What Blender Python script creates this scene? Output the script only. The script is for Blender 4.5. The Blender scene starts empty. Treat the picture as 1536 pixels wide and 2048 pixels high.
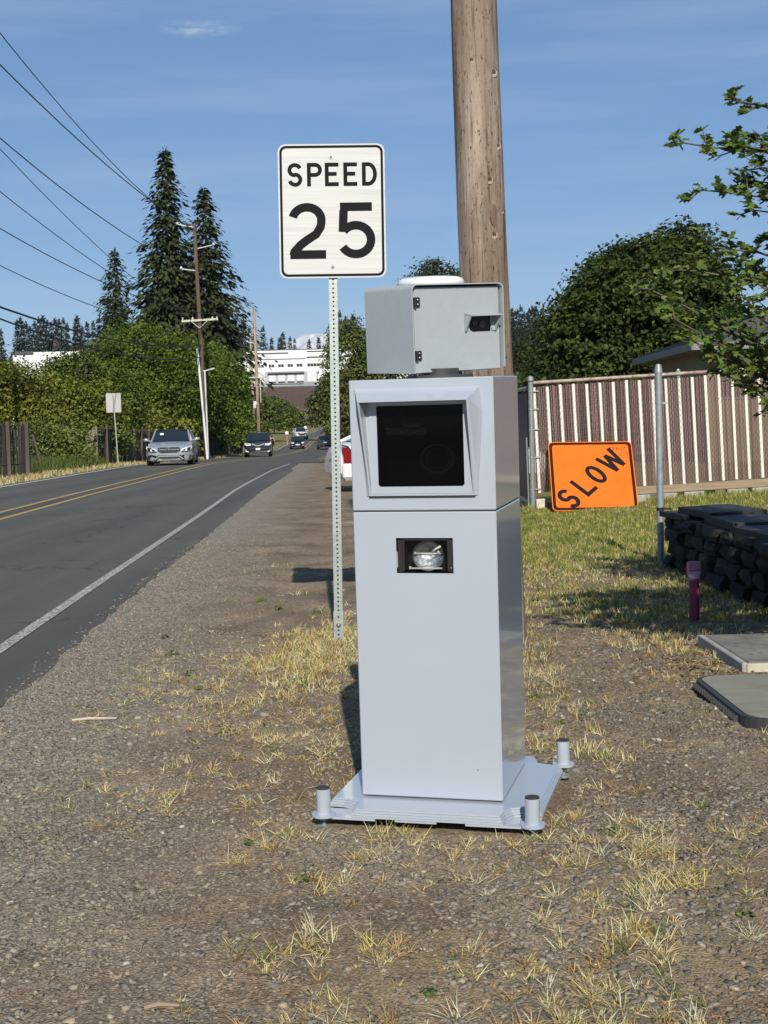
import bpy, bmesh, math, random
import numpy as np
from mathutils import Matrix, Vector, Euler
R = math.radians
rng = np.random.default_rng(11)
random.seed(5)
SC = bpy.context.scene
COL = SC.collection

# ------------------------------------------------------------------ camera
CAM_H, PITCH, ROLL, FOC = 1.22, R(3.371), R(1.5), 2750.0
_f = Vector((0, math.cos(PITCH), -math.sin(PITCH)))
_r0 = Vector((1, 0, 0)); _u0 = _r0.cross(_f)
_r = _r0 * math.cos(ROLL) - _u0 * math.sin(ROLL)
_u = _r0 * math.sin(ROLL) + _u0 * math.cos(ROLL)
cd = bpy.data.cameras.new('camera')
cam = bpy.data.objects.new('camera', cd); COL.objects.link(cam)
M = Matrix((_r, _u, -_f)).transposed().to_4x4(); M.translation = (0, 0, CAM_H)
cam.matrix_world = M
cd.sensor_fit = 'VERTICAL'; cd.sensor_height = 36.0; cd.lens = FOC / 2048 * 36.0
cd.clip_start = 0.05; cd.clip_end = 20000
SC.camera = cam
SC.render.resolution_x, SC.render.resolution_y = 768, 1024

# ------------------------------------------------------------------ sky, sun, exposure
SUN_EL, SUN_AZ = R(33.0), math.atan2(0.064, -0.998)      # azimuth from +Y towards +X: behind the camera, a little right
wd = bpy.data.worlds.new('World'); SC.world = wd; wd.use_nodes = True
nt = wd.node_tree; nt.nodes.clear()
def nn(t, k, **kw):
    n = t.nodes.new(k)
    for a, b in kw.items(): setattr(n, a, b)
    return n
sky = nn(nt, 'ShaderNodeTexSky', sky_type='NISHITA', sun_disc=False, sun_elevation=SUN_EL, sun_rotation=SUN_AZ,
         altitude=100, air_density=1.0, dust_density=0.0, ozone_density=6.0)
tc = nn(nt, 'ShaderNodeTexCoord'); mp = nn(nt, 'ShaderNodeMapping')
mp.inputs['Scale'].default_value = (1.2, 1.2, 14.0); mp.inputs['Rotation'].default_value = (R(3), R(-4), 0)
nz = nn(nt, 'ShaderNodeTexNoise'); nz.inputs['Scale'].default_value = 2.6; nz.inputs['Detail'].default_value = 7; nz.inputs['Roughness'].default_value = 0.55
rp = nn(nt, 'ShaderNodeValToRGB'); rp.color_ramp.elements[0].position = 0.43; rp.color_ramp.elements[1].position = 0.70
rp.color_ramp.elements[0].color = (0, 0, 0, 1); rp.color_ramp.elements[1].color = (0.32, 0.32, 0.32, 1)
mv = nn(nt, 'ShaderNodeMixRGB'); mv.inputs['Fac'].default_value = .36; mv.inputs['Color2'].default_value = (2.4, 4.8, 8.8, 1)
mx = nn(nt, 'ShaderNodeMixRGB'); mx.inputs['Color2'].default_value = (5.2, 6.6, 9.2, 1)
bg = nn(nt, 'ShaderNodeBackground'); bg.inputs['Strength'].default_value = 0.062
ow = nn(nt, 'ShaderNodeOutputWorld')
L = nt.links.new
L(tc.outputs['Generated'], mp.inputs['Vector']); L(mp.outputs['Vector'], nz.inputs['Vector']); L(nz.outputs['Fac'], rp.inputs['Fac'])
L(sky.outputs['Color'], mv.inputs['Color1']); L(mv.outputs['Color'], mx.inputs['Color1']); L(rp.outputs['Color'], mx.inputs['Fac']); L(mx.outputs['Color'], bg.inputs['Color'])
wv = nn(nt, 'ShaderNodeVectorMath', operation='SUBTRACT'); wv.inputs[1].default_value = (-0.1173, 0.9538, 0.2767)
ws = nn(nt, 'ShaderNodeVectorMath', operation='MULTIPLY'); ws.inputs[1].default_value = (1/.030, 1/.1, 1/.0062); wl = nn(nt, 'ShaderNodeVectorMath', operation='LENGTH')
wn = nn(nt, 'ShaderNodeTexNoise'); wn.inputs['Scale'].default_value = 1.6; wn.inputs['Detail'].default_value = 8; wn.inputs['Roughness'].default_value = .65
wr_ = nn(nt, 'ShaderNodeMath', operation='SUBTRACT'); wr_.inputs[0].default_value = 1.05; wm = nn(nt, 'ShaderNodeMath', operation='MULTIPLY', use_clamp=True)
wr2 = nn(nt, 'ShaderNodeMapRange'); wr2.inputs['From Min'].default_value = .42; wr2.inputs['From Max'].default_value = .72; wr2.inputs['To Max'].default_value = 1.1
mx2 = nn(nt, 'ShaderNodeMixRGB'); mx2.inputs['Color2'].default_value = (6.4, 7.8, 8.8, 1)
L(tc.outputs['Generated'], wv.inputs[0]); L(wv.outputs[0], ws.inputs[0]); L(ws.outputs[0], wl.inputs[0]); L(wl.outputs['Value'], wr_.inputs[1]); L(ws.outputs[0], wn.inputs['Vector']); L(wn.outputs['Fac'], wr2.inputs['Value'])
L(wr_.outputs[0], wm.inputs[0]); L(wr2.outputs['Result'], wm.inputs[1]); L(wm.outputs[0], mx2.inputs['Fac']); L(mx.outputs['Color'], mx2.inputs['Color1']); L(mx2.outputs['Color'], bg.inputs['Color'])
L(bg.outputs['Background'], ow.inputs['Surface'])
sd = bpy.data.lights.new('sun', 'SUN'); sd.energy = 5.0; sd.angle = R(0.53); sd.color = (1.0, 0.935, 0.825)
so = bpy.data.objects.new('sun', sd); COL.objects.link(so)
tosun = Vector((math.sin(SUN_AZ) * math.cos(SUN_EL), math.cos(SUN_AZ) * math.cos(SUN_EL), math.sin(SUN_EL)))
so.rotation_euler = tosun.to_track_quat('Z', 'Y').to_euler()
vs = SC.view_settings; vs.view_transform = 'Standard'; vs.look = 'None'; vs.exposure = 0.36; vs.gamma = 1.0; vs.use_curve_mapping = False
SC.cycles.max_bounces = 6; SC.cycles.transparent_max_bounces = 12; SC.cycles.diffuse_bounces = 3; SC.cycles.glossy_bounces = 3
try: SC.cycles.use_denoising = True
except Exception: pass

# ------------------------------------------------------------------ materials
MATS = {}
K = 0.79                                                     # base colours below were first judged by eye a little too light
def mat(name, col, rough=0.6, metal=0.0, noise=None, bump=None, attr=None, coat=0.0, stretch=None, spec=0.5, col2=None, trans=0.0, speck=None):
    """noise=(scale, amount) varies brightness, col2 mixes a second colour by the same noise, bump=(scale, strength), attr = colour attribute"""
    if name in MATS: return MATS[name]
    if metal < .7: col = tuple(c*K for c in col); col2 = tuple(c*K for c in col2) if col2 else None; speck = (speck[0], speck[1], tuple(c*K for c in speck[2])) if speck else None
    m = bpy.data.materials.new(name); m.use_nodes = True; t = m.node_tree; b = t.nodes['Principled BSDF']; L = t.links.new
    b.inputs['Roughness'].default_value = rough; b.inputs['Metallic'].default_value = metal
    b.inputs['Specular IOR Level'].default_value = spec; b.inputs['Coat Weight'].default_value = coat; b.inputs['Coat Roughness'].default_value = 0.06
    b.inputs['Base Color'].default_value = (*col, 1)
    tcn = nn(t, 'ShaderNodeTexCoord'); vec = tcn.outputs['Object']
    if stretch:
        mpn = nn(t, 'ShaderNodeMapping'); mpn.inputs['Scale'].default_value = stretch; L(vec, mpn.inputs['Vector']); vec = mpn.outputs['Vector']
    src = None
    if attr:
        a = nn(t, 'ShaderNodeAttribute', attribute_name=attr); src = a.outputs['Color']
    if noise:
        n = nn(t, 'ShaderNodeTexNoise'); n.inputs['Scale'].default_value = noise[0]; n.inputs['Detail'].default_value = 6; n.inputs['Roughness'].default_value = 0.6; L(vec, n.inputs['Vector'])
        r = nn(t, 'ShaderNodeValToRGB'); e = r.color_ramp.elements; e[0].position = 0.3; e[1].position = 0.7
        if col2: e[0].color = (*col, 1); e[1].color = (*col2, 1)
        else:
            k = noise[1]; e[0].color = tuple(max(0, c * (1 - k)) for c in col) + (1,); e[1].color = tuple(min(1, c * (1 + k)) for c in col) + (1,)
        L(n.outputs['Fac'], r.inputs['Fac'])
        if src is None: src = r.outputs['Color']
        else:
            q = nn(t, 'ShaderNodeMixRGB', blend_type='MULTIPLY'); q.inputs['Fac'].default_value = 1
            e[0].color = (1 - noise[1],) * 3 + (1,); e[1].color = (1 + noise[1],) * 3 + (1,)
            L(src, q.inputs['Color1']); L(r.outputs['Color'], q.inputs['Color2']); src = q.outputs['Color']
    if speck:                                              # (scale, threshold, colour): small worn flecks
        n = nn(t, 'ShaderNodeTexNoise'); n.inputs['Scale'].default_value = speck[0]; n.inputs['Detail'].default_value = 4; L(vec, n.inputs['Vector'])
        r = nn(t, 'ShaderNodeValToRGB'); r.color_ramp.elements[0].position = speck[1]; r.color_ramp.elements[1].position = speck[1] + 0.04; L(n.outputs['Fac'], r.inputs['Fac'])
        q = nn(t, 'ShaderNodeMixRGB'); q.inputs['Color2'].default_value = (*speck[2], 1); L(r.outputs['Color'], q.inputs['Fac'])
        if src is not None: L(src, q.inputs['Color1'])
        else: q.inputs['Color1'].default_value = (*col, 1)
        src = q.outputs['Color']
    if src is not None: L(src, b.inputs['Base Color'])
    if bump:
        n = nn(t, 'ShaderNodeTexNoise'); n.inputs['Scale'].default_value = bump[0]; n.inputs['Detail'].default_value = 5; L(vec, n.inputs['Vector'])
        bm = nn(t, 'ShaderNodeBump'); bm.inputs['Strength'].default_value = bump[1]; bm.inputs['Distance'].default_value = 0.01
        L(n.outputs['Fac'], bm.inputs['Height']); L(bm.outputs['Normal'], b.inputs['Normal'])
    if trans:
        tr = nn(t, 'ShaderNodeBsdfTranslucent'); ms = nn(t, 'ShaderNodeMixShader'); ms.inputs['Fac'].default_value = trans
        if src is not None: L(src, tr.inputs['Color'])
        else: tr.inputs['Color'].default_value = (*col, 1)
        o = t.nodes['Material Output']; L(b.outputs[0], ms.inputs[1]); L(tr.outputs[0], ms.inputs[2]); L(ms.outputs[0], o.inputs['Surface'])
    MATS[name] = m; return m

# ------------------------------------------------------------------ mesh helpers
class MB:
    def __init__(s): s.v = []; s.f = []
    def add(s, V, F):
        o = len(s.v); s.v += [tuple(p) for p in V]; s.f += [tuple(i + o for i in f) for f in F]; return s
    def box(s, c, d, rot=None):
        x, y, z = d[0] / 2, d[1] / 2, d[2] / 2
        V = [Vector(p) for p in ((-x,-y,-z),(x,-y,-z),(x,y,-z),(-x,y,-z),(-x,-y,z),(x,-y,z),(x,y,z),(-x,y,z))]
        if rot is not None:
            m = rot if isinstance(rot, Matrix) else Euler(rot).to_matrix(); V = [m @ p for p in V]
        c = Vector(c)
        return s.add([p + c for p in V], [(3,2,1,0),(4,5,6,7),(0,1,5,4),(1,2,6,5),(2,3,7,6),(3,0,4,7)])
    def bbox(s, c, d, b=0.005, rot=None):                  # box with chamfered edges
        x, y, z = d[0] / 2, d[1] / 2, d[2] / 2; V = []; ix = {}
        b = min(b, x * .9, y * .9, z * .9)
        for sx in (-1, 1):
            for sy in (-1, 1):
                for sz in (-1, 1):
                    for k, p in enumerate(((sx*x, sy*(y-b), sz*(z-b)), (sx*(x-b), sy*y, sz*(z-b)), (sx*(x-b), sy*(y-b), sz*z))):
                        ix[(sx, sy, sz, k)] = len(V); V.append(Vector(p))
        F = []
        for a in (-1, 1):
            F.append([ix[(a, p, q, 0)] for p, q in ((-1,-1),(1,-1),(1,1),(-1,1))][::a])
            F.append([ix[(p, a, q, 1)] for p, q in ((-1,-1),(-1,1),(1,1),(1,-1))][::a])
            F.append([ix[(p, q, a, 2)] for p, q in ((-1,-1),(1,-1),(1,1),(-1,1))][::a])
        for a in (-1, 1):
            for c_ in (-1, 1):
                F.append((ix[(a,c_,-1,0)], ix[(a,c_,-1,1)], ix[(a,c_,1,1)], ix[(a,c_,1,0)])[::-a*c_])
                F.append((ix[(a,-1,c_,0)], ix[(a,-1,c_,2)], ix[(a,1,c_,2)], ix[(a,1,c_,0)])[::a*c_])
                F.append((ix[(-1,a,c_,1)], ix[(-1,a,c_,2)], ix[(1,a,c_,2)], ix[(1,a,c_,1)])[::-a*c_])
                for e in (-1, 1):
                    F.append((ix[(a,c_,e,0)], ix[(a,c_,e,1)], ix[(a,c_,e,2)])[::a*c_*e])
        if rot is not None:
            m = rot if isinstance(rot, Matrix) else Euler(rot).to_matrix(); V = [m @ p for p in V]
        c = Vector(c); return s.add([p + c for p in V], F)
    def tube(s, pts, r, n=8, caps=True):
        P = [Vector(p) for p in pts]; rs = r if isinstance(r, (list, tuple)) else [r] * len(P)
        V = []; F = []; prev = None
        for i, p in enumerate(P):
            d = (P[min(i + 1, len(P) - 1)] - P[max(i - 1, 0)]).normalized()
            if prev is None:
                a = d.cross(Vector((0, 0, 1))); a = d.cross(Vector((0, 1, 0))) if a.length < 1e-3 else a
            else: a = prev - d * prev.dot(d)
            a.normalize(); prev = a; b = d.cross(a)
            for k in range(n):
                t = 2 * math.pi * k / n; V.append(p + (a * math.cos(t) + b * math.sin(t)) * rs[i])
        for i in range(len(P) - 1):
            for k in range(n):
                F.append((i*n + k, i*n + (k+1) % n, (i+1)*n + (k+1) % n, (i+1)*n + k))
        if caps: F.append(tuple(range(n))[::-1]); F.append(tuple((len(P)-1)*n + k for k in range(n)))
        return s.add(V, F)
    def cyl(s, a, b, r, n=16, r2=None): return s.tube([a, b], [r, r if r2 is None else r2], n)
    def prism(s, pts, n0, th):                              # outline (3-D points, planar), extruded by th along n0
        n0 = Vector(n0).normalized() * th; k = len(pts); P = [Vector(p) for p in pts]
        return s.add(P + [p + n0 for p in P], [tuple(range(k))[::-1], tuple(range(k, 2*k))] + [(i, (i+1) % k, (i+1) % k + k, i + k) for i in range(k)])
    def ball(s, c, r, n=10, m=6, sc=(1, 1, 1)):
        V = []; F = []; c = Vector(c)
        for j in range(1, m):
            t = math.pi * j / m
            for i in range(n):
                p = 2 * math.pi * i / n; V.append(c + Vector((r*sc[0]*math.sin(t)*math.cos(p), r*sc[1]*math.sin(t)*math.sin(p), r*sc[2]*math.cos(t))))
        V += [c + Vector((0, 0, r*sc[2])), c - Vector((0, 0, r*sc[2]))]; a, b = len(V) - 2, len(V) - 1
        for j in range(m - 2):
            for i in range(n): F.append((j*n+i, (j+1)*n+i, (j+1)*n+(i+1) % n, j*n+(i+1) % n))
        for i in range(n): F.append((a, i, (i+1) % n)); F.append((b, (m-2)*n+(i+1) % n, (m-2)*n+i))
        return s.add(V, F)
    def build(s, name, m, parent=None, smooth=False, loc=None, rot=None):
        me = bpy.data.meshes.new(name); me.from_pydata([tuple(p) for p in s.v], [], s.f); me.update()
        bm = bmesh.new(); bm.from_mesh(me); bmesh.ops.recalc_face_normals(bm, faces=bm.faces); bm.to_mesh(me); bm.free()
        return link(name, me, m, parent, smooth, loc, rot)
def link(name, me, m, parent=None, smooth=False, loc=None, rot=None):
    if m is not None and not me.materials: me.materials.append(m)
    if smooth:
        me.polygons.foreach_set('use_smooth', [True] * len(me.polygons))
        if smooth == 'edge':
            try: me.set_sharp_from_angle(angle=R(35))
            except Exception: pass
    o = bpy.data.objects.new(name, me); COL.objects.link(o); o.parent = parent
    if loc is not None: o.location = loc
    if rot is not None: o.rotation_euler = rot
    return o
def tag(o, label, cat, group=None):
    o['label'] = label; o['category'] = cat
    if group: o['group'] = group
    return o
def thing(name, label, cat, loc=(0, 0, 0), rot=(0, 0, 0), group=None):
    o = bpy.data.objects.new(name, None); COL.objects.link(o); o.location = loc; o.rotation_euler = rot; o.empty_display_size = 0.2
    return tag(o, label, cat, group)
def kind(o, k): o['kind'] = k; return o
def npmesh(name, V, F, cols=None, uv=None):
    """V (n,3), F (m,k) arrays; cols (m,3) per-face colour stored on the attribute 'col'"""
    me = bpy.data.meshes.new(name); n, (m_, k) = len(V), F.shape
    me.vertices.add(n); me.vertices.foreach_set('co', np.ascontiguousarray(V, np.float32).ravel())
    me.loops.add(m_ * k); me.loops.foreach_set('vertex_index', np.ascontiguousarray(F, np.int32).ravel())
    me.polygons.add(m_); me.polygons.foreach_set('loop_start', np.arange(0, m_ * k, k, dtype=np.int32))
    try: me.polygons.foreach_set('loop_total', np.full(m_, k, np.int32))
    except Exception: pass
    if cols is not None:
        a = me.attributes.new('col', 'FLOAT_COLOR', 'FACE'); c4 = np.ones((m_, 4), np.float32); c4[:, :3] = np.asarray(cols)*K; a.data.foreach_set('color', c4.ravel())
    me.update(calc_edges=True); me.validate(); return me
def vnoise(x, y, seed=0):
    """smooth value noise in [0,1]"""
    xi, yi = np.floor(x).astype(np.int64), np.floor(y).astype(np.int64); xf, yf = x - xi, y - yi
    def h(a, b):
        n = (a * 374761393 + b * 668265263 + seed * 1442695041) & 0xffffffff
        n = ((n ^ (n >> 13)) * 1274126177) & 0xffffffff
        return ((n ^ (n >> 16)) & 0xffff) / 65535.0
    u, v = xf*xf*(3-2*xf), yf*yf*(3-2*yf)
    return (h(xi, yi)*(1-u) + h(xi+1, yi)*u)*(1-v) + (h(xi, yi+1)*(1-u) + h(xi+1, yi+1)*u)*v

# ------------------------------------------------------------------ terrain
PY = [-40, 60, 98, 134, 170, 193, 211, 232, 268, 330, 400, 520, 546, 4000]
PZ = [0, 0, -.4, -.65, -.75, -.35, .1, .5, 1.2, 3.2, 6.8, 18.8, 19.6, 24]
def prof(y): return np.interp(y, PY, PZ)
RY = np.array([-12, 0, 8, 12, 16, 21, 30, 40, 55, 65, 75, 98, 134, 170, 211, 232, 268, 300])
RC = np.array([-4.50, -5.00, -5.38, -5.56, -5.73, -5.95, -6.38, -6.73, -7.28, -7.45, -7.52, -7.84, -8.41, -9.45, -10.28, -10.5, -10.3, -9.0])
def road_c(y): return np.interp(y, RY, RC)
def road_r(y): return road_c(y) + 3.16 + np.interp(y, [0, 7, 12, 36, 60], [.25, .36, .38, .62, .75])
def road_l(y): return road_c(y) - 3.85
def sstep(a, b, x): t = np.clip((x - a) / (b - a), 0, 1); return t*t*(3-2*t)
def gz_base(x, y):
    z = prof(y) + 0.045 * np.clip(x - 2.2, 0, 12) * sstep(12.5, 19, y) * (1 - sstep(60, 100, y))
    z = z + sstep(-14, -30, x) * 0.6 * (1 - sstep(200, 300, y))
    return z
def relief(x, y):
    n = (vnoise(x*2.1, y*2.1, 1) - .5) * .030 + (vnoise(x*6.5, y*6.5, 2) - .5) * .016 + (vnoise(x*17, y*17, 3) - .5) * .011 + (vnoise(x*38, y*38, 4) - .5) * .006
    fade = 1 - sstep(20, 40, y)
    onroad = sstep(0.02, 0.5, x - road_r(y))
    pad = np.clip((np.hypot((x - .22) / .62, (y - 4.55) / .55) - 1.0) * 3, .15, 1)          # pressed flat round the cabinet
    return n * fade * onroad * pad
def gz(x, y): return gz_base(x, y) + relief(x, y)
def gzs(x, y): return float(gz(np.array([float(x)]), np.array([float(y)]))[0])

def stations(*segs):
    a = []
    for lo, hi, st in segs: a += list(np.arange(lo, hi - 1e-6, st))
    a.append(segs[-1][1]); return np.array(a)
GX = np.unique(np.round(np.concatenate([stations((-900, -100, 80), (-100, -30, 7), (-30, -13, 1.5), (-13, -2.6, .65), (-2.6, 1.7, .028), (1.7, 4, .08), (4, 12, .5), (12, 60, 6), (60, 900, 70))]), 4))
GY = np.unique(np.round(np.concatenate([stations((-12, 2.4, 1.2), (2.4, 7.5, .03), (7.5, 13, .06), (13, 26, .2), (26, 60, 1.5), (60, 300, 6), (300, 560, 20), (560, 4000, 200)), PY[1:-1]]), 4))
X2, Y2 = np.meshgrid(GX, GY); Z2 = gz(X2, Y2)
inside = (X2 < road_r(Y2) - .12) & (X2 > road_l(Y2)) & (Y2 < 300)
side_street = lambda x, y: (y > 56) & (y < 74) & (x > road_r(y) - .5) & (x < 40)
Z2 = Z2 - np.where(inside | side_street(X2, Y2), .05, 0)
nx, ny = len(GX), len(GY)
V = np.stack([X2, Y2, Z2], -1).reshape(-1, 3)
ii = (np.arange(ny-1)[:, None] * nx + np.arange(nx-1)[None]).ravel()
F = np.stack([ii, ii+1, ii+nx+1, ii+nx], 1)
gme = npmesh('ground', V, F)
# zones: R lawn, G dry-grass straw tint, B red embankment soil, A coarse grey gravel by the road
xs, ys = V[:, 0], V[:, 1]
nlaw = vnoise(xs*.9, ys*.9, 7)
lawn = sstep(9.6, 12.5, ys + (nlaw - .5) * 3.2) * sstep(.55, 1.2, xs + (vnoise(xs*1.7, ys*1.1, 9) - .5) * .9 - .015 * (ys - 12)) * (1 - sstep(70, 71, ys))
lawn = np.maximum(lawn, sstep(.3, 1.2, road_l(ys) - xs) * 1.0)
lawn = np.maximum(lawn, sstep(74, 78, ys) * sstep(.2, 1, xs - road_r(ys)))
straw = np.exp(-(((xs + .40) / .26)**2 + ((ys - 7.35) / .95)**2)) * .9 + np.exp(-(((road_l(ys) - xs - .7) / .7)**2)) * .9 * (ys < 200)
straw = np.maximum(straw, sstep(.50, .66, vnoise(xs*3.1, ys*2.3, 12)) * .35 * sstep(-.9, .2, xs) * (ys < 10))
straw = np.clip(straw, 0, 1)
emb = sstep(395, 420, ys) * (1 - sstep(515, 545, ys)) * sstep(-125, -110, xs) * (1 - sstep(-25, -12, xs))
grav = np.clip(1.15 - (xs - road_r(ys)) / (.75 + .5 * vnoise(xs*1.3, ys*1.3, 21)), 0, 1) * (ys < 70)
a = gme.attributes.new('zone', 'FLOAT_COLOR', 'POINT')
a.data.foreach_set('color', np.stack([lawn, straw, emb, grav], 1).astype(np.float32).ravel())

def ground_mat():
    m = bpy.data.materials.new('ground_soil'); m.use_nodes = True; t = m.node_tree; b = t.nodes['Principled BSDF']; L = t.links.new
    b.inputs['Roughness'].default_value = .95; b.inputs['Specular IOR Level'].default_value = .15
    g = nn(t, 'ShaderNodeNewGeometry'); at = nn(t, 'ShaderNodeAttribute', attribute_name='zone'); sp = nn(t, 'ShaderNodeSeparateColor'); L(at.outputs['Color'], sp.inputs['Color'])
    def noise(sc, det=5, rough=.6):
        n = nn(t, 'ShaderNodeTexNoise'); n.inputs['Scale'].default_value = sc; n.inputs['Detail'].default_value = det; n.inputs['Roughness'].default_value = rough; L(g.outputs['Position'], n.inputs['Vector']); return n.outputs['Fac']
    def ramp(fac, *st):
        r = nn(t, 'ShaderNodeValToRGB'); e = r.color_ramp.elements
        while len(e) < len(st): e.new(.5)
        for k, (p, c) in enumerate(st): e[k].position = p; e[k].color = (*c, 1)
        L(fac, r.inputs['Fac']); return r.outputs['Color']
    def mix(fac, a_, b_, bt='MIX'):
        q = nn(t, 'ShaderNodeMixRGB', blend_type=bt)
        if isinstance(fac, float): q.inputs['Fac'].default_value = fac
        else: L(fac, q.inputs['Fac'])
        L(a_, q.inputs['Color1']); L(b_, q.inputs['Color2']); return q.outputs['Color']
    big = ramp(noise(1.7, 6), (.33, (.150, .118, .083)), (.52, (.232, .190, .138)), (.70, (.325, .265, .185)))
    warm = ramp(noise(4.5, 5), (.45, (1, 1, 1)), (.72, (1.12, .95, .82)))
    soil = mix(1.0, big, warm, 'MULTIPLY')
    vo = nn(t, 'ShaderNodeTexVoronoi'); vo.inputs['Scale'].default_value = 72; vo.inputs['Randomness'].default_value = 1; L(g.outputs['Position'], vo.inputs['Vector'])
    vo2 = nn(t, 'ShaderNodeTexVoronoi'); vo2.inputs['Scale'].default_value = 130; L(g.outputs['Position'], vo2.inputs['Vector'])
    sv = nn(t, 'ShaderNodeSeparateColor'); L(vo.outputs['Color'], sv.inputs['Color'])
    sv2 = nn(t, 'ShaderNodeSeparateColor'); L(vo2.outputs['Color'], sv2.inputs['Color'])
    chips = ramp(sv.outputs['Red'], (0, (.66, .65, .65)), (.45, (.96, .96, .96)), (.88, (1.16, 1.15, 1.13)), (1, (1.45, 1.42, 1.36)))
    grit = ramp(sv2.outputs['Green'], (0, (.6, .6, .6)), (.5, (1, 1, 1)), (1, (1.45, 1.42, 1.36)))
    soil = mix(mixfac(t, noise(2.3, 3), .35, .65), soil, mix(1.0, soil, chips, 'MULTIPLY'))
    soil = mix(1.0, soil, grit, 'MULTIPLY')
    gr = ramp(sv.outputs['Green'], (0, (.120, .112, .096)), (.4, (.240, .218, .180)), (.8, (.335, .302, .245)), (1, (.48, .43, .36)))
    gr = mix(1.0, gr, grit, 'MULTIPLY')
    c = mix(at.outputs['Alpha'], soil, gr)
    st = ramp(noise(9, 6, .7), (.3, (.20, .145, .075)), (.6, (.36, .275, .135)), (.8, (.45, .36, .20)))
    c = mix(sp.outputs['Green'], c, st)
    lw = ramp(noise(.8, 6, .65), (.36, (.115, .130, .032)), (.52, (.25, .22, .075)), (.66, (.38, .30, .13)))
    lw = mix(.6, lw, ramp(noise(24, 4, .7), (.3, (.055, .065, .02)), (.7, (.30, .25, .11))))
    c = mix(sp.outputs['Red'], c, lw)
    rd = ramp(noise(.35, 6), (.35, (.090, .050, .038)), (.62, (.145, .090, .068)), (.72, (.10, .10, .05)))
    c = mix(sp.outputs['Blue'], c, rd)
    kk = nn(t, 'ShaderNodeMixRGB', blend_type='MULTIPLY'); kk.inputs['Fac'].default_value = 1; kk.inputs['Color2'].default_value = (K, K, K, 1); L(c, kk.inputs['Color1'])
    L(kk.outputs['Color'], b.inputs['Base Color'])
    hm = nn(t, 'ShaderNodeMath', operation='ADD'); h2 = nn(t, 'ShaderNodeMath', operation='MULTIPLY_ADD')
    L(sv.outputs['Blue'], h2.inputs[0]); h2.inputs[1].default_value = .9; L(vo2.outputs['Distance'], h2.inputs[2])
    L(h2.outputs[0], hm.inputs[0]); L(noise(30, 6, .7), hm.inputs[1])
    bp = nn(t, 'ShaderNodeBump'); bp.inputs['Strength'].default_value = .55; bp.inputs['Distance'].default_value = .009
    L(hm.outputs[0], bp.inputs['Height']); L(bp.outputs['Normal'], b.inputs['Normal'])
    return m
def mixfac(t, src, lo, hi):
    mr = nn(t, 'ShaderNodeMapRange'); mr.inputs['From Min'].default_value = lo; mr.inputs['From Max'].default_value = hi; t.links.new(src, mr.inputs['Value']); return mr.outputs['Result']
kind(link('ground', gme, ground_mat(), smooth=True), 'structure')

# road, side street and painted lines
def strip(xl, xr, ysta, dz, jit=0.0, seed=0, nacross=1, skirt=False):
    V = []; F = []
    for i, y in enumerate(ysta):
        l, r = float(xl(y)), float(xr(y))
        if jit: r += jit * (float(vnoise(np.array([y*3.1]), np.array([.3]), seed)[0]) - .5) + jit * .6 * (float(vnoise(np.array([y*11.]), np.array([.7]), seed)[0]) - .5)
        for k in range(nacross + 1): V.append((l + (r - l) * k / nacross, y, float(prof(y)) + dz))
        if skirt: V.append((r + .10, y, float(prof(y)) + dz - .03))
    n = nacross + 1 + (1 if skirt else 0)
    for i in range(len(ysta) - 1):
        for k in range(n - 1): F.append((i*n+k, i*n+k+1, (i+1)*n+k+1, (i+1)*n+k))
    mb = MB(); mb.add(V, F); return mb
RS = np.unique(np.concatenate([np.arange(-12, 0, 2), np.arange(0, 40, .15), np.arange(40, 300, 3), [60, 98, 134, 170, 193, 211, 232, 268, 300]]))
asph = mat('asphalt', (.098, .093, .082), .82, noise=(.9, .10), bump=(160, .5), speck=(420, .63, (.17, .165, .155)), spec=.3, stretch=(1, .35, 1))
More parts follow.
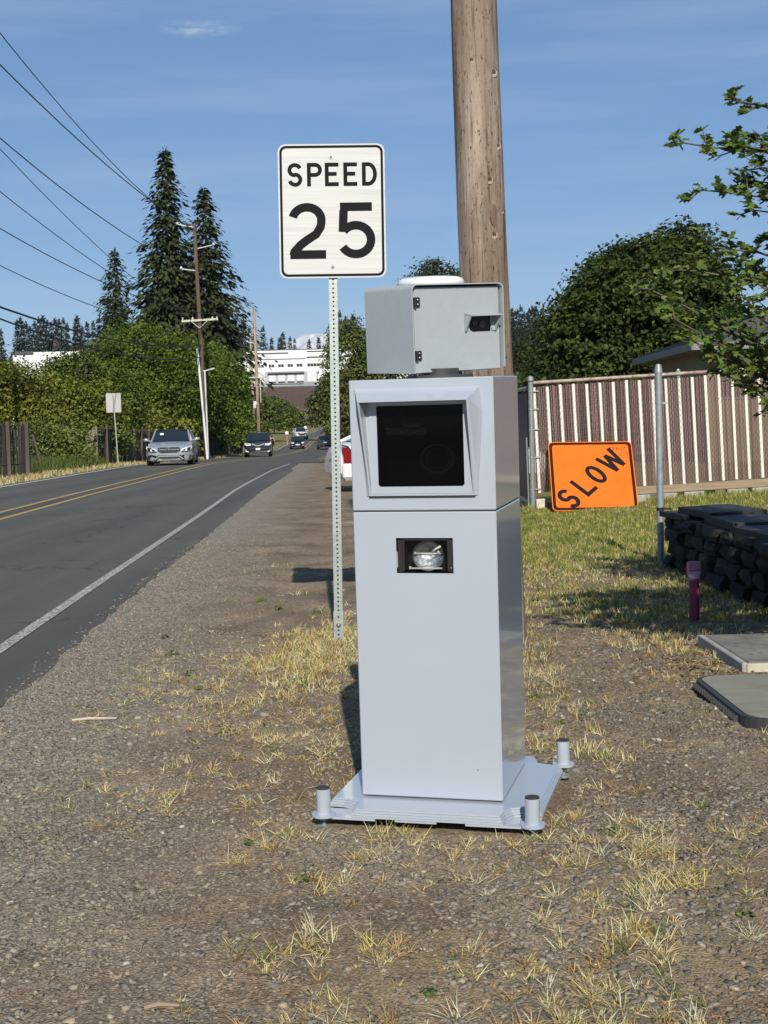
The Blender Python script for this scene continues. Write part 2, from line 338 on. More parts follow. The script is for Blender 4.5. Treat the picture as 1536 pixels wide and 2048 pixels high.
def wear(m):
    t = m.node_tree; b = t.nodes['Principled BSDF']; L = t.links.new; old = b.inputs['Base Color'].links[0].from_socket
    g = nn(t, 'ShaderNodeNewGeometry'); mp_ = nn(t, 'ShaderNodeMapping'); mp_.inputs['Scale'].default_value = (1.1, .035, 1); mp_.inputs['Rotation'].default_value = (0, 0, R(-3.2)); L(g.outputs['Position'], mp_.inputs['Vector'])
    n = nn(t, 'ShaderNodeTexNoise'); n.inputs['Scale'].default_value = 1.3; n.inputs['Detail'].default_value = 5; L(mp_.outputs['Vector'], n.inputs['Vector'])
    r = nn(t, 'ShaderNodeValToRGB'); e = r.color_ramp.elements; e[0].position = .34; e[0].color = (.78, .78, .78, 1); e[1].position = .66; e[1].color = (1.14, 1.12, 1.08, 1); L(n.outputs['Fac'], r.inputs['Fac'])
    q = nn(t, 'ShaderNodeMixRGB', blend_type='MULTIPLY'); q.inputs['Fac'].default_value = 1; L(old, q.inputs['Color1']); L(r.outputs['Color'], q.inputs['Color2'])
    w = nn(t, 'ShaderNodeTexNoise'); w.inputs['Scale'].default_value = 1.5; w.inputs['Detail'].default_value = 4; L(g.outputs['Position'], w.inputs['Vector'])
    wa = nn(t, 'ShaderNodeMixRGB', blend_type='LINEAR_LIGHT'); wa.inputs['Fac'].default_value = .5; L(g.outputs['Position'], wa.inputs['Color1']); L(w.outputs['Color'], wa.inputs['Color2'])
    v = nn(t, 'ShaderNodeTexVoronoi', feature='DISTANCE_TO_EDGE'); v.inputs['Scale'].default_value = .28; L(wa.outputs['Color'], v.inputs['Vector'])
    c = nn(t, 'ShaderNodeValToRGB'); e = c.color_ramp.elements; e[0].position = .0; e[0].color = (.45, .45, .45, 1); e[1].position = .007; e[1].color = (1, 1, 1, 1); L(v.outputs['Distance'], c.inputs['Fac'])
    q2 = nn(t, 'ShaderNodeMixRGB', blend_type='MULTIPLY'); q2.inputs['Fac'].default_value = .8; L(q.outputs['Color'], q2.inputs['Color1']); L(c.outputs['Color'], q2.inputs['Color2']); L(q2.outputs['Color'], b.inputs['Base Color'])
wear(asph)
kind(strip(road_l, road_r, RS, .004, .06, 3, 2, True).build('road', asph), 'structure')
ss = MB(); sy = np.array([57.5, 60, 64, 68, 72]); 
ss.add([(x, y, float(prof(y)) - .012) for y in sy for x in (float(road_r(y)) - .6, 40)], [(2*i, 2*i+1, 2*i+3, 2*i+2) for i in range(4)])
kind(ss.build('side_road', asph), 'structure')
yel = mat('yellow_line_paint', (.46, .325, .10), .7, noise=(14, .22), speck=(60, .56, (.17, .14, .08)))
whp = mat('white_line_paint', (.52, .51, .475), .7, noise=(9, .2), speck=(70, .49, (.13, .122, .112)))
whp2 = mat('white_line_paint_far', (.62, .61, .57), .7, noise=(6, .1))
for off in (-.53, -.06):
    kind(strip(lambda y: road_c(y) + off, lambda y: road_c(y) + off + .12, RS, .009).build('yellow_line', yel), 'structure')
wl_r = lambda y: road_c(y) + np.interp(y, [0, 34, 45, 56], [3.07, 3.09, 3.17, 3.55])
kind(strip(lambda y: wl_r(y), lambda y: wl_r(y) + .085, RS[RS <= 55.5], .009).build('white_line', whp), 'structure')
kind(strip(lambda y: road_c(y) - 3.56, lambda y: road_c(y) - 3.44, RS, .009).build('white_line', whp2), 'structure')

# ------------------------------------------------------------------ shared materials for built things
paint = mat('pale_grey_paint', (.405, .448, .512), .16, noise=(3, .02), coat=.9)
paint_head = mat('grey_powder_coat', (.375, .412, .43), .40, noise=(40, .03))
black_pl = mat('black_plastic', (.012, .012, .013), .45)
rubber = mat('dark_rubber_cap', (.03, .03, .032), .7)
galv = mat('galvanised_steel', (.36, .40, .385), .48, metal=.55, noise=(55, .16))
galv2 = mat('weathered_steel_pipe', (.30, .335, .34), .5, metal=.35, noise=(16, .18))
chrome = mat('chrome', (.8, .8, .82), .12, metal=1.0)
mirror_m = mat('lamp_reflector', (.78, .80, .83), .13, metal=1.0, bump=(120, .9))
white_m = mat('white_enamel', (.72, .73, .74), .35, coat=.3)
def tinted_glass():
    m = bpy.data.materials.new('tinted_glass'); m.use_nodes = True; t = m.node_tree; b = t.nodes['Principled BSDF']
    b.inputs['Base Color'].default_value = (.004, .004, .005, 1); b.inputs['Roughness'].default_value = .04
    tr = nn(t, 'ShaderNodeBsdfTransparent'); tr.inputs['Color'].default_value = (.50, .50, .52, 1)
    ms = nn(t, 'ShaderNodeMixShader'); ms.inputs['Fac'].default_value = .74; o = t.nodes['Material Output']
    t.links.new(b.outputs[0], ms.inputs[1]); t.links.new(tr.outputs[0], ms.inputs[2]); t.links.new(ms.outputs[0], o.inputs['Surface']); return m
tglass = tinted_glass()
def clear_glass():
    m = bpy.data.materials.new('clear_lamp_glass'); m.use_nodes = True; t = m.node_tree; b = t.nodes['Principled BSDF']
    b.inputs['Base Color'].default_value = (.02, .02, .02, 1); b.inputs['Roughness'].default_value = .03
    tr = nn(t, 'ShaderNodeBsdfTransparent'); ms = nn(t, 'ShaderNodeMixShader'); ms.inputs['Fac'].default_value = .90; o = t.nodes['Material Output']
    t.links.new(b.outputs[0], ms.inputs[1]); t.links.new(tr.outputs[0], ms.inputs[2]); t.links.new(ms.outputs[0], o.inputs['Surface']); return m
cglass = clear_glass()

# ------------------------------------------------------------------ the roadside speed camera
W_, D_, HS, HT = .452, .449, .907, 1.3135
cam_rot = Matrix.Rotation(R(-14.92), 4, 'Z') @ Matrix.Rotation(R(.23), 4, 'Y') @ Matrix.Rotation(R(1.99), 4, 'X')
sc_ = thing('speed_camera', 'tall pale grey roadside speed camera cabinet standing on a levelled base plate', 'speed camera', (-.0925, 4.306, .065))
sc_.rotation_euler = cam_rot.to_euler()
# base plate: square sheet with corner notches stepped like stacked laminations, lugs and stubs at the corners
PX0, PX1, PY0, PY1 = -.112, .590, -.150, .570
def plate_outline(inset):
    n, r = .105 - inset * .2, .03
    pts = []
    for (cx, cy, sx, sy) in ((PX0, PY0, 1, 1), (PX1, PY0, -1, 1), (PX1, PY1, -1, -1), (PX0, PY1, 1, -1)):
        a = [(cx + sx*inset, cy + sy*(n + inset)), (cx + sx*(n*.45 + inset), cy + sy*(n*.95 + inset)), (cx + sx*(n*.8 + inset), cy + sy*(n*.8 + inset)), (cx + sx*(n*.95 + inset), cy + sy*(n*.45 + inset)), (cx + sx*(n + inset), cy + sy*inset)]
        pts += a if sx*sy > 0 else a[::-1]
    return pts
mb = MB()
for k, (ins, z0, z1) in enumerate(((.012, -.0265, -.020), (.016, -.0195, -.0135), (.021, -.013, -.0065), (.026, -.006, -.0005))):
    mb.prism([(x, y, z0) for x, y in plate_outline(ins)], (0, 0, 1), z1 - z0)
mb.build('base_plate', paint, sc_)
mb = MB()
mb.prism([(x, y, -.034) for x, y in ((PX0 + .01, PY0 + .012), (PX0 + .19, PY0 + .012), (PX0 + .19, PY0 + .10), (PX0 + .01, PY0 + .10))], (0, 0, 1), .007)
mb.prism([(x, y, -.034) for x, y in ((.14, PY0 + .014), (.27, PY0 + .014), (.27, PY0 + .10), (.14, PY0 + .10))], (0, 0, 1), .007)
mb.prism([(x, y, -.034) for x, y in ((.36, PY0 + .012), (PX1 - .01, PY0 + .012), (PX1 - .01, PY0 + .10), (.36, PY0 + .10))], (0, 0, 1), .007)
mb.prism([(x, y, -.034) for x, y in ((PX1 - .08, PY0 + .12), (PX1 - .012, PY0 + .12), (PX1 - .012, PY1 - .12), (PX1 - .08, PY1 - .12))], (0, 0, 1), .007)
mb.build('stiffener', paint, sc_)
for cx, cy in ((PX0 + .022, PY0 + .026), (PX1 - .028, PY0 + .030), (PX1 - .022, PY1 - .028), (PX0 + .022, PY1 - .028)):
    zb = -.024
    mb = MB(); n = 20
    mb.prism([(cx + .038*math.cos(2*math.pi*k/n), cy + .038*math.sin(2*math.pi*k/n), zb - .004) for k in range(n)], (0, 0, 1), .007)
    mb.tube([(cx, cy, zb), (cx, cy, zb + .082)], .0225, 24)
    o = mb.build('post_stub', paint, sc_, smooth='edge')
    mb = MB(); mb.tube([(cx, cy, zb + .082), (cx, cy, zb + .0855), (cx, cy, zb + .087)], [.0222, .0215, .017], 24); mb.build('cap', rubber, o, smooth='edge')
    mb = MB(); mb.cyl((cx, cy, zb - .05), (cx, cy, zb - .004), .006, 10); mb.cyl((cx, cy, zb - .018), (cx, cy, zb - .009), .014, 6); mb.cyl((cx, cy, zb - .045), (cx, cy, zb - .036), .022, 14)
    mb.build('levelling_foot', galv, o)
def shell(z0, z1, hole):
    """cabinet section with a rectangular opening in its front (y=0) face and small edge chamfers"""
    hx0, hx1, hz0, hz1 = hole; b = .003; mb = MB()
    xs_, zs_ = [b, hx0, hx1, W_ - b], [z0 + b, hz0, hz1, z1 - b]
    V = [(x, 0, z) for z in zs_ for x in xs_]; F = [(r*4+c, r*4+c+1, r*4+c+5, r*4+c+4) for r in range(3) for c in range(3) if (r, c) != (1, 1)]
    mb.add(V, F)
    q = [(0, b), (0, D_), (W_, D_), (W_, b)]
    V = [(x, y, z) for z in (z0 + b, z1 - b) for x, y in q]; mb.add(V, [(0, 1, 5, 4), (1, 2, 6, 5), (2, 3, 7, 6)])
    mb.add([(b, 0, z0+b), (0, b, z0+b), (0, b, z1-b), (b, 0, z1-b)], [(0, 1, 2, 3)]); mb.add([(W_-b, 0, z0+b), (W_, b, z0+b), (W_, b, z1-b), (W_-b, 0, z1-b)], [(0, 1, 2, 3)])
    for z, ze in ((z1 - b, z1), (z0 + b, z0)):
        mb.add([(b, 0, z), (W_-b, 0, z), (W_, b, z), (W_, D_, z), (0, D_, z), (0, b, z), (b, b, ze), (W_-b, b, ze), (W_-b, D_-b, ze), (b, D_-b, ze)],
               [(0, 1, 7, 6), (1, 2, 7), (2, 3, 8, 7), (3, 4, 9, 8), (4, 5, 6, 9), (5, 0, 6), (6, 7, 8, 9)])
    return mb
lo = shell(.004, HS - .0015, (.136, .3155, .715, .8245)).build('lower_cabinet', paint, sc_)
up = shell(HS + .0025, HT, (.066, .380, .966, 1.248)).build('upper_cabinet', paint, sc_)
mb = MB(); mb.box((W_/2, D_/2, HS + .0005), (W_ - .008, D_ - .008, .006)); mb.build('seam_gasket', black_pl, sc_)
mb = MB(); mb.box((W_/2, D_/2, .0), (W_ - .03, D_ - .03, .012)); mb.build('plinth', black_pl, sc_)
# window hood: lip stands off the front, deepest at the top
lip = [Vector(p) for p in ((.043, -.062, 1.252), (.386, -.062, 1.252), (.3895, -.007, .956), (.0575, -.007, .956))]
base = [Vector(p) for p in ((.018, .0005, 1.288), (.409, .0005, 1.286), (.399, .0005, .955), (.047, .0005, .955))]
mid = [Vector(p) for p in ((.026, .0005, 1.21), (.418, .0005, 1.21))]
inn = [Vector((p.x + (.0055 if p.x < .2 else -.0055), p.y, p.z + (-.006 if p.z > 1.1 else .006))) for p in lip]
bck = [Vector((p.x, .004, p.z)) for p in inn]
mb = MB(); mb.add(lip + base + mid + inn + bck, [(0, 1, 5, 4), (1, 9, 5), (1, 2, 6, 9), (3, 0, 8, 7), (0, 4, 8), (2, 3, 7, 6),
        (0, 10, 11, 1), (1, 11, 12, 2), (2, 12, 13, 3), (3, 13, 10, 0), (10, 14, 15, 11), (11, 15, 16, 12), (12, 16, 17, 13), (13, 17, 14, 10)])
mb.build('window_hood', paint, sc_)
mb = MB(); mb.box((.2235, -.0055, .9545), (.334, .005, .0028)); mb.build('hood_gap', black_pl, sc_)
# frame plate round the glass, glass with clipped lower corners, things seen through it
fx0, fx1, fz0, fz1 = .0625, .3845, .9625, 1.2475
gx0, gx1, gz0_, gz1_ = .0865, .3575, .984, 1.2330
ow_ = [(fx0, fz0), (fx1, fz0), (fx1, fz1), (fx0, fz1)]; c_ = .006
iw = [(gx0, gz0_ + c_), (gx0 + c_, gz0_), (gx1 - c_, gz0_), (gx1, gz0_ + c_), (gx1, gz1_), (gx0, gz1_)]
mb = MB()
for y in (-.003, .006):
    mb.add([(x, y, z) for x, z in ow_ + iw], [(0, 1, 6, 5), (0, 5, 4), (1, 7, 6), (1, 2, 8, 7), (2, 3, 9, 8), (3, 0, 4, 9)])
k = len(iw); mb.add([(x, y, z) for y in (-.003, .006) for x, z in iw], [(i, (i+1) % k, (i+1) % k + k, i + k) for i in range(k)])
mb.add([(x, y, z) for y in (-.003, .006) for x, z in ow_], [(i, (i+1) % 4, (i+1) % 4 + 4, i + 4) for i in range(4)])
wf = mb.build('window_frame', paint, sc_)
mb = MB(); mb.prism([(x, .001, z) for x, z in iw], (0, 1, 0), .003); mb.build('window_glass', tglass, wf)
mb = MB(); mb.box((.222, .16, 1.108), (.30, .004, .27)); mb.box((.071, .085, 1.108), (.004, .15, .27)); mb.box((.373, .085, 1.108), (.004, .15, .27)); mb.box((.222, .085, 1.243), (.30, .15, .004)); mb.box((.222, .085, .975), (.30, .15, .004))
mb.build('inner_box', mat('matt_black_interior', (.01, .01, .011), .8), sc_)
dkg = mat('dark_grey_bracket', (.16, .16, .165), .5)
mb = MB(); mb.box((.165, .06, 1.152), (.13, .03, .022)); mb.cyl((.155, .06, 1.16), (.155, .06, 1.232), .004, 8); mb.cyl((.11, .06, 1.16), (.165, .06, 1.232), .004, 8); mb.box((.19, .055, 1.17), (.05, .04, .012))
br = mb.build('sensor_bracket', dkg, sc_)
for x, z in ((.108, 1.162), (.153, 1.150), (.196, 1.150)): mb = MB(); mb.ball((x, .035, z), .0028, 8, 6); mb.build('bracket_screw', white_m, br)
mb = MB(); n = 28; lensc = Vector((.258, .07, 1.064))
for r0, r1, y in ((.044, .050, 0), (.034, .036, .012)):
    V = [(lensc.x + r*math.cos(2*math.pi*i/n)*1.1, lensc.y + y, lensc.z + r*math.sin(2*math.pi*i/n)*.92) for r in (r0, r1) for i in range(n)]; mb.add(V, [(i, (i+1) % n, (i+1) % n + n, i + n) for i in range(n)])
mb.build('camera_lens', mat('brown_lens_ring', (.20, .13, .09), .35), sc_)
# flash lamp
lx0, lx1, lz0, lz1 = .1365, .315, .7155, .824
mb = MB(); V = [(x, y, z) for y in (.0006, .075) for x, z in ((lx0, lz0), (lx1, lz0), (lx1, lz1), (lx0, lz1))]
mb.add(V, [(0, 1, 5, 4), (1, 2, 6, 5), (2, 3, 7, 6), (3, 0, 4, 7), (4, 5, 6, 7)]); fl = mb.build('flash_lamp', mat('black_lamp_recess', (.006, .006, .006), .7, spec=.2), sc_)
mb = MB()
for x in (.158, .300): mb.box((x, .028, .770), (.006, .05, .098))
mb.box((.147, .006, .768), (.014, .004, .100)); mb.box((.308, .006, .768), (.011, .004, .100)); mb.box((.229, .03, .818), (.15, .05, .004)); mb.build('lamp_housing', mat('soot_black', (.013, .012, .011), .5), fl)
cc = Vector((.232, .062, .768)); n, m_ = 14, 7
for half, mm in (('upper', mat('dark_reflection_half', (.16, .155, .15), .3, metal=.7)), ('lower', mirror_m)):  # one mirror bowl; its dark upper reflection is painted as a darker half
    mb = MB(); V = []; F = []
    for j in range(m_ + 1):
        a = math.pi / 2 * j / m_
        for i in range(n + 1):
            p = math.pi*i/n + (0 if half == 'upper' else math.pi); V.append(cc + Vector((.050*math.cos(a)*math.cos(p), -.042*(1 - math.sin(a)), .046*math.cos(a)*math.sin(p) - (.003 if half == 'lower' else 0))))
    for j in range(m_):
        for i in range(n): F.append((j*(n+1)+i, j*(n+1)+i+1, (j+1)*(n+1)+i+1, (j+1)*(n+1)+i))
    mb.add(V, F); mb.build('reflector', mm, fl, smooth=(half == 'upper'))
mb = MB(); mb.cyl((.188, .018, .774), (.272, .018, .774), .0022, 8); mb.tube([(.246, .015, .778), (.258, .014, .789), (.272, .013, .796)], .0032, 8); mb.ball((.272, .013, .796), .0036); mb.ball((.266, .014, .779), .004); mb.ball((.192, .018, .776), .0032)
mb.build('flash_tube', mat('frosted_tube', (.75, .76, .76), .25), fl, smooth=True)
mb = MB(); mb.box((.229, .010, .7295), (.098, .008, .004)); mb.box((.177, .010, .7315), (.006, .008, .008)); mb.box((.1382, .002, .757), (.003, .004, .049)); mb.ball((.3075, .003, .7315), .0018)
mb.build('lamp_bracket', mat('bright_aluminium', (.6, .6, .58), .35, metal=.7), fl)
mb = MB(); mb.box((.229, .0095, .770), (.138, .0015, .092)); mb.build('lamp_glass', cglass, fl)
mb = MB(); mb.prism([(x, -.0004, z) for x, z in ((.3745, .098), (.3765, .0975), (.3775, .101), (.376, .1035), (.3745, .102))], (0, 1, 0), .0006); mb.build('paint_chip', black_pl, lo)
# camera head on top: hinged door box under a folded cover, turned to the right
hd_m = sc_.matrix_basis
head_w = Matrix.Translation((.182, 4.52, 1.551)) @ Matrix.Rotation(R(33.8), 4, 'Z') @ Matrix.Rotation(R(-3.1), 4, 'Y') @ Matrix.Rotation(R(3.1), 4, 'X')
hw, hdp, hh = .365, .268, .277
loc_m = (Matrix.Translation((-.0925, 4.306, .065)) @ cam_rot).inverted() @ head_w
def hpart(o): o.matrix_local = loc_m; return o
mb = MB(); mb.bbox((.0, .012, -.006), (hw - .022, hdp - .03, hh - .012), .003); hb = hpart(mb.build('camera_head', paint_head, sc_))
mb = MB(); mb.bbox((.004, -hdp/2 + .020, -.006), (hw - .026, .012, hh - .008), .0025); door = mb.build('door', paint_head, hb)
# folded cover: left wall, top, right wall with rounded bends
r_ = .018; prof2 = [(-hw/2, -hh/2)]
for k in range(6): a = math.pi - math.pi/2*k/5; prof2.append((-hw/2 + r_ + r_*math.cos(a), hh/2 - r_ + r_*math.sin(a)))
for k in range(6): a = math.pi/2 - math.pi/2*k/5; prof2.append((hw/2 - r_ + r_*math.cos(a), hh/2 - r_ + r_*math.sin(a)))
prof2.append((hw/2, -hh/2 + .006))
mb = MB(); th = .0035; n = len(prof2); V = []
def inset(i):
    x, z = prof2[i]; s = 1 - th / (hw/2); return (x*s, z - th if z > 0 else z)
for y in (-hdp/2, hdp/2):
    V += [(x, y, z) for x, z in prof2] + [(inset(i)[0], y, inset(i)[1]) for i in range(n)]
F = []
for i in range(n - 1):
    F += [(i, i+1, i+1+2*n, i+2*n), (n+i, n+i+1, n+i+1+2*n, n+i+2*n), (i, i+1, n+i+1, n+i), (2*n+i, 2*n+i+1, 3*n+i+1, 3*n+i)]
for i in (0, n-1): F.append((i, n+i, 3*n+i, 2*n+i))
mb.add(V, F); cov = mb.build('rain_cover', paint_head, hb, smooth='edge')
mb = MB(); mb.box((0, hdp/2 - .004, -.004), (hw - .012, .004, hh - .016)); mb.box((-.004, 0, -hh/2 + .004), (hw - .02, hdp - .02, .005)); mb.build('back_panel', paint_head, hb)
for z in (.083, -.083):                                     # door hinges
    mb = MB(); mb.bbox((-hw/2 + .0245, -hdp/2 + .011, z), (.024, .008, .030), .002); mb.cyl((-hw/2 + .0165, -hdp/2 + .006, z - .015), (-hw/2 + .0165, -hdp/2 + .006, z + .015), .0045, 10)
    h = mb.build('hinge', black_pl, hb)
    mb = MB(); mb.ball((-hw/2 + .026, -hdp/2 + .0065, z + .007), .003); mb.ball((-hw/2 + .026, -hdp/2 + .0065, z - .007), .003); mb.build('hinge_screw', galv, h)
wx, wz = .088, .0085                                        # lens window with a small visor
mb = MB(); o2 = [(wx - .040, wz + .024), (wx + .046, wz + .024), (wx + .046, wz - .024), (wx - .026, wz - .024), (wx - .036, wz - .019), (wx - .040, wz - .010)]
yf = -hdp/2 + .0135
mb.prism([(x, yf - .0012, z) for x, z in o2], (0, 1, 0), .003); lw_ = mb.build('lens_window', mat('black_gloss_glass', (.004, .004, .005), .12, spec=.25), hb)
mb = MB(); mb.cyl((wx - .019, yf - .0035, wz + .002), (wx - .019, yf - .001, wz + .002), .010, 18); mb.cyl((wx + .012, yf - .0035, wz - .002), (wx + .012, yf - .001, wz - .002), .013, 18); mb.build('lens', mat('lens_glass', (.010, .010, .013), .1, spec=.5), lw_, smooth='edge')
mb = MB(); vy = yf - .040
mb.add([(wx - .058, yf, wz + .036), (wx + .066, yf, wz + .036), (wx + .068, vy, wz + .028), (wx - .060, vy, wz + .028), (wx - .058, yf, wz + .033), (wx + .066, yf, wz + .033), (wx + .068, vy, wz + .025), (wx - .060, vy, wz + .025)],
       [(0, 1, 2, 3), (7, 6, 5, 4), (0, 3, 7, 4), (1, 5, 6, 2), (2, 6, 7, 3), (0, 4, 5, 1)])
for s, x in ((-1, wx - .056), (1, wx + .0625)):
    mb.prism([(x, vy + .003, wz + .025), (x, yf, wz + .031), (x, yf, wz - .024), (x, yf - .008, wz - .022), (x, yf - .013, wz - .012)], (s, 0, 0), .003)
    mb.prism([(x, yf - .001, wz + .004), (x - s*.014, yf - .001, wz + .004), (x - s*.014, yf - .001, wz - .016), (x - s*.009, yf - .001, wz - .023), (x, yf - .001, wz - .023)], (0, -1, 0), .002)
mb.build('visor', paint_head, hb)
mb = MB(); n = 28                                           # white dome antenna on the lid
rings = [(.0, .0), (.100, .0), (.104, .006), (.098, .018), (.082, .0245), (.05, .0275), (0.001, .028)]
V = [( -.01 + r*1.02*math.copysign(abs(math.cos(2*math.pi*i/n))**.75, math.cos(2*math.pi*i/n)), .0 + r*.9*math.copysign(abs(math.sin(2*math.pi*i/n))**.75, math.sin(2*math.pi*i/n)), hh/2 + .001 + z) for r, z in rings[1:] for i in range(n)]
F = [(j*n+i, j*n+(i+1) % n, (j+1)*n+(i+1) % n, (j+1)*n+i) for j in range(len(rings)-2) for i in range(n)]
mb.add(V, F); mb.build('antenna_dome', mat('white_plastic', (.80, .81, .82), .3, coat=.2), hb, smooth=True)
mb = MB(); mb.cyl((.24, .23, HT), (.24, .23, HT + .030), .060, 24); mb.cyl((.24, .23, HT), (.24, .23, HT + .010), .105, 24); mb.build('swivel_mount', mat('dark_mount', (.05, .05, .052), .4), sc_, smooth='edge')

# ------------------------------------------------------------------ lettering made of strokes
def arc(cx, cy, rx, ry, a0, a1, n=14): return [(cx + rx*math.cos(R(a0 + (a1-a0)*i/n)), cy + ry*math.sin(R(a0 + (a1-a0)*i/n))) for i in range(n+1)]
def glyph(ch, w, h, t):
    a = t/2
    if ch == 'S':
        r = (h/2 - a)/1; k = h*.26 - a*.5
        return [arc(w/2, h - a - k, w/2 - a, k, 20, 180, 12) + arc(w/2, h - a - k, w/2 - a, k, 180, 265, 8)[1:] + arc(w/2, a + (h/2 - a)/2 + .0*h, w/2 - a, (h/2 - a)/2 + h*.012, 84, -90, 14) + arc(w/2, a + (h/2 - a)/2, w/2 - a, (h/2 - a)/2, -90, -165, 8)[1:]]
    if ch == 'P': return [[(a, 0), (a, h)], [(a*1.9, h - a), (w*.55, h - a)] + arc(w - a - h*.21, h - a - h*.215, h*.21, h*.215, 90, -90) + [(w*.55, h - a - h*.43), (a*1.9, h - a - h*.43)]]
    if ch == 'E': return [[(a, 0), (a, h)], [(a*1.9, h - a), (w, h - a)], [(a*1.9, h*.52), (w*.86, h*.52)], [(a*1.9, a), (w, a)]]
    if ch == 'D': return [[(a, 0), (a, h)], [(a*1.9, h - a), (w*.42, h - a)] + arc(w*.42, h/2, w*.58 - a, h/2 - a, 90, -90, 18) + [(w*.42, a), (a*1.9, a)]]
    if ch == 'L': return [[(a, h), (a, 0)], [(a*1.9, a), (w, a)]]
    if ch == 'O':
        return [arc(w/2, h/2, w/2 - a, h/2 - a, 0, 360, 36)]
    if ch == 'W': return [[(a*.9, h), (w*.27, 0)], [(w*.27, 0), (w*.5, h*.86)], [(w*.5, h*.86), (w*.73, 0)], [(w*.73, 0), (w - a*.9, h)]]
    if ch == '2': return [arc(w/2, h*.70, w/2 - a, h*.30 - a, 168, 0, 16) + [(w - a*1.02, h*.64), (w - a*1.2, h*.57), (w*.74, h*.44), (w*.5, h*.34)] + [(w*.32, h*.25), (a*1.35, h*.13), (a*1.05, t*.4)], [(t*.15, a), (w, a)]]
    if ch == '5': return [[(w*.92, h - a), (a*.4, h - a)], [(a*1.25, h - t*.9), (a*1.0, h*.475)], arc(w*.47, h*.335, w*.53 - a, h*.335 - a, 143, 0, 14) + arc(w*.47, h*.335, w*.53 - a, h*.335 - a, 0, -150, 14)[1:]]
    return []
def ribbon(mb, pts, t, to3, depth, miterclosed=False):
    """flat band of width t along pts (2-D), mapped to 3-D by to3(x, y, d), raised by depth"""
    n = len(pts); L_, R_ = [], []
    closed = n > 4 and abs(pts[0][0]-pts[-1][0]) < 1e-9 and abs(pts[0][1]-pts[-1][1]) < 1e-9
    for i in range(n):
        p0 = pts[i-1] if i > 0 else (pts[-2] if closed else pts[0]); p1 = pts[i+1] if i < n-1 else (pts[1] if closed else pts[-1])
        dx, dy = p1[0]-p0[0], p1[1]-p0[1]; l = math.hypot(dx, dy) or 1; nx_, ny_ = -dy/l*t/2, dx/l*t/2
        L_.append((pts[i][0]+nx_, pts[i][1]+ny_)); R_.append((pts[i][0]-nx_, pts[i][1]-ny_))
    V = []
    for i in range(n): V += [to3(*L_[i], depth), to3(*R_[i], depth), to3(*L_[i], 0), to3(*R_[i], 0)]
    F = []
    for i in range(n-1):
        a = 4*i; F += [(a, a+1, a+5, a+4), (a, a+4, a+6, a+2), (a+1, a+3, a+7, a+5)]
    F += [(0, 2, 3, 1), (4*n-4, 4*n-3, 4*n-1, 4*n-2)]
    mb.add(V, F)
def letters(text, places, w, h, t, frame, parent, m, name='letter', depth=.0008):
    for i, (ch, (x, y)) in enumerate(zip(text, places)):
        mb = MB()
        ww = w[i] if isinstance(w, (list, tuple)) else w
        for k, st in enumerate(glyph(ch, ww, h, t)): ribbon(mb, [(x+px, y+py) for px, py in st], t, frame, depth + k*.00015)
        mb.build(name, m, parent)
def rr(w, h, r, n=6):
    pts = []
    for cx, cy, a in ((w/2-r, h/2-r, 0), (-w/2+r, h/2-r, 90), (-w/2+r, -h/2+r, 180), (w/2-r, -h/2+r, 270)): pts += [(cx + r*math.cos(R(a+90*i/n)), cy + r*math.sin(R(a+90*i/n))) for i in range(n+1)]
    return pts
def ring(mb, o, i_, to3, d):
    n = len(o); V = [to3(*p, d) for p in o] + [to3(*p, d) for p in i_] + [to3(*p, 0) for p in o] + [to3(*p, 0) for p in i_]
    mb.add(V, [(k, (k+1) % n, (k+1) % n + n, k + n) for k in range(n)] + [(k, (k+1) % n, (k+1) % n + 2*n, k + 2*n) for k in range(n)] + [(n+k, n+(k+1) % n, 3*n+(k+1) % n, 3*n+k) for k in range(n)])
sign_black = mat('sign_black', (.010, .010, .012), .75, spec=.12)

# ------------------------------------------------------------------ SPEED 25 sign
sg = thing('speed_limit_sign', 'white SPEED 25 sign on a perforated steel post beside the speed camera', 'road sign', (-.281, 7.93, 0))
SWX, SHZ = .6096, .762
post_top = Vector((.032, .07, 2.862))
mb = MB(); d = post_top; hs = .0255; side = .0248
axis = d.normalized(); ax_x = Vector((1, 0, 0)); ax_x = (ax_x - axis * ax_x.dot(axis)).normalized(); ax_y = axis.cross(ax_x)
NH = 112; hr = .0056; pitch = .0254
def pp(u, v, z): return ax_x*u + ax_y*v + axis*z
L_post = d.length + .15
# front and back walls are built as one cell per hole: square cell with an octagonal hole
for yv, hole in ((-side, True), (side, True)):
    for k in range(-3, NH):
        z0 = k*pitch; zc = z0 + pitch/2
        if z0 > d.length: break
        sq = [(side, -pitch/2), (side, 0), (side, pitch/2), (0, pitch/2), (-side, pitch/2), (-side, 0), (-side, -pitch/2), (0, -pitch/2)]
        oc = [(hr*math.cos(R(a)), hr*math.sin(R(a))) for a in (-45, 0, 45, 90, 135, 180, 225, 270)]
        V = [pp(u, yv, zc+w) for u, w in sq] + [pp(u, yv, zc+w) for u, w in oc] + [pp(u, yv*.82, zc+w) for u, w in oc]
        mb.add(V, [(i, (i+1) % 8, (i+1) % 8 + 8, i+8) for i in range(8)] + [(8+i, 8+(i+1) % 8, 16+(i+1) % 8, 16+i) for i in range(8)])
for xv in (-side, side): mb.add([pp(xv, y, z) for z in (-.08, d.length) for y in (-side, side)], [(0, 1, 3, 2)])
mb.add([pp(x, y, d.length) for x, y in ((-side, -side), (side, -side), (side, side), (-side, side))], [(0, 1, 2, 3)])
mb.build('post', galv, sg)
mb = MB(); mb.add([pp(x, .0, z) for z in (-.05, d.length) for x in (-side*.95, side*.95)], [(0, 1, 3, 2)]); mb.build('post_core', mat('dark_post_inside', (.02, .022, .022), .8), sg)
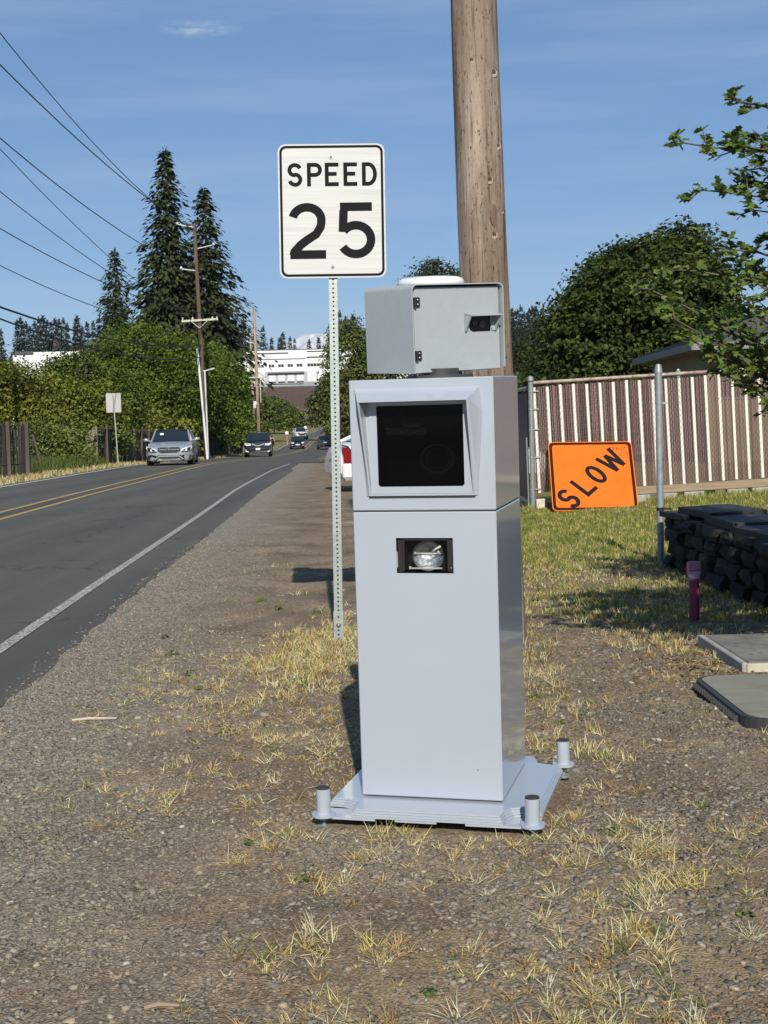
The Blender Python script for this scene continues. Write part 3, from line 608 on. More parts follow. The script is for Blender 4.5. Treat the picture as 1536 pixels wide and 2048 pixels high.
mb = MB(); s2 = .029                                         # larger anchor sleeve at the foot with a bolt
mb.add([pp(x, y, z) for z in (-.1, .185) for x, y in ((-s2, -s2), (s2, -s2), (s2, s2), (-s2, s2))], [(0, 1, 5, 4), (1, 2, 6, 5), (2, 3, 7, 6), (3, 0, 4, 7), (4, 5, 6, 7)]); sl = mb.build('anchor_sleeve', galv, sg)
for k in (0, 1, 2, 5): mb = MB(); mb.cyl(pp(0, -s2 - .0006, .025 + k*.0254), pp(0, -s2 + .002, .025 + k*.0254), .0058, 12); mb.build('sleeve_hole', sign_black, sl)
mb = MB(); mb.cyl(pp(0, -s2 - .004, .105), pp(0, -s2, .105), .014, 14); mb.ball(pp(0, -s2 - .006, .105), .009); mb.build('bolt', chrome, sl, smooth='edge')
pan_w = Matrix.Translation((-.252, 7.955, 2.484)) @ Matrix.Rotation(R(1.1), 4, 'Z') @ Matrix.Rotation(R(.6), 4, 'Y') @ Matrix.Rotation(R(-1.4), 4, 'X')
pan_l = Matrix.Translation((-.281, 7.93, 0)).inverted() @ pan_w
sheet = mat('white_sign_sheeting', (.60, .605, .59), .6, noise=(2.6, .11), spec=.15, stretch=(.5, 1, 26))
mb = MB(); mb.prism([(x, 0, z) for x, z in rr(SWX, SHZ, .045)], (0, 1, 0), .0025); pn = mb.build('sign_panel', sheet, sg); pn.matrix_local = pan_l
fr = lambda x, y, dd: (x, -dd - .0003, y)
mb = MB(); ring(mb, rr(SWX - .018, SHZ - .018, .038), rr(SWX - .046, SHZ - .046, .026), fr, .0008); mb.build('border', sign_black, pn)
top = SHZ/2; lf = -SWX/2
letters('SPEED', [(lf + x, top - .240) for x in (.054, .165, .267, .373, .479)], [.084, .086, .079, .079, .086], .133, .0222, fr, pn, sign_black)
letters('25', [(lf + .054, top - .652), (lf + .340, top - .652)], [.213, .210], .318, .0490, fr, pn, sign_black, 'digit')
for z in (top - .074, -top + .064):
    mb = MB(); mb.cyl((-.001, -.004, z), (-.001, 0, z), .0125, 16); mb.ball((-.001, -.005, z), .0072); mb.build('bolt', galv, pn, smooth='edge')

# ------------------------------------------------------------------ leaning orange SLOW sign
slow_w = Matrix.Translation((2.999, 19.43, .015)) @ Matrix.Rotation(R(-1.9), 4, 'Z') @ Matrix.Rotation(R(.8), 4, 'Y') @ Matrix.Rotation(R(-37.3), 4, 'X')
orange = mat('orange_sign_sheeting', (.80, .150, .006), .6, noise=(3.2, .10), spec=.2, speck=(17, .69, (.34, .075, .015)))
mb = MB(); S = 1.2192; mb.prism([(x, 0, z + S/2) for x, z in rr(S, S, .07)], (0, 1, 0), .012); sl_ = mb.build('slow_sign', orange, None); sl_.matrix_world = slow_w
tag(sl_, 'orange square SLOW sign lying on its side, leaning against the slatted fence', 'road sign')
fs = lambda x, y, dd: (x, -dd - .0005, y + S/2)
mb = MB(); ring(mb, rr(S - .028, S - .028, .062), rr(S - .112, S - .112, .045), fs, .0012); mb.build('border', mat('dark_brown_border', (.030, .009, .005), .75, spec=.12), sl_)
dkl = mat('faded_black_letter', (.012, .011, .013), .75, spec=.12, speck=(40, .72, (.15, .05, .02)))
ca = math.cos(R(45)); 
rot45 = lambda x, y, dd: fs((x - y) * ca, (x + y) * ca, dd)
hL, tL = .366, .060
for ch, cx, ww in (('S', -.540, .205), ('L', -.218, .215), ('O', .050, .215), ('W', .392, .315)):
    letters(ch, [(cx - ww/2, -hL/2 - .020)], ww, hL, tL, rot45, sl_, dkl, 'letter', .0012)
def marks(mb, sts, ox, oy, s, t, frame):
    for k, st in enumerate(sts): ribbon(mb, [(ox + x*s, oy + y*s) for x, y in st], t, frame, .0008 + k*.0001)
hand = mat('marker_pen', (.12, .035, .01), .6)
mb = MB()                                                   # hand-written row, upside down as it stands
marks(mb, [arc(.0, 0, .48, .5, 0, 360, 18), [(1.0, .75), (1.12, -.6)], [(1.1, .0), (1.45, .15), (1.62, .0), (1.72, -.4)], [(2.15, .55), (2.25, -.35)], [(2.75, .15), (3.0, .35), (3.45, .5)]], .315, .478, .062, .012, fs)
marks(mb, [[(.9, -1.75), (1.2, -2.2)], [(.75, -2.35), (1.6, -2.2)], arc(2.1, -1.6, .35, .45, 80, 280, 10), [(2.55, -1.35), (2.9, -1.3)], arc(3.05, -1.6, .35, .6, 60, -60, 8)], .315, .478, .062, .008, fs)
kind(mb.build('handwriting', hand, sl_), 'stuff')
mb = MB()
for st in ([(-.50, .33), (-.38, .17), (-.36, .11)], [(.02, .28), (.04, .16)], [(.03, -.35), (.05, -.52)], [(.0, -.32), (.10, -.30)], [(-.42, -.02), (-.36, -.10)], [(-.27, .03), (-.21, .09)], [(-.28, .36), (-.18, .31)], [(.15, -.24), (.24, -.31)], [(-.30, .02), (-.25, -.06)], [(-.08, -.26), (-.08, -.37)]): ribbon(mb, st, .005, fs, .0006)
for x, z in ((-.525, .505), (-.50, .485)): mb.cyl(fs(x, z, .001), fs(x, z, .0), .007, 8)
kind(mb.build('scratches', mat('scratch_brown', (.30, .085, .02), .6), sl_), 'stuff')

# ------------------------------------------------------------------ big timber utility pole behind the cabinet
def pole_mat():
    m = bpy.data.materials.new('weathered_pole_wood'); m.use_nodes = True; t = m.node_tree; b = t.nodes['Principled BSDF']; L = t.links.new
    b.inputs['Roughness'].default_value = .9; b.inputs['Specular IOR Level'].default_value = .15
    tcn = nn(t, 'ShaderNodeTexCoord')
    def nz_(sc, stretch, det=6):
        mp_ = nn(t, 'ShaderNodeMapping'); mp_.inputs['Scale'].default_value = stretch; L(tcn.outputs['Object'], mp_.inputs['Vector'])
        n = nn(t, 'ShaderNodeTexNoise'); n.inputs['Scale'].default_value = sc; n.inputs['Detail'].default_value = det; n.inputs['Roughness'].default_value = .65; L(mp_.outputs['Vector'], n.inputs['Vector']); return n.outputs['Fac']
    def rmp(f, *st):
        r = nn(t, 'ShaderNodeValToRGB'); e = r.color_ramp.elements
        while len(e) < len(st): e.new(.5)
        for k, (p, c) in enumerate(st): e[k].position = p; e[k].color = (*c, 1)
        L(f, r.inputs['Fac']); return r.outputs['Color']
    def mul(a, b_):
        q = nn(t, 'ShaderNodeMixRGB', blend_type='MULTIPLY'); q.inputs['Fac'].default_value = 1; L(a, q.inputs['Color1']); L(b_, q.inputs['Color2']); return q.outputs['Color']
    c = rmp(nz_(7, (1, 1, .09)), (.32, (.150, .108, .080)), (.55, (.285, .222, .172)), (.72, (.385, .320, .262)))
    c = mul(c, rmp(nz_(46, (1, 1, .035)), (.36, (.42, .38, .34)), (.46, (.95, .95, .95)), (.7, (1.12, 1.1, 1.08))))
    c = mul(c, rmp(nz_(95, (1, 1, .28)), (.34, (.18, .13, .10)), (.425, (1, 1, 1))))
    g = nn(t, 'ShaderNodeMixRGB'); L(rmp(nz_(3.2, (1, 1, .25)), (.50, (0, 0, 0)), (.60, (1, 1, 1))), g.inputs['Fac']); L(c, g.inputs['Color1'])
    L(mul(c, rmp(nz_(1, (1, 1, 1)), (0, (1.35, 1.42, 1.5)), (1, (1.45, 1.5, 1.55)))), g.inputs['Color2'])
    kk = nn(t, 'ShaderNodeMixRGB', blend_type='MULTIPLY'); kk.inputs['Fac'].default_value = 1; kk.inputs['Color2'].default_value = (K, K, K, 1); L(g.outputs['Color'], kk.inputs['Color1']); L(kk.outputs['Color'], b.inputs['Base Color'])
    bp = nn(t, 'ShaderNodeBump'); bp.inputs['Strength'].default_value = .8; bp.inputs['Distance'].default_value = .012; L(nz_(40, (1, 1, .04)), bp.inputs['Height']); L(bp.outputs['Normal'], b.inputs['Normal']); return m
pwood = pole_mat()
up_ = thing('utility_pole', 'thick weathered timber pole with knots and long cracks, right behind the speed camera', 'utility pole', (.648, 7.80, 0))
def pole_axis(z): return (.648 - .0305*z + .0028*z*z*.9, 7.80, z)
pz = np.arange(-.3, 11.01, .11); n = 56; V = []; crack = R(-96)
for i, z in enumerate(pz):
    ax = pole_axis(z) if z < 4.5 else (.648 - .0305*4.5 + .00252*4.5**2 - .008*(z-4.5), 7.80, z)
    for k in range(n):
        a = 2*math.pi*k/n
        r = .147 - .0052*z + .0022*math.sin(a*3 + z*.7) + .0016*math.sin(a*9 + z*1.9) + .0010*math.sin(a*17 - z*2.3)
        dd = abs((a - (2*math.pi + crack + .10*math.sin(z*.8)) + math.pi) % (2*math.pi) - math.pi)
        if dd < .06: r -= .014*(1 - dd/.06)
        d2 = abs((a - (2*math.pi + R(-70) + .05*math.sin(z*1.7)) + math.pi) % (2*math.pi) - math.pi)
        if d2 < .06 and math.sin(z*1.3) > -.2: r -= .006
        V.append((ax[0] - .648 + r*math.cos(a), r*math.sin(a), z))
F = [(i*n+k, i*n+(k+1) % n, (i+1)*n+(k+1) % n, (i+1)*n+k) for i in range(len(pz)-1) for k in range(n)]
mb = MB(); mb.add(V, F + [tuple(range((len(pz)-1)*n, len(pz)*n))]); shaft = mb.build('shaft', pwood, up_, smooth=True)
knot_m = mat('dark_knot', (.05, .032, .022), .8); scar_m = mat('bare_wood_scar', (.42, .33, .24), .8)
def on_pole(x, z, dr=0.0):                                  # point on the camera side of the pole
    ax = pole_axis(z); r = .147 - .0052*z; u = max(-.98, min(.98, (x - ax[0]) / r)); return Vector((x - .648, -r*math.sqrt(1-u*u) - dr, z))
for x, z, r in ((.545, 3.24, .0095), (.667, 3.18, .0125), (.684, 2.78, .010), (.632, 2.59, .011), (.650, 2.29, .011), (.575, 2.85, .007), (.630, 2.68, .006), (.55, 2.45, .006), (.66, 2.0, .008), (.60, 1.7, .008), (.70, 2.42, .006)):
    p = on_pole(x, z); mb = MB(); mb.ball(p, r, 10, 8, (1, .45, 1.25)); kn = mb.build('knot', knot_m, up_, smooth=True)
    mb = MB(); q = on_pole(x, z, .0005); V = [q + Vector((r*1.7*math.cos(t)*1.0, .006*abs(math.cos(t)), -r*.6 + r*1.9*math.sin(t))) for t in np.linspace(0, 2*math.pi, 12, endpoint=False)]
    mb.add(V + [q + Vector((0, -.004, -r*.5))], [(i, (i+1) % 12, 12) for i in range(12)]); mb.build('knot_rim', scar_m, kn)
mb = MB(); pts = [on_pole(.650 + .020*math.sin(t), 2.395 + .062*math.cos(t), .0012) for t in np.linspace(0, 2*math.pi, 16, endpoint=False)]
mb.add(pts + [on_pole(.650, 2.395, .005)], [(i, (i+1) % 16, 16) for i in range(16)]); mb.build('branch_scar', mat('brown_scar', (.16, .10, .072), .85, noise=(40, .3), stretch=(1, 1, .1)), up_, smooth=True)

# ------------------------------------------------------------------ slatted chain-link fence on the right
SL = .037                                                   # the ground and the fence rise to the right
FY = 20.32
fence = thing('slatted_fence', 'chain link fence with brown slats and every seventh slat white, behind the SLOW sign', 'fence', (2.17, FY, .02), (0, -math.atan(SL), 0))
brown = [mat('brown_slat', (.165, .095, .083), .5, noise=(1.2, .22), stretch=(1, 1, 3)), mat('brown_slat_faded', (.215, .137, .12), .55, noise=(2, .2)), mat('brown_slat_dark', (.10, .055, .048), .5, noise=(2, .2))]
white_sl = mat('white_slat', (.72, .70, .62), .5, noise=(6, .06), speck=(30, .72, (.35, .25, .2)))
FL, FB, FT = 11.0, .24, 1.80; sp = .0278
def slat_mesh(w, th, h):
    mb = MB(); mb.bbox((0, 0, h/2), (w, th, h), .002); me = bpy.data.meshes.new('slat'); me.from_pydata([tuple(v) for v in mb.v], [], mb.f); me.update(); return me
base_me = [slat_mesh(.0205, .008, FT - FB) for _ in range(3)]; white_me = slat_mesh(.040, .009, FT - FB)
for me, m in zip(base_me, brown): me.materials.append(m)
white_me.materials.append(white_sl)
i = 0; x = .0924; far_mb = MB()
while x < FL:
    w_ = (i % 7 == 2)
    if x > 4.3:
        far_mb.box((x, 0, (FB+FT)/2), (.0222, .008, FT-FB)); x += sp; i += 1; continue
    me = white_me if w_ else base_me[random.choice((0, 0, 1, 2))]
    o = bpy.data.objects.new('slat', me); COL.objects.link(o); o.parent = fence
    o.location = (x + random.uniform(-.0015, .0015), -.006 if w_ else random.uniform(-.0015, .003), FB - .012 + random.uniform(-.012, .012)); o.rotation_euler = (random.uniform(-.004, .004), random.uniform(-.003, .003), random.uniform(-.12, .12))
    if w_: o['label'] = 'white slat'
    x += sp; i += 1
kind(far_mb.build('slats_beyond', brown[0], fence), 'stuff')
mb = MB(); st = .056; yw = -.009                              # the wire diamonds in front of the slats
H = FT - FB + .02
for s in (1, -1):
    k = -H
    while k < FL + H:
        a, b = (k, FB), (k + s*H*.62, FB + H)
        x0, x1 = sorted((a[0], b[0]))
        if x1 > .06 and x0 < FL:
            t0, t1 = 0.0, 1.0
            def cut(t0, t1):
                lo_, hi_ = .10, FL
                for lim, sg_ in ((lo_, 1), (hi_, -1)):
                    f0, f1 = (a[0] + (b[0]-a[0])*t0 - lim)*sg_, (a[0] + (b[0]-a[0])*t1 - lim)*sg_
                    if f0 < 0 and f1 < 0: return None
                    if f0 < 0: t0 = t0 + (t1-t0)*(-f0)/(f1-f0)
                    elif f1 < 0: t1 = t0 + (t1-t0)*f0/(f0-f1)
                return t0, t1
            tt = cut(t0, t1)
            if tt: mb.tube([(a[0]+(b[0]-a[0])*t, yw - .002*s, a[1]+(b[1]-a[1])*t) for t in tt], .0015, 3, False)
        k += st
kind(mb.build('wire_mesh', mat('dull_brown_wire', (.10, .085, .075), .7, metal=.2), fence), 'stuff')
rail_m = mat('rusty_pale_pipe', (.48, .42, .37), .6, metal=.1, noise=(9, .3), col2=(.20, .11, .075), speck=(22, .62, (.16, .08, .05)))
mb = MB(); mb.cyl((.13, .012, FT + .045), (FL, .012, FT + .045), .027, 12); mb.build('top_rail', rail_m, fence, smooth='edge')
fpost = mat('green_grey_post', (.25, .285, .285), .5, metal=.3, noise=(9, .18))
mb = MB(); mb.tube([(.03, -.025, -.12), (.105, -.02, 1.90)], .039, 16); p1 = mb.build('fence_post', fpost, fence, smooth='edge')
mb = MB(); mb.ball((.105, -.02, 1.915), .045, 14, 8, (1, 1, .8)); mb.cyl((.105, -.02, 1.86), (.105, -.02, 1.915), .044, 16); mb.build('post_cap', fpost, p1, smooth=True)
for z in (1.72, 1.46, 1.16, .75, .28):
    mb = MB(); mb.cyl((.035 + .037*z, -.023, z - .012), (.035 + .037*z, -.023, z + .012), .0425, 16); mb.box((.10 + .03*z, -.03, z), (.11, .006, .018)); mb.build('tension_band', galv, p1)
mb = MB(); mb.tube([(.075, -.014, .1), (.135, -.012, 1.76)], .006, 6); mb.build('tension_bar', galv, fence)
mb = MB(); mb.tube([(-.03, -.04, -.1), (-.005, -.04, 1.05)], .011, 8); mb.build('brace_rod', galv, fence)
mb = MB(); mb.tube([(2.325, .035, .0), (2.29, .035, FT + .10)], .030, 14); p2 = mb.build('fence_post', galv2, fence, smooth='edge')
mb = MB(); mb.cyl((2.292, .035, FT + .02), (2.29, .035, FT + .09), .037, 14); mb.ball((2.29, .035, FT + .10), .022); mb.build('post_cap', galv, p2)
wood_b = mat('weathered_board', (.30, .225, .15), .85, noise=(5, .25), bump=(60, .4), stretch=(.25, 1, 4))
mb = MB(); mb.bbox((6.1, -.032, .165), (9.75, .04, .115), .004); mb.build('kick_board', wood_b, fence)
conc = mat('rough_concrete', (.36, .35, .32), .9, noise=(12, .16), bump=(60, .5))
dkwood = mat('dark_post_stub', (.14, .105, .08), .9, noise=(20, .3), stretch=(1, 1, .2))
for k, x in enumerate((.16, 1.62, 2.02, 2.42, 3.06, 3.42, 3.95, 4.35)):
    mb = MB(); mb.bbox((x, .015, .03), (.30 if k else .15, .17, .14 if k else .20), .01, (0, 0, random.uniform(-.05, .05))); mb.build('footing_block', mat('pale_rubble', (.62, .56, .44), .9, noise=(15, .3), bump=(30, 1)) if k == 0 else conc, fence)
for x in (1.83, 2.80, 3.70): mb = MB(); mb.bbox((x, .0, .04), (.155, .12, .16), .006); mb.build('footing_stub', dkwood, fence)
# the fence's return running away from the road, in its own shade
ret = thing('return_fence', 'dark red-brown slatted fence running away from the road behind the grey corner post', 'fence', (2.30, FY + .05, 0))
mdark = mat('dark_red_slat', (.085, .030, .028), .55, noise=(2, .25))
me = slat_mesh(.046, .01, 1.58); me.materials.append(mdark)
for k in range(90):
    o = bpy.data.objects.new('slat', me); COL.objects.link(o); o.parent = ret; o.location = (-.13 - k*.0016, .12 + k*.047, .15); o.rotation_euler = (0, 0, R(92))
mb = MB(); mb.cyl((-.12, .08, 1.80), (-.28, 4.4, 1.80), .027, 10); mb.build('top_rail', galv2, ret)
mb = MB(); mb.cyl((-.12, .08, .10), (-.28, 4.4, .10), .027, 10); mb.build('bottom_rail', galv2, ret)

# single steel post, magenta marker, slab, box lid, stone wall
fp = thing('steel_post', 'single grey steel pipe post with a domed cap standing beside the stone wall', 'post', (2.42, 12.02, 0))
mb = MB(); mb.tube([(0, 0, -.1), (.0, 0, 1.66)], .0300, 20); mb.build('pipe', galv2, fp, smooth='edge')
mb = MB(); mb.tube([(0, 0, 1.655), (0, 0, 1.69), (0, 0, 1.70), (0, 0, 1.715), (0, 0, 1.735), (0, 0, 1.742)], [.034, .034, .029, .0295, .022, .004], 20); mb.build('cap', galv2, fp, smooth='edge')
for z, l in ((.475, .075), (1.40, .06)):
    mb = MB(); mb.cyl((0, 0, z - .014), (0, 0, z + .014), .033, 20); mb.box((l*.5 + .02, -.01, z), (l, .010, .016)); mb.build('band', galv2 if z > 1 else black_pl, fp, smooth='edge')
mk = thing('marker_post', 'faded magenta plastic utility marker with a flattened pale top, in front of the stone wall', 'marker post', (1.882, 8.36, 0), (0, 0, R(-6)))
mag = mat('magenta_plastic', (.255, .022, .075), .5, noise=(8, .12)); pal = mat('faded_pink_plastic', (.48, .27, .34), .5, noise=(10, .15))
mb = MB(); mb.tube([(0, 0, -.1), (.002, 0, .27)], .031, 16); mb.build('tube', mag, mk, smooth='edge')
def oval(a, b_, z, n=20): return [(a*math.cos(2*math.pi*i/n), b_*math.sin(2*math.pi*i/n), z) for i in range(n)]
def loft(rs): 
    mb = MB(); n = len(rs[0]); mb.add([p for r in rs for p in r], [(j*n+i, j*n+(i+1) % n, (j+1)*n+(i+1) % n, (j+1)*n+i) for j in range(len(rs)-1) for i in range(n)] + [tuple(range(n))[::-1], tuple(range((len(rs)-1)*n, len(rs)*n))]); return mb
loft([oval(.0312, .0312, .262), oval(.0335, .026, .28), oval(.042, .014, .302), oval(.0425, .013, .318)]).build('flattened_neck', pal, mk, smooth='edge')
loft([oval(.043, .0145, .3185), oval(.043, .0145, .322)]).build('seam', mag, mk)
loft([oval(.043, .013, .3225), oval(.0435, .0125, .36), oval(.040, .011, .372), oval(.034, .009, .376)]).build('flat_head', mat('pink_plastic', (.40, .14, .20), .5, noise=(12, .15)), mk, smooth='edge')
sb = thing('concrete_slab', 'low mossy concrete slab with a chamfered rim, between box lid and stone wall', 'slab', (1.735, 6.58, 0))
cst = mat('stained_concrete', (.185, .175, .155), .9, noise=(3.5, .4), bump=(50, .5), speck=(18, .62, (.10, .095, .085)))
mb = MB(); mb.bbox((.55, .45, .005), (1.1, .9, .11), .012); mb.build('slab_body', cst, sb)
mb = MB()
mb.bbox((.55, -.012, .015), (1.12, .030, .082), .006); mb.build('front_rim', mat('pale_mossy_concrete', (.46, .44, .33), .9, noise=(9, .3), bump=(60, .5)), sb)
mb = MB(); mb.bbox((-.014, .45, .018), (.030, .93, .082), .006); mb.build('side_rim', conc, sb)
ld = thing('utility_box_lid', 'olive grey utility box lid with rounded corners in a ribbed black frame', 'box lid', (1.405, 5.33, .018), (0, 0, 0))
lidm = mat('polymer_lid', (.235, .228, .175), .75, noise=(7, .22), bump=(90, .3), stretch=(.5, 2, 1), speck=(9, .70, (.36, .36, .31)))
def rrect(x0, y0, x1, y1, r, n=7):
    pts = []
    for cx, cy, a in ((x1-r, y1-r, 0), (x0+r, y1-r, 90), (x0+r, y0+r, 180), (x1-r, y0+r, 270)): pts += [(cx + r*math.cos(R(a+90*i/n)), cy + r*math.sin(R(a+90*i/n))) for i in range(n+1)]
    return pts
o_, i_ = rrect(-.005, 0, 1.3, .98, .13), rrect(.016, .021, 1.279, .959, .112)
mb = MB(); n = len(o_)
mb.add([(x, y, z) for z in (-.08, .034) for x, y in o_] + [(x, y, z) for z in (.034, .0) for x, y in i_], [(k, (k+1) % n, (k+1) % n + n, k+n) for k in range(n)] + [(n+k, n+(k+1) % n, 2*n+(k+1) % n, 2*n+k) for k in range(n)] + [(2*n+k, 2*n+(k+1) % n, 3*n+(k+1) % n, 3*n+k) for k in range(n)])
frm = mb.build('frame', mat('black_frame_plastic', (.035, .037, .038), .6), ld)
mb = MB()
for x, y in [(-.012, t) for t in np.arange(.14, .86, .042)] + [(t, -.008) for t in np.arange(.14, 1.2, .042)]:
    a = (.024, .007, .08) if x < 0 else (.007, .024, .08); mb.box((x, y, -.016), a)
kind(mb.build('frame_ribs', mat('black_frame_plastic', (.035, .037, .038), .6), ld), 'stuff')
mb = MB(); mb.prism([(x, y, .0) for x, y in rrect(.019, .024, 1.276, .956, .109)], (0, 0, 1), .037); mb.build('lid_plate', lidm, ld)
mb = MB(); mb.cyl((.30, .32, .0365), (.30, .32, .0378), .012, 12); mb.build('lid_bolt', black_pl, ld)

def rock(sx, sy, sz, seed, jag=.13):
    rg = np.random.default_rng(seed); mb = MB(); g = (-1, 0, 1); V = {}; P = []
    for a in g:
        for b_ in g:
            for c__ in g:
                if (a, b_, c__) == (0, 0, 0): continue
                p = np.array([a, b_, c__], float); q = p * (1 - .10*(np.abs(p).sum() - 1)); q += rg.uniform(-jag, jag, 3); V[(a, b_, c__)] = len(P); P.append((q[0]*sx/2, q[1]*sy/2, q[2]*sz/2))
    F = []
    for ax_ in range(3):
        for s in (-1, 1):
            for u in (-1, 0):
                for w in (-1, 0):
                    def key(a, b_): k = [0, 0, 0]; k[ax_] = s; o = [i for i in range(3) if i != ax_]; k[o[0]] = a; k[o[1]] = b_; return V[tuple(k)]
                    F.append((key(u, w), key(u+1, w), key(u+1, w+1), key(u, w+1)))
    mb.add(P, F); return mb
wall = thing('stone_wall', 'low dark dry stone wall with slab caps, in the shade of the hawthorn', 'stone wall', (2.40, 11.80, 0))
stm = [mat('dark_stone_%d' % i, c, .95, noise=(9, .35), bump=(40, .8)) for i, c in enumerate(((.020, .019, .016), (.028, .026, .020), (.015, .014, .012), (.032, .026, .018)))]  # dark stones, lowered to near black so the colour deepens the hawthorn's shade
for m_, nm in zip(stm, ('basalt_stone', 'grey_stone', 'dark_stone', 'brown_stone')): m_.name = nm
rmesh = []
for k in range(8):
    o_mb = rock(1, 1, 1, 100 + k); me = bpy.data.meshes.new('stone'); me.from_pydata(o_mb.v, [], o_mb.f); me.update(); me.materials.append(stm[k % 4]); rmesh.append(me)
def stone(px, py, pz_, sx, sy, sz, rz):
    o = bpy.data.objects.new('stone', random.choice(rmesh)); COL.objects.link(o); o.parent = wall; o.location = (px, py, pz_); o.scale = (sx, sy, sz); o.rotation_euler = (random.uniform(-.05, .05), random.uniform(-.05, .05), rz + random.uniform(-.06, .06))
def wface(y): return .012*(-y) + .0                          # face line drifts right towards the viewer
zc = 0.0
for course in range(4):
    hgt = (.13, .12, .11, .10)[course]; y = .0
    while y > -4.4:
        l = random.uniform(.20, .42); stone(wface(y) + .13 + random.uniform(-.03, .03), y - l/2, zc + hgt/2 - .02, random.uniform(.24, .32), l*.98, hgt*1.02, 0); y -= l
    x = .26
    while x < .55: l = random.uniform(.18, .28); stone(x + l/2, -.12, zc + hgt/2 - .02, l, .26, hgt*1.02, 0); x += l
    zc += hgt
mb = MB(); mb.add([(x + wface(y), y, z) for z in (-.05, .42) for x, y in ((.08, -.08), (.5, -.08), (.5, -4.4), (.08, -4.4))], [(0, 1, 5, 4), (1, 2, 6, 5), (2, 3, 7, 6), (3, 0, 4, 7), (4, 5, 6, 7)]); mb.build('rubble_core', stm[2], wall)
slabm = mat('slate_cap', (.022, .0225, .023), .75, noise=(5, .22), bump=(25, .4))  # cap colour lowered with the stones, carrying part of the tree shade
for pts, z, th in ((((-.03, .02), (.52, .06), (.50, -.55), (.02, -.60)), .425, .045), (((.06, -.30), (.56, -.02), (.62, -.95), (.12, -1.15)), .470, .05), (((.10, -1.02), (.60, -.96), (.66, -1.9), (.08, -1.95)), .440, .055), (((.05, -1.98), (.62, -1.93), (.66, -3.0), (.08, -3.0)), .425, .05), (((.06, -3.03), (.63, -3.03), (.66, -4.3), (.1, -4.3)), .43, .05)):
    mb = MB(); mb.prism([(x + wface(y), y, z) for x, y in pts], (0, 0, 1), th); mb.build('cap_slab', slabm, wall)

# ------------------------------------------------------------------ house beyond the fence
hs_ = thing('bungalow', 'low olive bungalow with a dark shingled hip roof showing above the slatted fence', 'house', (7.25, 32, .66))
wallm = mat('olive_siding', (.22, .20, .125), .8, noise=(3, .1)); roofm = mat('charcoal_shingle', (.075, .074, .076), .9, noise=(9, .35), bump=(40, .6)); fas = mat('grey_fascia', (.20, .20, .205), .6)
def hip(x0, x1, y0, y1, ze, zr, name_par, rows=12):
    """hip roof as overlapping shingle courses on the four slopes"""
    cx0, cx1, cy = x0 + (y1-y0)/2, x1 - (y1-y0)/2, (y0+y1)/2
    rf = None
    for side_, m_ in (('f', 1), ('l', 1), ('b', 1), ('r', 1)):
        mb = MB()
        for k in range(rows):
            t0, t1 = k/rows, (k+1)/rows
            def edge(t):
                xa, xb = x0 + (cx0-x0)*t, x1 + (cx1-x1)*t; ya, yb = y0 + (cy-y0)*t, y1 + (cy-y1)*t
                return {'f': ((xa, ya), (xb, ya)), 'b': ((xb, yb), (xa, yb)), 'l': ((xa, yb), (xa, ya)), 'r': ((xb, ya), (xb, yb))}[side_]
            (a0, b0), (a1, b1) = edge(t0), edge(t1); za, zb = ze + (zr-ze)*t0 + .028, ze + (zr-ze)*t1 + .002
            mb.add([(*a0, za), (*b0, za), (*b1, zb), (*a1, zb), (*a0, za - .03), (*b0, za - .03)], [(0, 1, 2, 3), (4, 5, 1, 0)])
        o = mb.build('roof' if rf is None else 'roof_slope', roofm, hs_ if rf is None else rf)
        rf = rf or o
    mb = MB()
    for a, b_ in (((x0, y0), (x1, y0)), ((x1, y0), (x1, y1)), ((x1, y1), (x0, y1)), ((x0, y1), (x0, y0))):
        c = ((a[0]+b_[0])/2, (a[1]+b_[1])/2, ze - .09); dx, dy = abs(a[0]-b_[0]), abs(a[1]-b_[1]); mb.box(c, (max(dx, .06), max(dy, .06), .17))
    mb.add([(x0, y0, ze-.16), (x1, y0, ze-.16), (x1, y1, ze-.16), (x0, y1, ze-.16)], [(0, 1, 2, 3)]); mb.build('fascia', fas, rf); return rf
hip(0, 9, 0, 7.6, 2.42, 3.75, hs_); 
hip(2.15, 9.6, -1.1, 5.4, 2.55, 3.62, hs_)
hip(4.6, 12, 7, 14, 2.9, 5.0, hs_, 9)
mb = MB(); mb.box((4.6, 4.0, .9), (8.2, 6.6, 2.9)); mb.build('wall', wallm, hs_)
mb = MB(); mb.box((6.0, 2.2, 1.0), (6.6, 5.6, 3.0)); mb.build('wing_wall', wallm, hs_)
mb = MB(); mb.box((8.5, 10.4, 1.4), (6.2, 6.2, 3.1)); mb.build('rear_wall', wallm, hs_)
for x, y in ((1.2, .69), (3.2, -.61), (4.4, -.61)):
    mb = MB(); mb.box((x, y, 1.6), (.9, .04, 1.0)); w_ = mb.build('window', fas, hs_); mb = MB(); mb.box((x, y - .025, 1.6), (.78, .02, .88)); mb.build('pane', mat('dark_window', (.02, .025, .03), .06), w_)

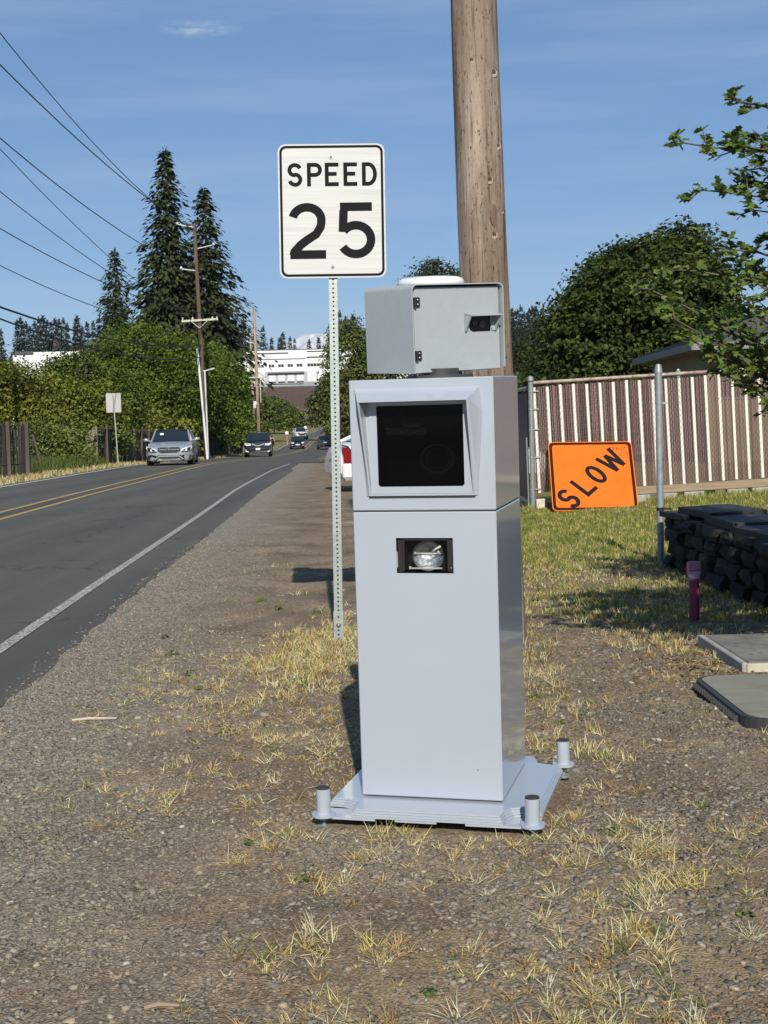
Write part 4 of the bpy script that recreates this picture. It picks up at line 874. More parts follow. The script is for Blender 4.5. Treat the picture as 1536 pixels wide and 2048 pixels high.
# ------------------------------------------------------------------ far setting: warehouses, mountain
wwhite = mat('warehouse_white', (.74, .75, .76), .7); wgrey = mat('warehouse_grey', (.40, .43, .46), .7); wdark = mat('dark_parapet', (.06, .065, .07), .7); wpan = mat('pale_door_panel', (.62, .64, .67), .6); wmid = mat('warehouse_mid_grey', (.24, .27, .31), .7)
wg = mat('dark_glazing', (.02, .024, .028), .15)
wh = thing('warehouse', 'long white two-tier warehouse with dock doors on the hilltop beyond the road', 'warehouse', (0, 550, 0))
def wX(c): return -64.1 + c*.03385
def wZ(c): return 55.5 - c*.03385 + .0
def wbox(mb, c0, c1, y0, y1, d0, d1): mb.box(((wX(c0)+wX(c1))/2, (d0+d1)/2, (wZ(y0)+wZ(y1))/2), (wX(c1)-wX(c0), d1-d0, wZ(y0)-wZ(y1))); return mb
wb = wbox(MB(), 140, 2600, 735, 1100, 0, 24).build('lower_block', wwhite, wh)
wbox(MB(), 140, 1010, 726, 735, -.05, 24).build('parapet', wdark, wb)
wbox(MB(), 140, 1160, 880, 1008, -.12, 0).build('grey_base', wgrey, wh)
wbox(MB(), 140, 1160, 1006, 1050, -.20, 0).build('plinth', wmid, wh)
ub = wbox(MB(), 195, 3400, 584, 735, 24.3, 60).build('upper_block', wwhite, wh)
wbox(MB(), 195, 1000, 682, 722, 23.9, 24.2).build('grey_band', wgrey, ub)
wbox(MB(), 370, 770, 610, 622, 24.0, 24.25).build('parapet', wdark, ub); wbox(MB(), 1000, 1500, 598, 610, 24.0, 24.25).build('parapet', wdark, ub); wbox(MB(), 480, 3400, 572, 582, 24.3, 60).build('parapet', wdark, ub)
wbox(MB(), 990, 1500, 668, 682, 23.9, 24.2).build('parapet', wdark, ub)
for a, b_, k in ((155, 305, 4), (378, 455, 2), (458, 528, 2), (582, 650, 2), (692, 762, 2), (803, 870, 2), (910, 980, 2), (1037, 1183, 4)):
    f = wbox(MB(), a, b_, 786, 822, -.10, .02).build('window', mat('window_surround', (.55, .57, .58), .6), wh)
    w1 = (b_-a)/k
    for q in range(k): wbox(MB(), a + q*w1 + 3, a + (q+1)*w1 - 3, 790, 820, -.16, -.08).build('pane', wg, f)
for a, b_ in ((152, 260), (455, 535), (1035, 1140)): wbox(MB(), a, b_, 884, 1000, -.22, -.1).build('wall_panel', wpan, wh)
wbox(MB(), 568, 1000, 876, 892, -1.6, -.1).build('dock_canopy', wmid, wh)
for a, b_ in ((580, 660), (692, 770), (803, 880), (910, 990)):
    d_ = wbox(MB(), a, b_, 905, 992, -.24, -.1).build('dock_door', wpan, wh)
    wbox(MB(), a, b_, 990, 1002, -.6, -.2).build('dock_bumper', wdark, d_)
wbox(MB(), 283, 316, 918, 988, -.24, -.1).build('door', wpan, wh)
mb = MB(); mb.add([(wX(555), -9, wZ(1046)), (wX(1000), -9, wZ(1040)), (wX(1000), -9, wZ(1022)), (wX(555), -9, wZ(1027))], [(0, 1, 2, 3)]); mb.box(((wX(560)+wX(1000))/2, -8.5, wZ(1033)), (wX(1000)-wX(560), 1, .45)); mb.build('dock_kerb', wwhite, wh)
w2 = thing('warehouse', 'white warehouse glimpsed between treetops at the far left', 'warehouse', (0, 565, 0))
mb = MB(); mb.box((-128, 12, 27), (44, 24, 20.2)); b2 = mb.build('block', wwhite, w2)
mb = MB(); mb.box((-146, 11, 37.0), (9, 24, .8)); mb.build('parapet', wdark, b2); mb = MB(); mb.box((-114, 11, 37.2), (18, 24, .5)); mb.build('parapet', wdark, b2)
mb = MB(); mb.box((-128, -.1, 19.5), (44.4, .3, 3)); mb.build('grey_base', wgrey, w2)

mt = MB(); n = 64; rings = ((0.001, 430), (.10, 405), (.2, 372), (.36, 330), (.6, 255), (1, 0)); V = []
for r, z in rings:
    for i in range(n):
        a = 2*math.pi*i/n; k = 1 + .10*math.sin(a*5 + r*7) + .07*math.sin(a*11 + r*13); V.append((-262 + 760*r*k*math.cos(a), 6000 + 700*r*k*math.sin(a), z*(1 + (.05*math.sin(a*7 + r*9) if r > .01 else 0))))
mt.add(V, [(j*n+i, j*n+(i+1) % n, (j+1)*n+(i+1) % n, (j+1)*n+i) for j in range(len(rings)-1) for i in range(n)])
kind(mt.build('mountain', mat('snow_and_rock', (.62, .63, .66), .8, noise=(.012, .2), col2=(.30, .33, .38)), smooth=True), 'structure')

# ------------------------------------------------------------------ foliage tools
def scatter(name, TV, TF, org, fr, scale, cols, m, parent=None, smooth=False):
    """many copies of one small template joined into one mesh; fr (n,3,3) rows are the local axes"""
    TV = np.asarray(TV, float); TF = np.asarray(TF, int); n, k = len(org), len(TV)
    sc_a = np.asarray(scale, float); sc_a = sc_a[:, None, None] if sc_a.ndim == 1 else sc_a[:, None, :]
    V = np.einsum('nkj,nji->nki', TV[None] * sc_a, fr) + org[:, None, :]
    F = (TF[None] + (np.arange(n) * k)[:, None, None]).reshape(-1, TF.shape[1])
    me = npmesh(name, V.reshape(-1, 3), F, np.repeat(cols, len(TF), 0)); return link(name, me, m, parent, smooth)
def frames(nrm, rg=rng, spin=None):
    n = nrm / np.linalg.norm(nrm, axis=1, keepdims=True); a = rg.normal(size=n.shape) if spin is None else spin
    u = a - n * (a * n).sum(1, keepdims=True); u /= np.linalg.norm(u, axis=1, keepdims=True) + 1e-9; v = np.cross(n, u); return np.stack([u, v, n], 1)
LEAF_Q = ([(-.5, 0, 0), (0, -.32, .06), (.55, 0, -.04), (0, .32, .06)], [(0, 1, 2, 3)])
SPRAY_Q = ([(0, 0, 0), (.45, -.24, -.05), (1, 0, -.22), (.45, .24, -.05)], [(0, 1, 2, 3)])
leafm = mat('broad_leaf', (.07, .09, .03), .6, attr='col', spec=.10, trans=.25)
needlem = mat('conifer_needles', (.04, .055, .025), .8, attr='col', spec=.06, trans=.08)
barkm = mat('tree_bark', (.11, .085, .065), .9, noise=(8, .3), bump=(30, .7), stretch=(1, 1, .25))
def jit(n, base, amt=.25, rg=rng): return np.clip(np.array(base)[None] * (1 + amt * rg.normal(size=(n, 1))) * (1 + .10 * rg.normal(size=(n, 3))), .004, 1)
def crown_pts(ells, nc, nl, cr, flat, seed, inner=.55, up=.55):
    rg = np.random.default_rng(seed); E_ = np.array(ells, float)
    wts = (E_[:, 3]*E_[:, 4] + E_[:, 3]*E_[:, 5] + E_[:, 4]*E_[:, 5]); wts /= wts.sum()
    e = E_[rg.choice(len(E_), nc, p=wts)]; d = rg.normal(size=(nc, 3)); d /= np.linalg.norm(d, axis=1, keepdims=True)
    d[:, 2] = np.where(d[:, 2] < -.5, -d[:, 2], d[:, 2])
    rad = inner + (1.04 - inner) * rg.random(nc)**.5
    c = e[:, :3] + d * e[:, 3:6] * rad[:, None]
    pos = np.repeat(c, nl, 0) + rg.normal(size=(nc*nl, 3)) * np.array([cr, cr, cr*flat])
    nrm = np.repeat(d, nl, 0)*.55 + rg.normal(size=(nc*nl, 3))*.55 + np.array([0, 0, up])
    tint = np.repeat(rg.normal(size=nc), nl); return pos, nrm, tint, rg
def tree(name, label, x, y, ells, nc, nl, leaf, cr, col, seed, group=None, flat=.6, trunk=True, up=.55, inner=.55, cat='tree', amt=.16, z0=None):
    z0 = gzs(x, y) if z0 is None else z0; t = thing(name, label, cat, (x, y, z0), group=group)
    pos, nrm, tint, rg = crown_pts(ells, nc, nl, cr, flat, seed, inner, up)
    n = len(pos); cols = np.clip(np.array(col)[None] * (1 + amt*tint[:, None]*np.array([1.15, 1, .8])) * (1 + .12*rg.normal(size=(n, 1))), .006, .6)
    scatter('crown' if cat == 'tree' else 'foliage', *LEAF_Q, pos, frames(nrm, rg), leaf*(.65 + .7*rg.random(n)), cols, leafm, t)
    if trunk:
        top = max(e[2] for e in ells); r = .05 + .022*top; mb = MB(); mb.tube([(0, 0, -.2), (.03*top, 0, top*.45), (0, .02*top, top*.95)], [r, r*.75, r*.25], 9)
        for e in ells[:6]:
            mb.tube([(0, 0, top*.30), ((e[0])*.5, e[1]*.5, top*.30 + (e[2]-top*.30)*.6), (e[0], e[1], e[2] + e[5]*.4)], [r*.5, r*.35, r*.1], 6)
        mb.build('trunk' if cat == 'tree' else 'stem', barkm, t, smooth=True)
    return t
def conifer_mesh(h, rb, seed, nw=46, spray=1.0, droop=.35, gap=.0, lower=.12, nbr=6):
    """needle sprays of one conifer: whorled, drooping branches; returns arrays for scatter"""
    rg = np.random.default_rng(seed); P = []; D = []; N = []; S = []
    for k in range(nw):
        f = (k + rg.random()*.8) / nw; z = h*(lower + (1-lower)*f); ln = rb*((1 - f)**.78)*(.55 + .62*rg.random())*min(1, .42 + 1.9*f) + .3
        nb = int(nbr + nbr*(1-f)); a0 = rg.random()*6.28
        if rg.random() < gap: continue
        for b_ in range(nb):
            a = a0 + 6.283*b_/nb + rg.normal()*.3; l = ln*(.6 + .5*rg.random()); ns = max(3, int(l/(spray*.24)))
            dr = droop*(1 - .6*f)
            for s in range(ns):
                q = (s + .5 + rg.normal()*.2)/ns; r = l*q; zz = z - dr*l*q*q + .14*l*q
                w = .30*l*(1-q*.45)*.62; off = rg.normal()*w
                P.append((r*math.cos(a) - off*math.sin(a), r*math.sin(a) + off*math.cos(a), zz + rg.normal()*.10*spray)); aa = a + rg.normal()*.36
                D.append((math.cos(aa), math.sin(aa), -.25 - .5*dr*q + rg.normal()*.18)); N.append((rg.normal()*.35, rg.normal()*.35, 1)); S.append(spray*(.55 + .6*rg.random())*(1 - .35*q)*(1 - .45*f))
    for q in range(14):
        P.append((0, 0, h*(.93 + .07*q/14))); D.append((rg.normal()*.4, rg.normal()*.4, 1)); N.append((rg.normal(), rg.normal(), .2)); S.append(spray*.5)
    P, D, N, S = map(np.array, (P, D, N, S)); D /= np.linalg.norm(D, axis=1, keepdims=True)
    V_ = np.cross(N, D); V_ /= np.linalg.norm(V_, axis=1, keepdims=True); return P, np.stack([D, V_, np.cross(D, V_)], 1), S, rg
def conifer(name, label, x, y, h, rb, seed, col, group=None, z0=None, **kw):
    t = thing(name, label, 'tree', (x, y, gzs(x, y) if z0 is None else z0), group=group)
    P, Fr, S, rg = conifer_mesh(h, rb, seed, **kw); n = len(P); patch = np.sin(P[:, 2]*.9 + np.arctan2(P[:, 1], P[:, 0])*2)
    cols = np.clip(np.array(col)[None]*(1 + .14*patch[:, None])*(1 + .2*rg.normal(size=(n, 1))), .004, .4)
    scatter('crown', *SPRAY_Q, P, Fr, S, cols, needlem, t)
    mb = MB(); mb.tube([(0, 0, -.3), (0, 0, h*.5), (0, 0, h*.97)], [.012*h + .05, .007*h, .02], 9); mb.build('trunk', barkm, t, smooth=True); return t

# ------------------------------------------------------------------ trees
DG = (.048, .060, .024)
conifer('conifer', 'tallest dark fir rising behind the crossarm pole', -22.6, 150, 32.3, 8.0, 3, DG, nw=118, spray=1.7, droop=.62, lower=.06, nbr=8)
conifer('conifer', 'second tall fir with long limbs reaching right, just right of the tallest', -18.6, 151, 28.4, 8.2, 7, (.044, .054, .022), nw=104, spray=1.7, droop=.48, gap=.10, lower=.06, nbr=8)
conifer('conifer', 'shorter spire-topped fir standing left of the tallest fir', -30.3, 160, 22.8, 6.0, 9, (.046, .060, .025), nw=84, spray=1.3, droop=.5, lower=.05, nbr=8)
conifer('conifer', 'dark full fir filling the gap behind the two tall firs', -21.6, 158, 20.5, 5.4, 15, (.040, .050, .022), nw=70, spray=1.35, droop=.5, lower=.03, nbr=12)
conifer('conifer', 'narrow young fir among the roadside trees left of the signpost back', -16.2, 76, 6.4, 1.5, 21, (.045, .062, .022), nw=26, spray=.42, droop=.3, lower=.05)
MAPLE = (.115, .160, .024); OLIVE = (.165, .180, .030); DKG = (.090, .132, .024)
LT = [('roadside_tree', 'olive roadside tree at the far left edge of the photo', -17.2, 62, [(0,0,2.7,2.4,2.0,2.0), (-2.2,.5,2.6,2.2,2,2.0), (1.6,-.4,1.5,1.8,1.6,1.4)], OLIVE),
 ('roadside_tree', 'light green tree in front of the far-left warehouse', -16.4, 69, [(0,0,2.5,2.2,1.9,1.9), (1.9,.3,2.2,1.7,1.5,1.8), (-1.8,-.2,2.2,1.7,1.5,1.8)], (.165, .195, .032)),
 ('roadside_tree', 'dense green tree left of the round-topped maple', -17.4, 78, [(0,0,3.6,2.3,2.2,2.4), (2.0,.2,2.9,2.0,1.8,2.2), (-2.2,.4,2.1,2.0,1.8,1.7)], DKG),
 ('maple', 'big round-topped maple below the tallest fir', -16.4, 96, [(0,0,6.2,3.6,3.2,3.2), (2.4,.2,5.4,3.0,2.6,3.0), (-3.0,.4,4.8,3.0,2.6,3.0), (.8,-.8,3.2,3.8,2.4,2.6)], MAPLE),
 ('maple', 'broad maple right of the round-topped one, behind the crossarm pole', -13.6, 104, [(0,0,5.6,3.0,2.8,3.0), (1.7,.4,4.4,2.0,2.0,2.8), (-1.6,-.3,3.6,2.6,2.4,2.8), (.4,-.6,2.4,3.0,2.4,2.2)], (.112, .162, .026)),
 ('roadside_tree', 'low leafy tree right of the crossarm pole', -15.0, 122, [(0,0,3.6,2.5,2.2,2.8), (1.2,.2,2.4,2.0,1.9,2.2), (-1.6,0,2.8,2.2,2,2.6)], (.112, .168, .026)),
 ('roadside_tree', 'leafy tree behind the second tall pole', -20.0, 158, [(0,0,4.0,3.0,2.6,3.4), (2.2,0,3.0,2.2,2,2.8), (-2.6,0,3.4,2.6,2.4,3.2)], (.112, .160, .030)),
 ('roadside_tree', 'green tree beyond the cyclist where the road climbs', -20.5, 205, [(0,0,4.2,3.6,3,3.6), (3.0,0,3.2,2.6,2,2.8), (-3,0,4,3,2.6,3.4)], (.118, .160, .034)),
 ('roadside_tree', 'small tree at the top of the climbing road', -20.5, 262, [(0,0,3.4,3.6,3,3.4), (3.2,0,2.2,2.6,2,2.4), (-4,0,3.6,3.4,2.6,3.6)], (.10, .138, .032)),
 ('roadside_tree', 'tall loose tree right of the road beside the sign post', -3.3, 150, [(0,0,8.6,2.7,2.6,5.4), (2.6,.4,6.4,3,2.6,5), (-1.5,.2,4.4,2.0,2.2,3.8), (1,-.4,3,4,2.8,3.2)], (.125, .148, .040)),
 ('roadside_tree', 'dark bushy tree behind the far yellow sign', -5.4, 205, [(0,0,5.8,4.0,3,4.6), (3.4,0,5.2,3.4,2.6,4.6), (-2.6,0,4.0,2.8,2.4,3.4)], (.046, .062, .024)),
 ('roadside_tree', 'tall feathery tree peeping over the camera head', 4.0, 100, [(0,0,9.6,2.6,2.4,4.0), (.9,0,7,2.8,2.4,4.4), (-1.6,.3,6.6,2.2,2,4)], (.058, .072, .034)),
 ('roadside_tree', 'dark green tree between big pole and dome tree', 12.8, 126, [(0,0,5.2,3.6,3,4.2), (3,0,4.6,3.2,3,3.8), (-2.6,0,3.6,2.4,2.4,3)], (.040, .058, .022)),
 ('roadside_tree', 'dark tree behind the return fence beside the dome tree', 7.0, 64, [(0,0,2.6,1.9,1.6,2.0), (1.4,0,2.0,1.5,1.5,1.8), (-1.2,0,1.6,1.2,1.2,1.4)], (.036, .052, .020)),
]
for i, (nm, lb, x, y, el, col) in enumerate(LT):
    k = y/100; big = sum(e[3]*e[5] for e in el); leaf = .0016*y + .055
    nc = int(np.clip(big*46/ (k**1.1), 220, 1100)); tree(nm, lb, x, y, el, nc, 24, leaf, .30 + .10*k, tuple(.95*c for c in col), 300 + i, 'trees along the road' if nm == 'roadside_tree' else None, flat=.6, up=.25, amt=.30)
tree('dome_tree', 'broad dark dome-shaped tree layered with leaf pads, behind the bungalow', 9.5, 49,
     [(0,0,3.2,3.1,3.4,4.1), (1.2,0,5.0,1.7,1.7,2.9), (-1.7,-.4,2.5,2.5,2.6,3.2), (-2.5,-.6,1.4,2.1,2.1,2.3), (1.3,0,2.8,2.1,2.5,3.4), (.3,-.7,1.0,3.6,2.6,2.0), (-.6,0,4.4,2.2,2.2,2.6)], 2500, 52, .165, .34, (.058, .080, .020), 77, flat=.30, up=.45, inner=.60, amt=.30)
# bushes: blackberry thicket by the left fence, hedgerow by the poles
BR = [('bramble', 'bramble bush with pale flower specks in the gap of the left fence', -14.6, 57, [(0,0,.8,1.8,1.3,1.15), (1.2,-.3,.6,1.2,1,.95), (-1.3,.2,.9,1.3,1.1,1.1)], (.150, .182, .042)),
 ('bramble', 'bramble bush just right of the leaning dark post', -13.9, 60.5, [(0,0,.8,1.4,1.2,1.2), (-.9,.4,.9,1.2,1.1,1.2)], (.145, .185, .042)),
 ('bramble', 'bramble mound behind the plank fence start', -15.3, 68, [(0,0,1.2,1.8,1.5,1.4), (-1.3,.4,1.0,1.4,1.2,1.3), (1.4,.6,1.0,1.5,1.2,1.3)], (.155, .19, .040)),
 ('bramble', 'yellow-green thicket above the fence behind the silver car', -15.0, 84, [(0,0,1.6,2.4,1.8,1.8), (2,.4,1.3,1.7,1.5,1.6), (-2.1,.4,1.6,1.9,1.6,1.7)], (.215, .235, .042)),
 ('bramble', 'low thicket above the fence behind the dark SUV', -15.0, 112, [(0,0,1.7,2.4,2,2.0), (2.0,6,1.6,2.0,1.6,1.9), (-2,0,2,2,2,2)], (.115, .17, .03)),
 ('bramble', 'roadside thicket behind the cyclist', -17.6, 172, [(0,0,1.6,2.4,2,2.0), (2.0,3,1.2,1.6,1.6,1.5)], (.082, .098, .032)),
 ('bramble', 'dark hedge right of the far road', -4.0, 182, [(0,0,2.2,3.0,2,2.4), (3,0,2.2,2.6,2,2.4), (-1.6,-4,1.2,1.6,1.6,1.4)], (.042, .058, .022)),
 ('bramble', 'thicket beside the far-left tree trunks', -18.0, 52, [(0,0,1.2,2.0,1.6,1.5), (1.8,.4,1.0,1.6,1.4,1.3)], (.075, .092, .026))]
for i, (nm, lb, x, y, el, col) in enumerate(BR):
    tree(nm, lb, x, y, el, int(np.clip(sum(e[3]*e[5] for e in el)*62*60/y, 120, 420)), 14, .0036*y*.6 + .03, .22, col, 500 + i, 'bushes by the left fence', cat='bush', trunk=True)
flow = mat('pale_blossom', (.62, .60, .56), .8)
fl_p = np.concatenate([np.stack([-14.6 + rng.normal(size=110)*1.0, 55.8 + rng.normal(size=110)*.25, 1.1 + rng.normal(size=110)*.38], 1), np.stack([-13.6 + rng.normal(size=90)*.7, 59.3 + rng.normal(size=90)*.2, 1.15 + rng.normal(size=90)*.4], 1)])
kind(scatter('bramble_flowers', *LEAF_Q, fl_p, frames(rng.normal(size=(len(fl_p), 3)) + np.array([0, -1.2, .3])), .03 + .04*rng.random(len(fl_p)), jit(len(fl_p), (.5, .5, .4)), flow), 'stuff')
# distant conifers on the ridge: three shapes, copied
pro = []
for k, (h, rb) in enumerate(((30, 5.2), (27, 4.6), (24, 4.4))):
    t = conifer('ridge_conifer', 'dark conifer in the far treeline along the ridge', 0, 0, h, rb, 60 + k, (.030, .040, .026), 'conifers along the ridge', z0=0, nw=40, spray=2.3, droop=.3, lower=.02, nbr=7); pro.append((t, h))
def ridge(x, y, top, lab, grp):
    i = random.randrange(3); t, h = pro[i]; z = gzs(x, y); s = (top - z)/h
    r = t.copy(); COL.objects.link(r)
    for c in t.children: d = c.copy(); COL.objects.link(d); d.parent = r
    r.location = (x, y, z); r.scale = (s*random.uniform(.8, 1.1),)*2 + (s,); r.rotation_euler = (0, 0, random.uniform(0, 6.28)); r['label'] = lab; r['group'] = grp; return r
ex = lambda px, Y: (px - 772)/2750*Y
for px in (8, 20, 52, 60, 70, 78, 88, 97, 104, 112, 121, 128, 136, 145, 152, 168, 172, 182, 192, 204, 216, 228, 240, 252):
    Y = random.uniform(620, 660); ridge(ex(px, Y), Y, 1.22 + (884 - (random.uniform(655, 668) if px < 30 or 155 < px < 170 else random.uniform(640, 662)))/2750*Y, 'dark conifer in the far row above the far-left warehouse', 'far conifers at the left')
for px, tp in ((462, 650), (473, 640), (484, 648), (496, 652), (503, 644), (514, 660), (524, 672), (541, 658), (557, 682), (574, 682), (580, 672), (594, 680), (603, 684), (632, 688), (651, 683), (675, 655), (684, 640), (694, 632), (706, 645), (720, 640)):
    Y = random.uniform(640, 690); ridge(ex(px, Y), Y, 1.22 + (871 - tp)/2750*Y, 'conifer standing behind the roof of the hilltop warehouse', 'conifers behind the hilltop warehouse')
for px in range(1012, 1100, 6):
    Y = random.uniform(470, 540); ridge(ex(px, Y), Y, 1.22 + (855 - random.uniform(612, 630))/2750*Y, 'dark conifer on the skyline between the big pole and the dome tree', 'skyline conifers right of the big pole')
for px in range(1008, 1100, 9):
    Y = random.uniform(420, 460); ridge(ex(px, Y), Y, 1.22 + (855 - random.uniform(640, 665))/2750*Y, 'lower dark conifer below the skyline between big pole and dome tree', 'lower conifers right of the big pole')
for t, h in pro: t['label'] = 'dark conifer in the far row above the far-left warehouse'; t['group'] = 'far conifers at the left'; t.location = (ex(200 + 9*pro.index((t, h)), 640), 640, gzs(-130, 640)); t.scale = (.9, .9, .85)

# ------------------------------------------------------------------ far poles, wires, left fences, small signs
dkpole = mat('brown_pole', (.095, .062, .046), .9, noise=(6, .3), stretch=(1, 1, .15)); ltpole = mat('tan_pole', (.36, .25, .17), .9, noise=(5, .2), stretch=(1, 1, .15))
arm_m = mat('pale_crossarm', (.52, .50, .43), .8); ins_m = mat('pale_insulator', (.62, .64, .64), .3); wire_m = mat('black_wire', (.012, .012, .014), .6)
def standoff(par, z, x0, x1, dz):
    mb = MB(); mb.tube([(x0, -.05, z), (x1, -.05, z + dz)], .035, 8); o = mb.build('standoff_arm', ins_m, par); mb = MB(); mb.ball((x1, -.05, z + dz + .05), .10); mb.build('insulator', ins_m, o)
pa = thing('utility_pole', 'dark leaning pole with one crossarm, three stand-off insulators and a white conduit', 'utility pole', (-11.40, 89, gzs(-11.4, 89)))
mb = MB(); mb.tube([(0, 0, -.3), (-.02, 0, 4), (-.27, 0, 15.05)], [.155, .145, .10], 12); mb.build('shaft', dkpole, pa, smooth=True)
standoff(pa, 14.85, -.30, -1.35, .22); standoff(pa, 13.5, -.1, .92, .2); standoff(pa, 12.1, -.30, -1.20, .14)
mb = MB(); mb.box((-.10, -.18, 8.93), (2.35, .10, .13), (0, R(-2), 0)); ca_ = mb.build('crossarm', arm_m, pa)
mb = MB(); mb.tube([(-.62, -.2, 8.85), (-.12, -.2, 8.42)], .025, 6); mb.build('brace', arm_m, ca_); mb = MB(); mb.tube([(.40, -.2, 8.9), (-.12, -.2, 8.42)], .025, 6); mb.build('brace', arm_m, ca_)
for x in (-1.2, -.55, .72, 1.0): mb = MB(); mb.cyl((x, -.18, 8.98), (x, -.18, 9.13), .05, 8); mb.build('insulator', ins_m, ca_)
mb = MB(); mb.tube([(.16, -.2, .1), (.12, -.2, 5.7)], .055, 8); mb.build('conduit', ins_m, pa); mb = MB(); mb.box((.38, -.2, 5.75), (.75, .06, .07), (0, R(-14), 0)); mb.build('bracket', ins_m, pa)
gw = thing('guy_guard', 'long white leaning guy wire guard in front of the crossarm pole', 'guy guard', (-11.22, 88.2, gzs(-11.2, 88)))
mb = MB(); mb.tube([(0, 0, 0), (-.42, .1, 6.95)], .075, 10); mb.build('guard_tube', mat('white_pvc', (.70, .71, .70), .5), gw); mb = MB(); mb.cyl((-.42, .1, 6.95), (-.425, .1, 7.08), .09, 10); mb.build('guard_cap', ins_m, gw)
pb = thing('utility_pole', 'tall tan pole standing behind the dark SUV', 'utility pole', (-12.92, 145, gzs(-12.9, 145)))
mb = MB(); mb.tube([(0, 0, -.3), (-.13, 0, 15.2)], [.20, .13], 12); mb.build('shaft', ltpole, pb, smooth=True)
mb = MB(); mb.box((.0, -.2, 7.85), (2.3, .1, .12)); mb.build('crossarm', arm_m, pb); mb = MB(); mb.tube([(-.03, -.2, 7.0), (.75, -.2, 7.8)], .03, 6); mb.build('brace', dkpole, pb); mb = MB(); mb.tube([(.3, -.25, 5.2), (.33, -.25, 9.4)], .04, 6); mb.build('conduit', ins_m, pb)
standoff(pb, 11.4, -.1, -.95, .2)
mb = MB(); mb.box((-.32, -.1, 5.0), (.34, .3, .75)); mb.build('meter_box', ins_m, pb)
pc = thing('utility_pole', 'thin distant pole just left of the tan pole', 'utility pole', (-18.45, 200, gzs(-18.4, 200)))
mb = MB(); mb.tube([(0, 0, -.3), (-.2, 0, 15.9)], [.22, .14], 10); mb.build('shaft', ltpole, pc, smooth=True); standoff(pc, 15.3, -.2, -1.3, .15); standoff(pc, 9, -.1, .9, .1)
mb = MB(); mb.box((-.1, -.2, 10.2), (2.4, .12, .14)); mb.build('crossarm', arm_m, pc)
pd = thing('utility_pole', 'farthest and shortest of the poles, left of the thin one', 'utility pole', (-24.3, 260, gzs(-24.3, 260)))
mb = MB(); mb.tube([(0, 0, -.3), (-.3, 0, 15.8)], [.28, .2], 10); mb.build('shaft', mat('grey_pole', (.34, .31, .27), .9), pd, smooth=True); mb = MB(); mb.box((-.15, -.2, 11.2), (2.4, .14, .16)); mb.build('crossarm', arm_m, pd)
pe = thing('utility_pole', 'roadside pole carrying the overhead wires past the left edge of the photo', 'utility pole', (-14.25, 36, 0))
mb = MB(); mb.tube([(0, 0, -.3), (-.1, 0, 16.5), (-.15, 0, 20.4)], [.22, .15, .11], 12); mb.build('shaft', dkpole, pe, smooth=True)
for z, a, b in ((20.05, -1.2, .2), (14.65, -.1, 1.25), (14.4, -1.1, .1), (15.3, -1.0, .1), (12.1, -.45, .2), (8.75, -.2, 1.4)):
    mb = MB(); mb.box(((a+b)/2, -.15, z - .08), (b-a, .1, .12)); mb.build('crossarm', arm_m, pe)
WR = [('topmost', (-12.75, 89, 14.97), (-15.4, 36, 20.12), 1.35, .022), ('second', (-10.48, 89, 13.70), (-13.07, 36, 14.74), 1.0, .024), ('third', (-12.62, 89, 12.2), (-15.24, 36, 14.48), 1.0, .024), ('fourth', (-12.59, 89, 8.95), (-15.19, 36, 15.38), 1.0, .017),
      ('fifth', (-12.01, 89, 8.95), (-14.61, 36, 12.16), 1.0, .018), ('sixth', (-10.4, 89, 9.0), (-12.94, 36, 8.82), 1.0, .018), ('seventh', (-11.5, 88.8, 8.02), (-14.29, 36, 8.38), 1.0, .017), ('eighth', (-11.5, 88.8, 7.05), (-14.25, 36, 6.68), 1.0, .040), ('lowest', (-11.5, 88.8, 6.25), (-14.25, 36, 6.48), 1.1, .034)]
for nm, a, b, sag, r in WR:
    A, B = Vector(a), Vector(b); pts = [A + (B-A)*t - Vector((0, 0, 4*sag*t*(1-t))) for t in np.linspace(0, 1, 26)]
    mb = MB(); mb.tube(pts, r, 5); tag(mb.build('overhead_wire', wire_m), nm + ' overhead wire, counted down where they cross the left edge of the photo', 'wire', 'overhead wires')
cp = Vector((-11.5, 88.8, 6.25)).lerp(Vector((-14.25, 36, 6.48)), .62); cp.z -= 4*1.1*.62*.38
co = thing('cable_coil', 'round black cable coil hanging under the lowest overhead wire', 'cable coil', (cp.x - .0, cp.y, cp.z - .34))
mb = MB(); n, m_ = 24, 8
V = [((.20 + .07*math.cos(2*math.pi*j/m_))*math.cos(2*math.pi*i/n), .05*math.sin(2*math.pi*j/m_), (.18 + .07*math.cos(2*math.pi*j/m_))*math.sin(2*math.pi*i/n)) for i in range(n) for j in range(m_)]
mb.add(V, [(i*m_+j, i*m_+(j+1) % m_, ((i+1) % n)*m_+(j+1) % m_, ((i+1) % n)*m_+j) for i in range(n) for j in range(m_)]); mb.ball((0, 0, 0), .17, 12, 8, (1, .25, 1)); kind(mb.build('coil', wire_m, co, smooth=True), 'stuff'); mb = MB(); mb.tube([(0, 0, .2), (0, 0, .36)], .02, 6); mb.build('hanger', wire_m, co)
# second span, beyond the crossarm pole, and the far spans
for a, b, lab in (((-12.75, 89, 14.97), (-13.1, 145, 14.5), 'span of wire between the crossarm pole and the tan pole, upper'), ((-10.5, 89, 13.7), (-12.2, 145, 11.2), 'span of wire between the crossarm pole and the tan pole, middle'), ((-10.3, 89, 8.95), (-12, 145, 7.2), 'span of wire between the crossarm pole and the tan pole, lower'), ((-13.0, 145, 14.3), (-18.6, 200, 15.2), 'wire from the tan pole to the thin distant pole')):
    A, B = Vector(a), Vector(b); mb = MB(); mb.tube([A + (B-A)*t - Vector((0, 0, 4*.8*t*(1-t))) for t in np.linspace(0, 1, 16)], .018, 5); tag(mb.build('overhead_wire', wire_m), lab, 'wire', 'far overhead wires')

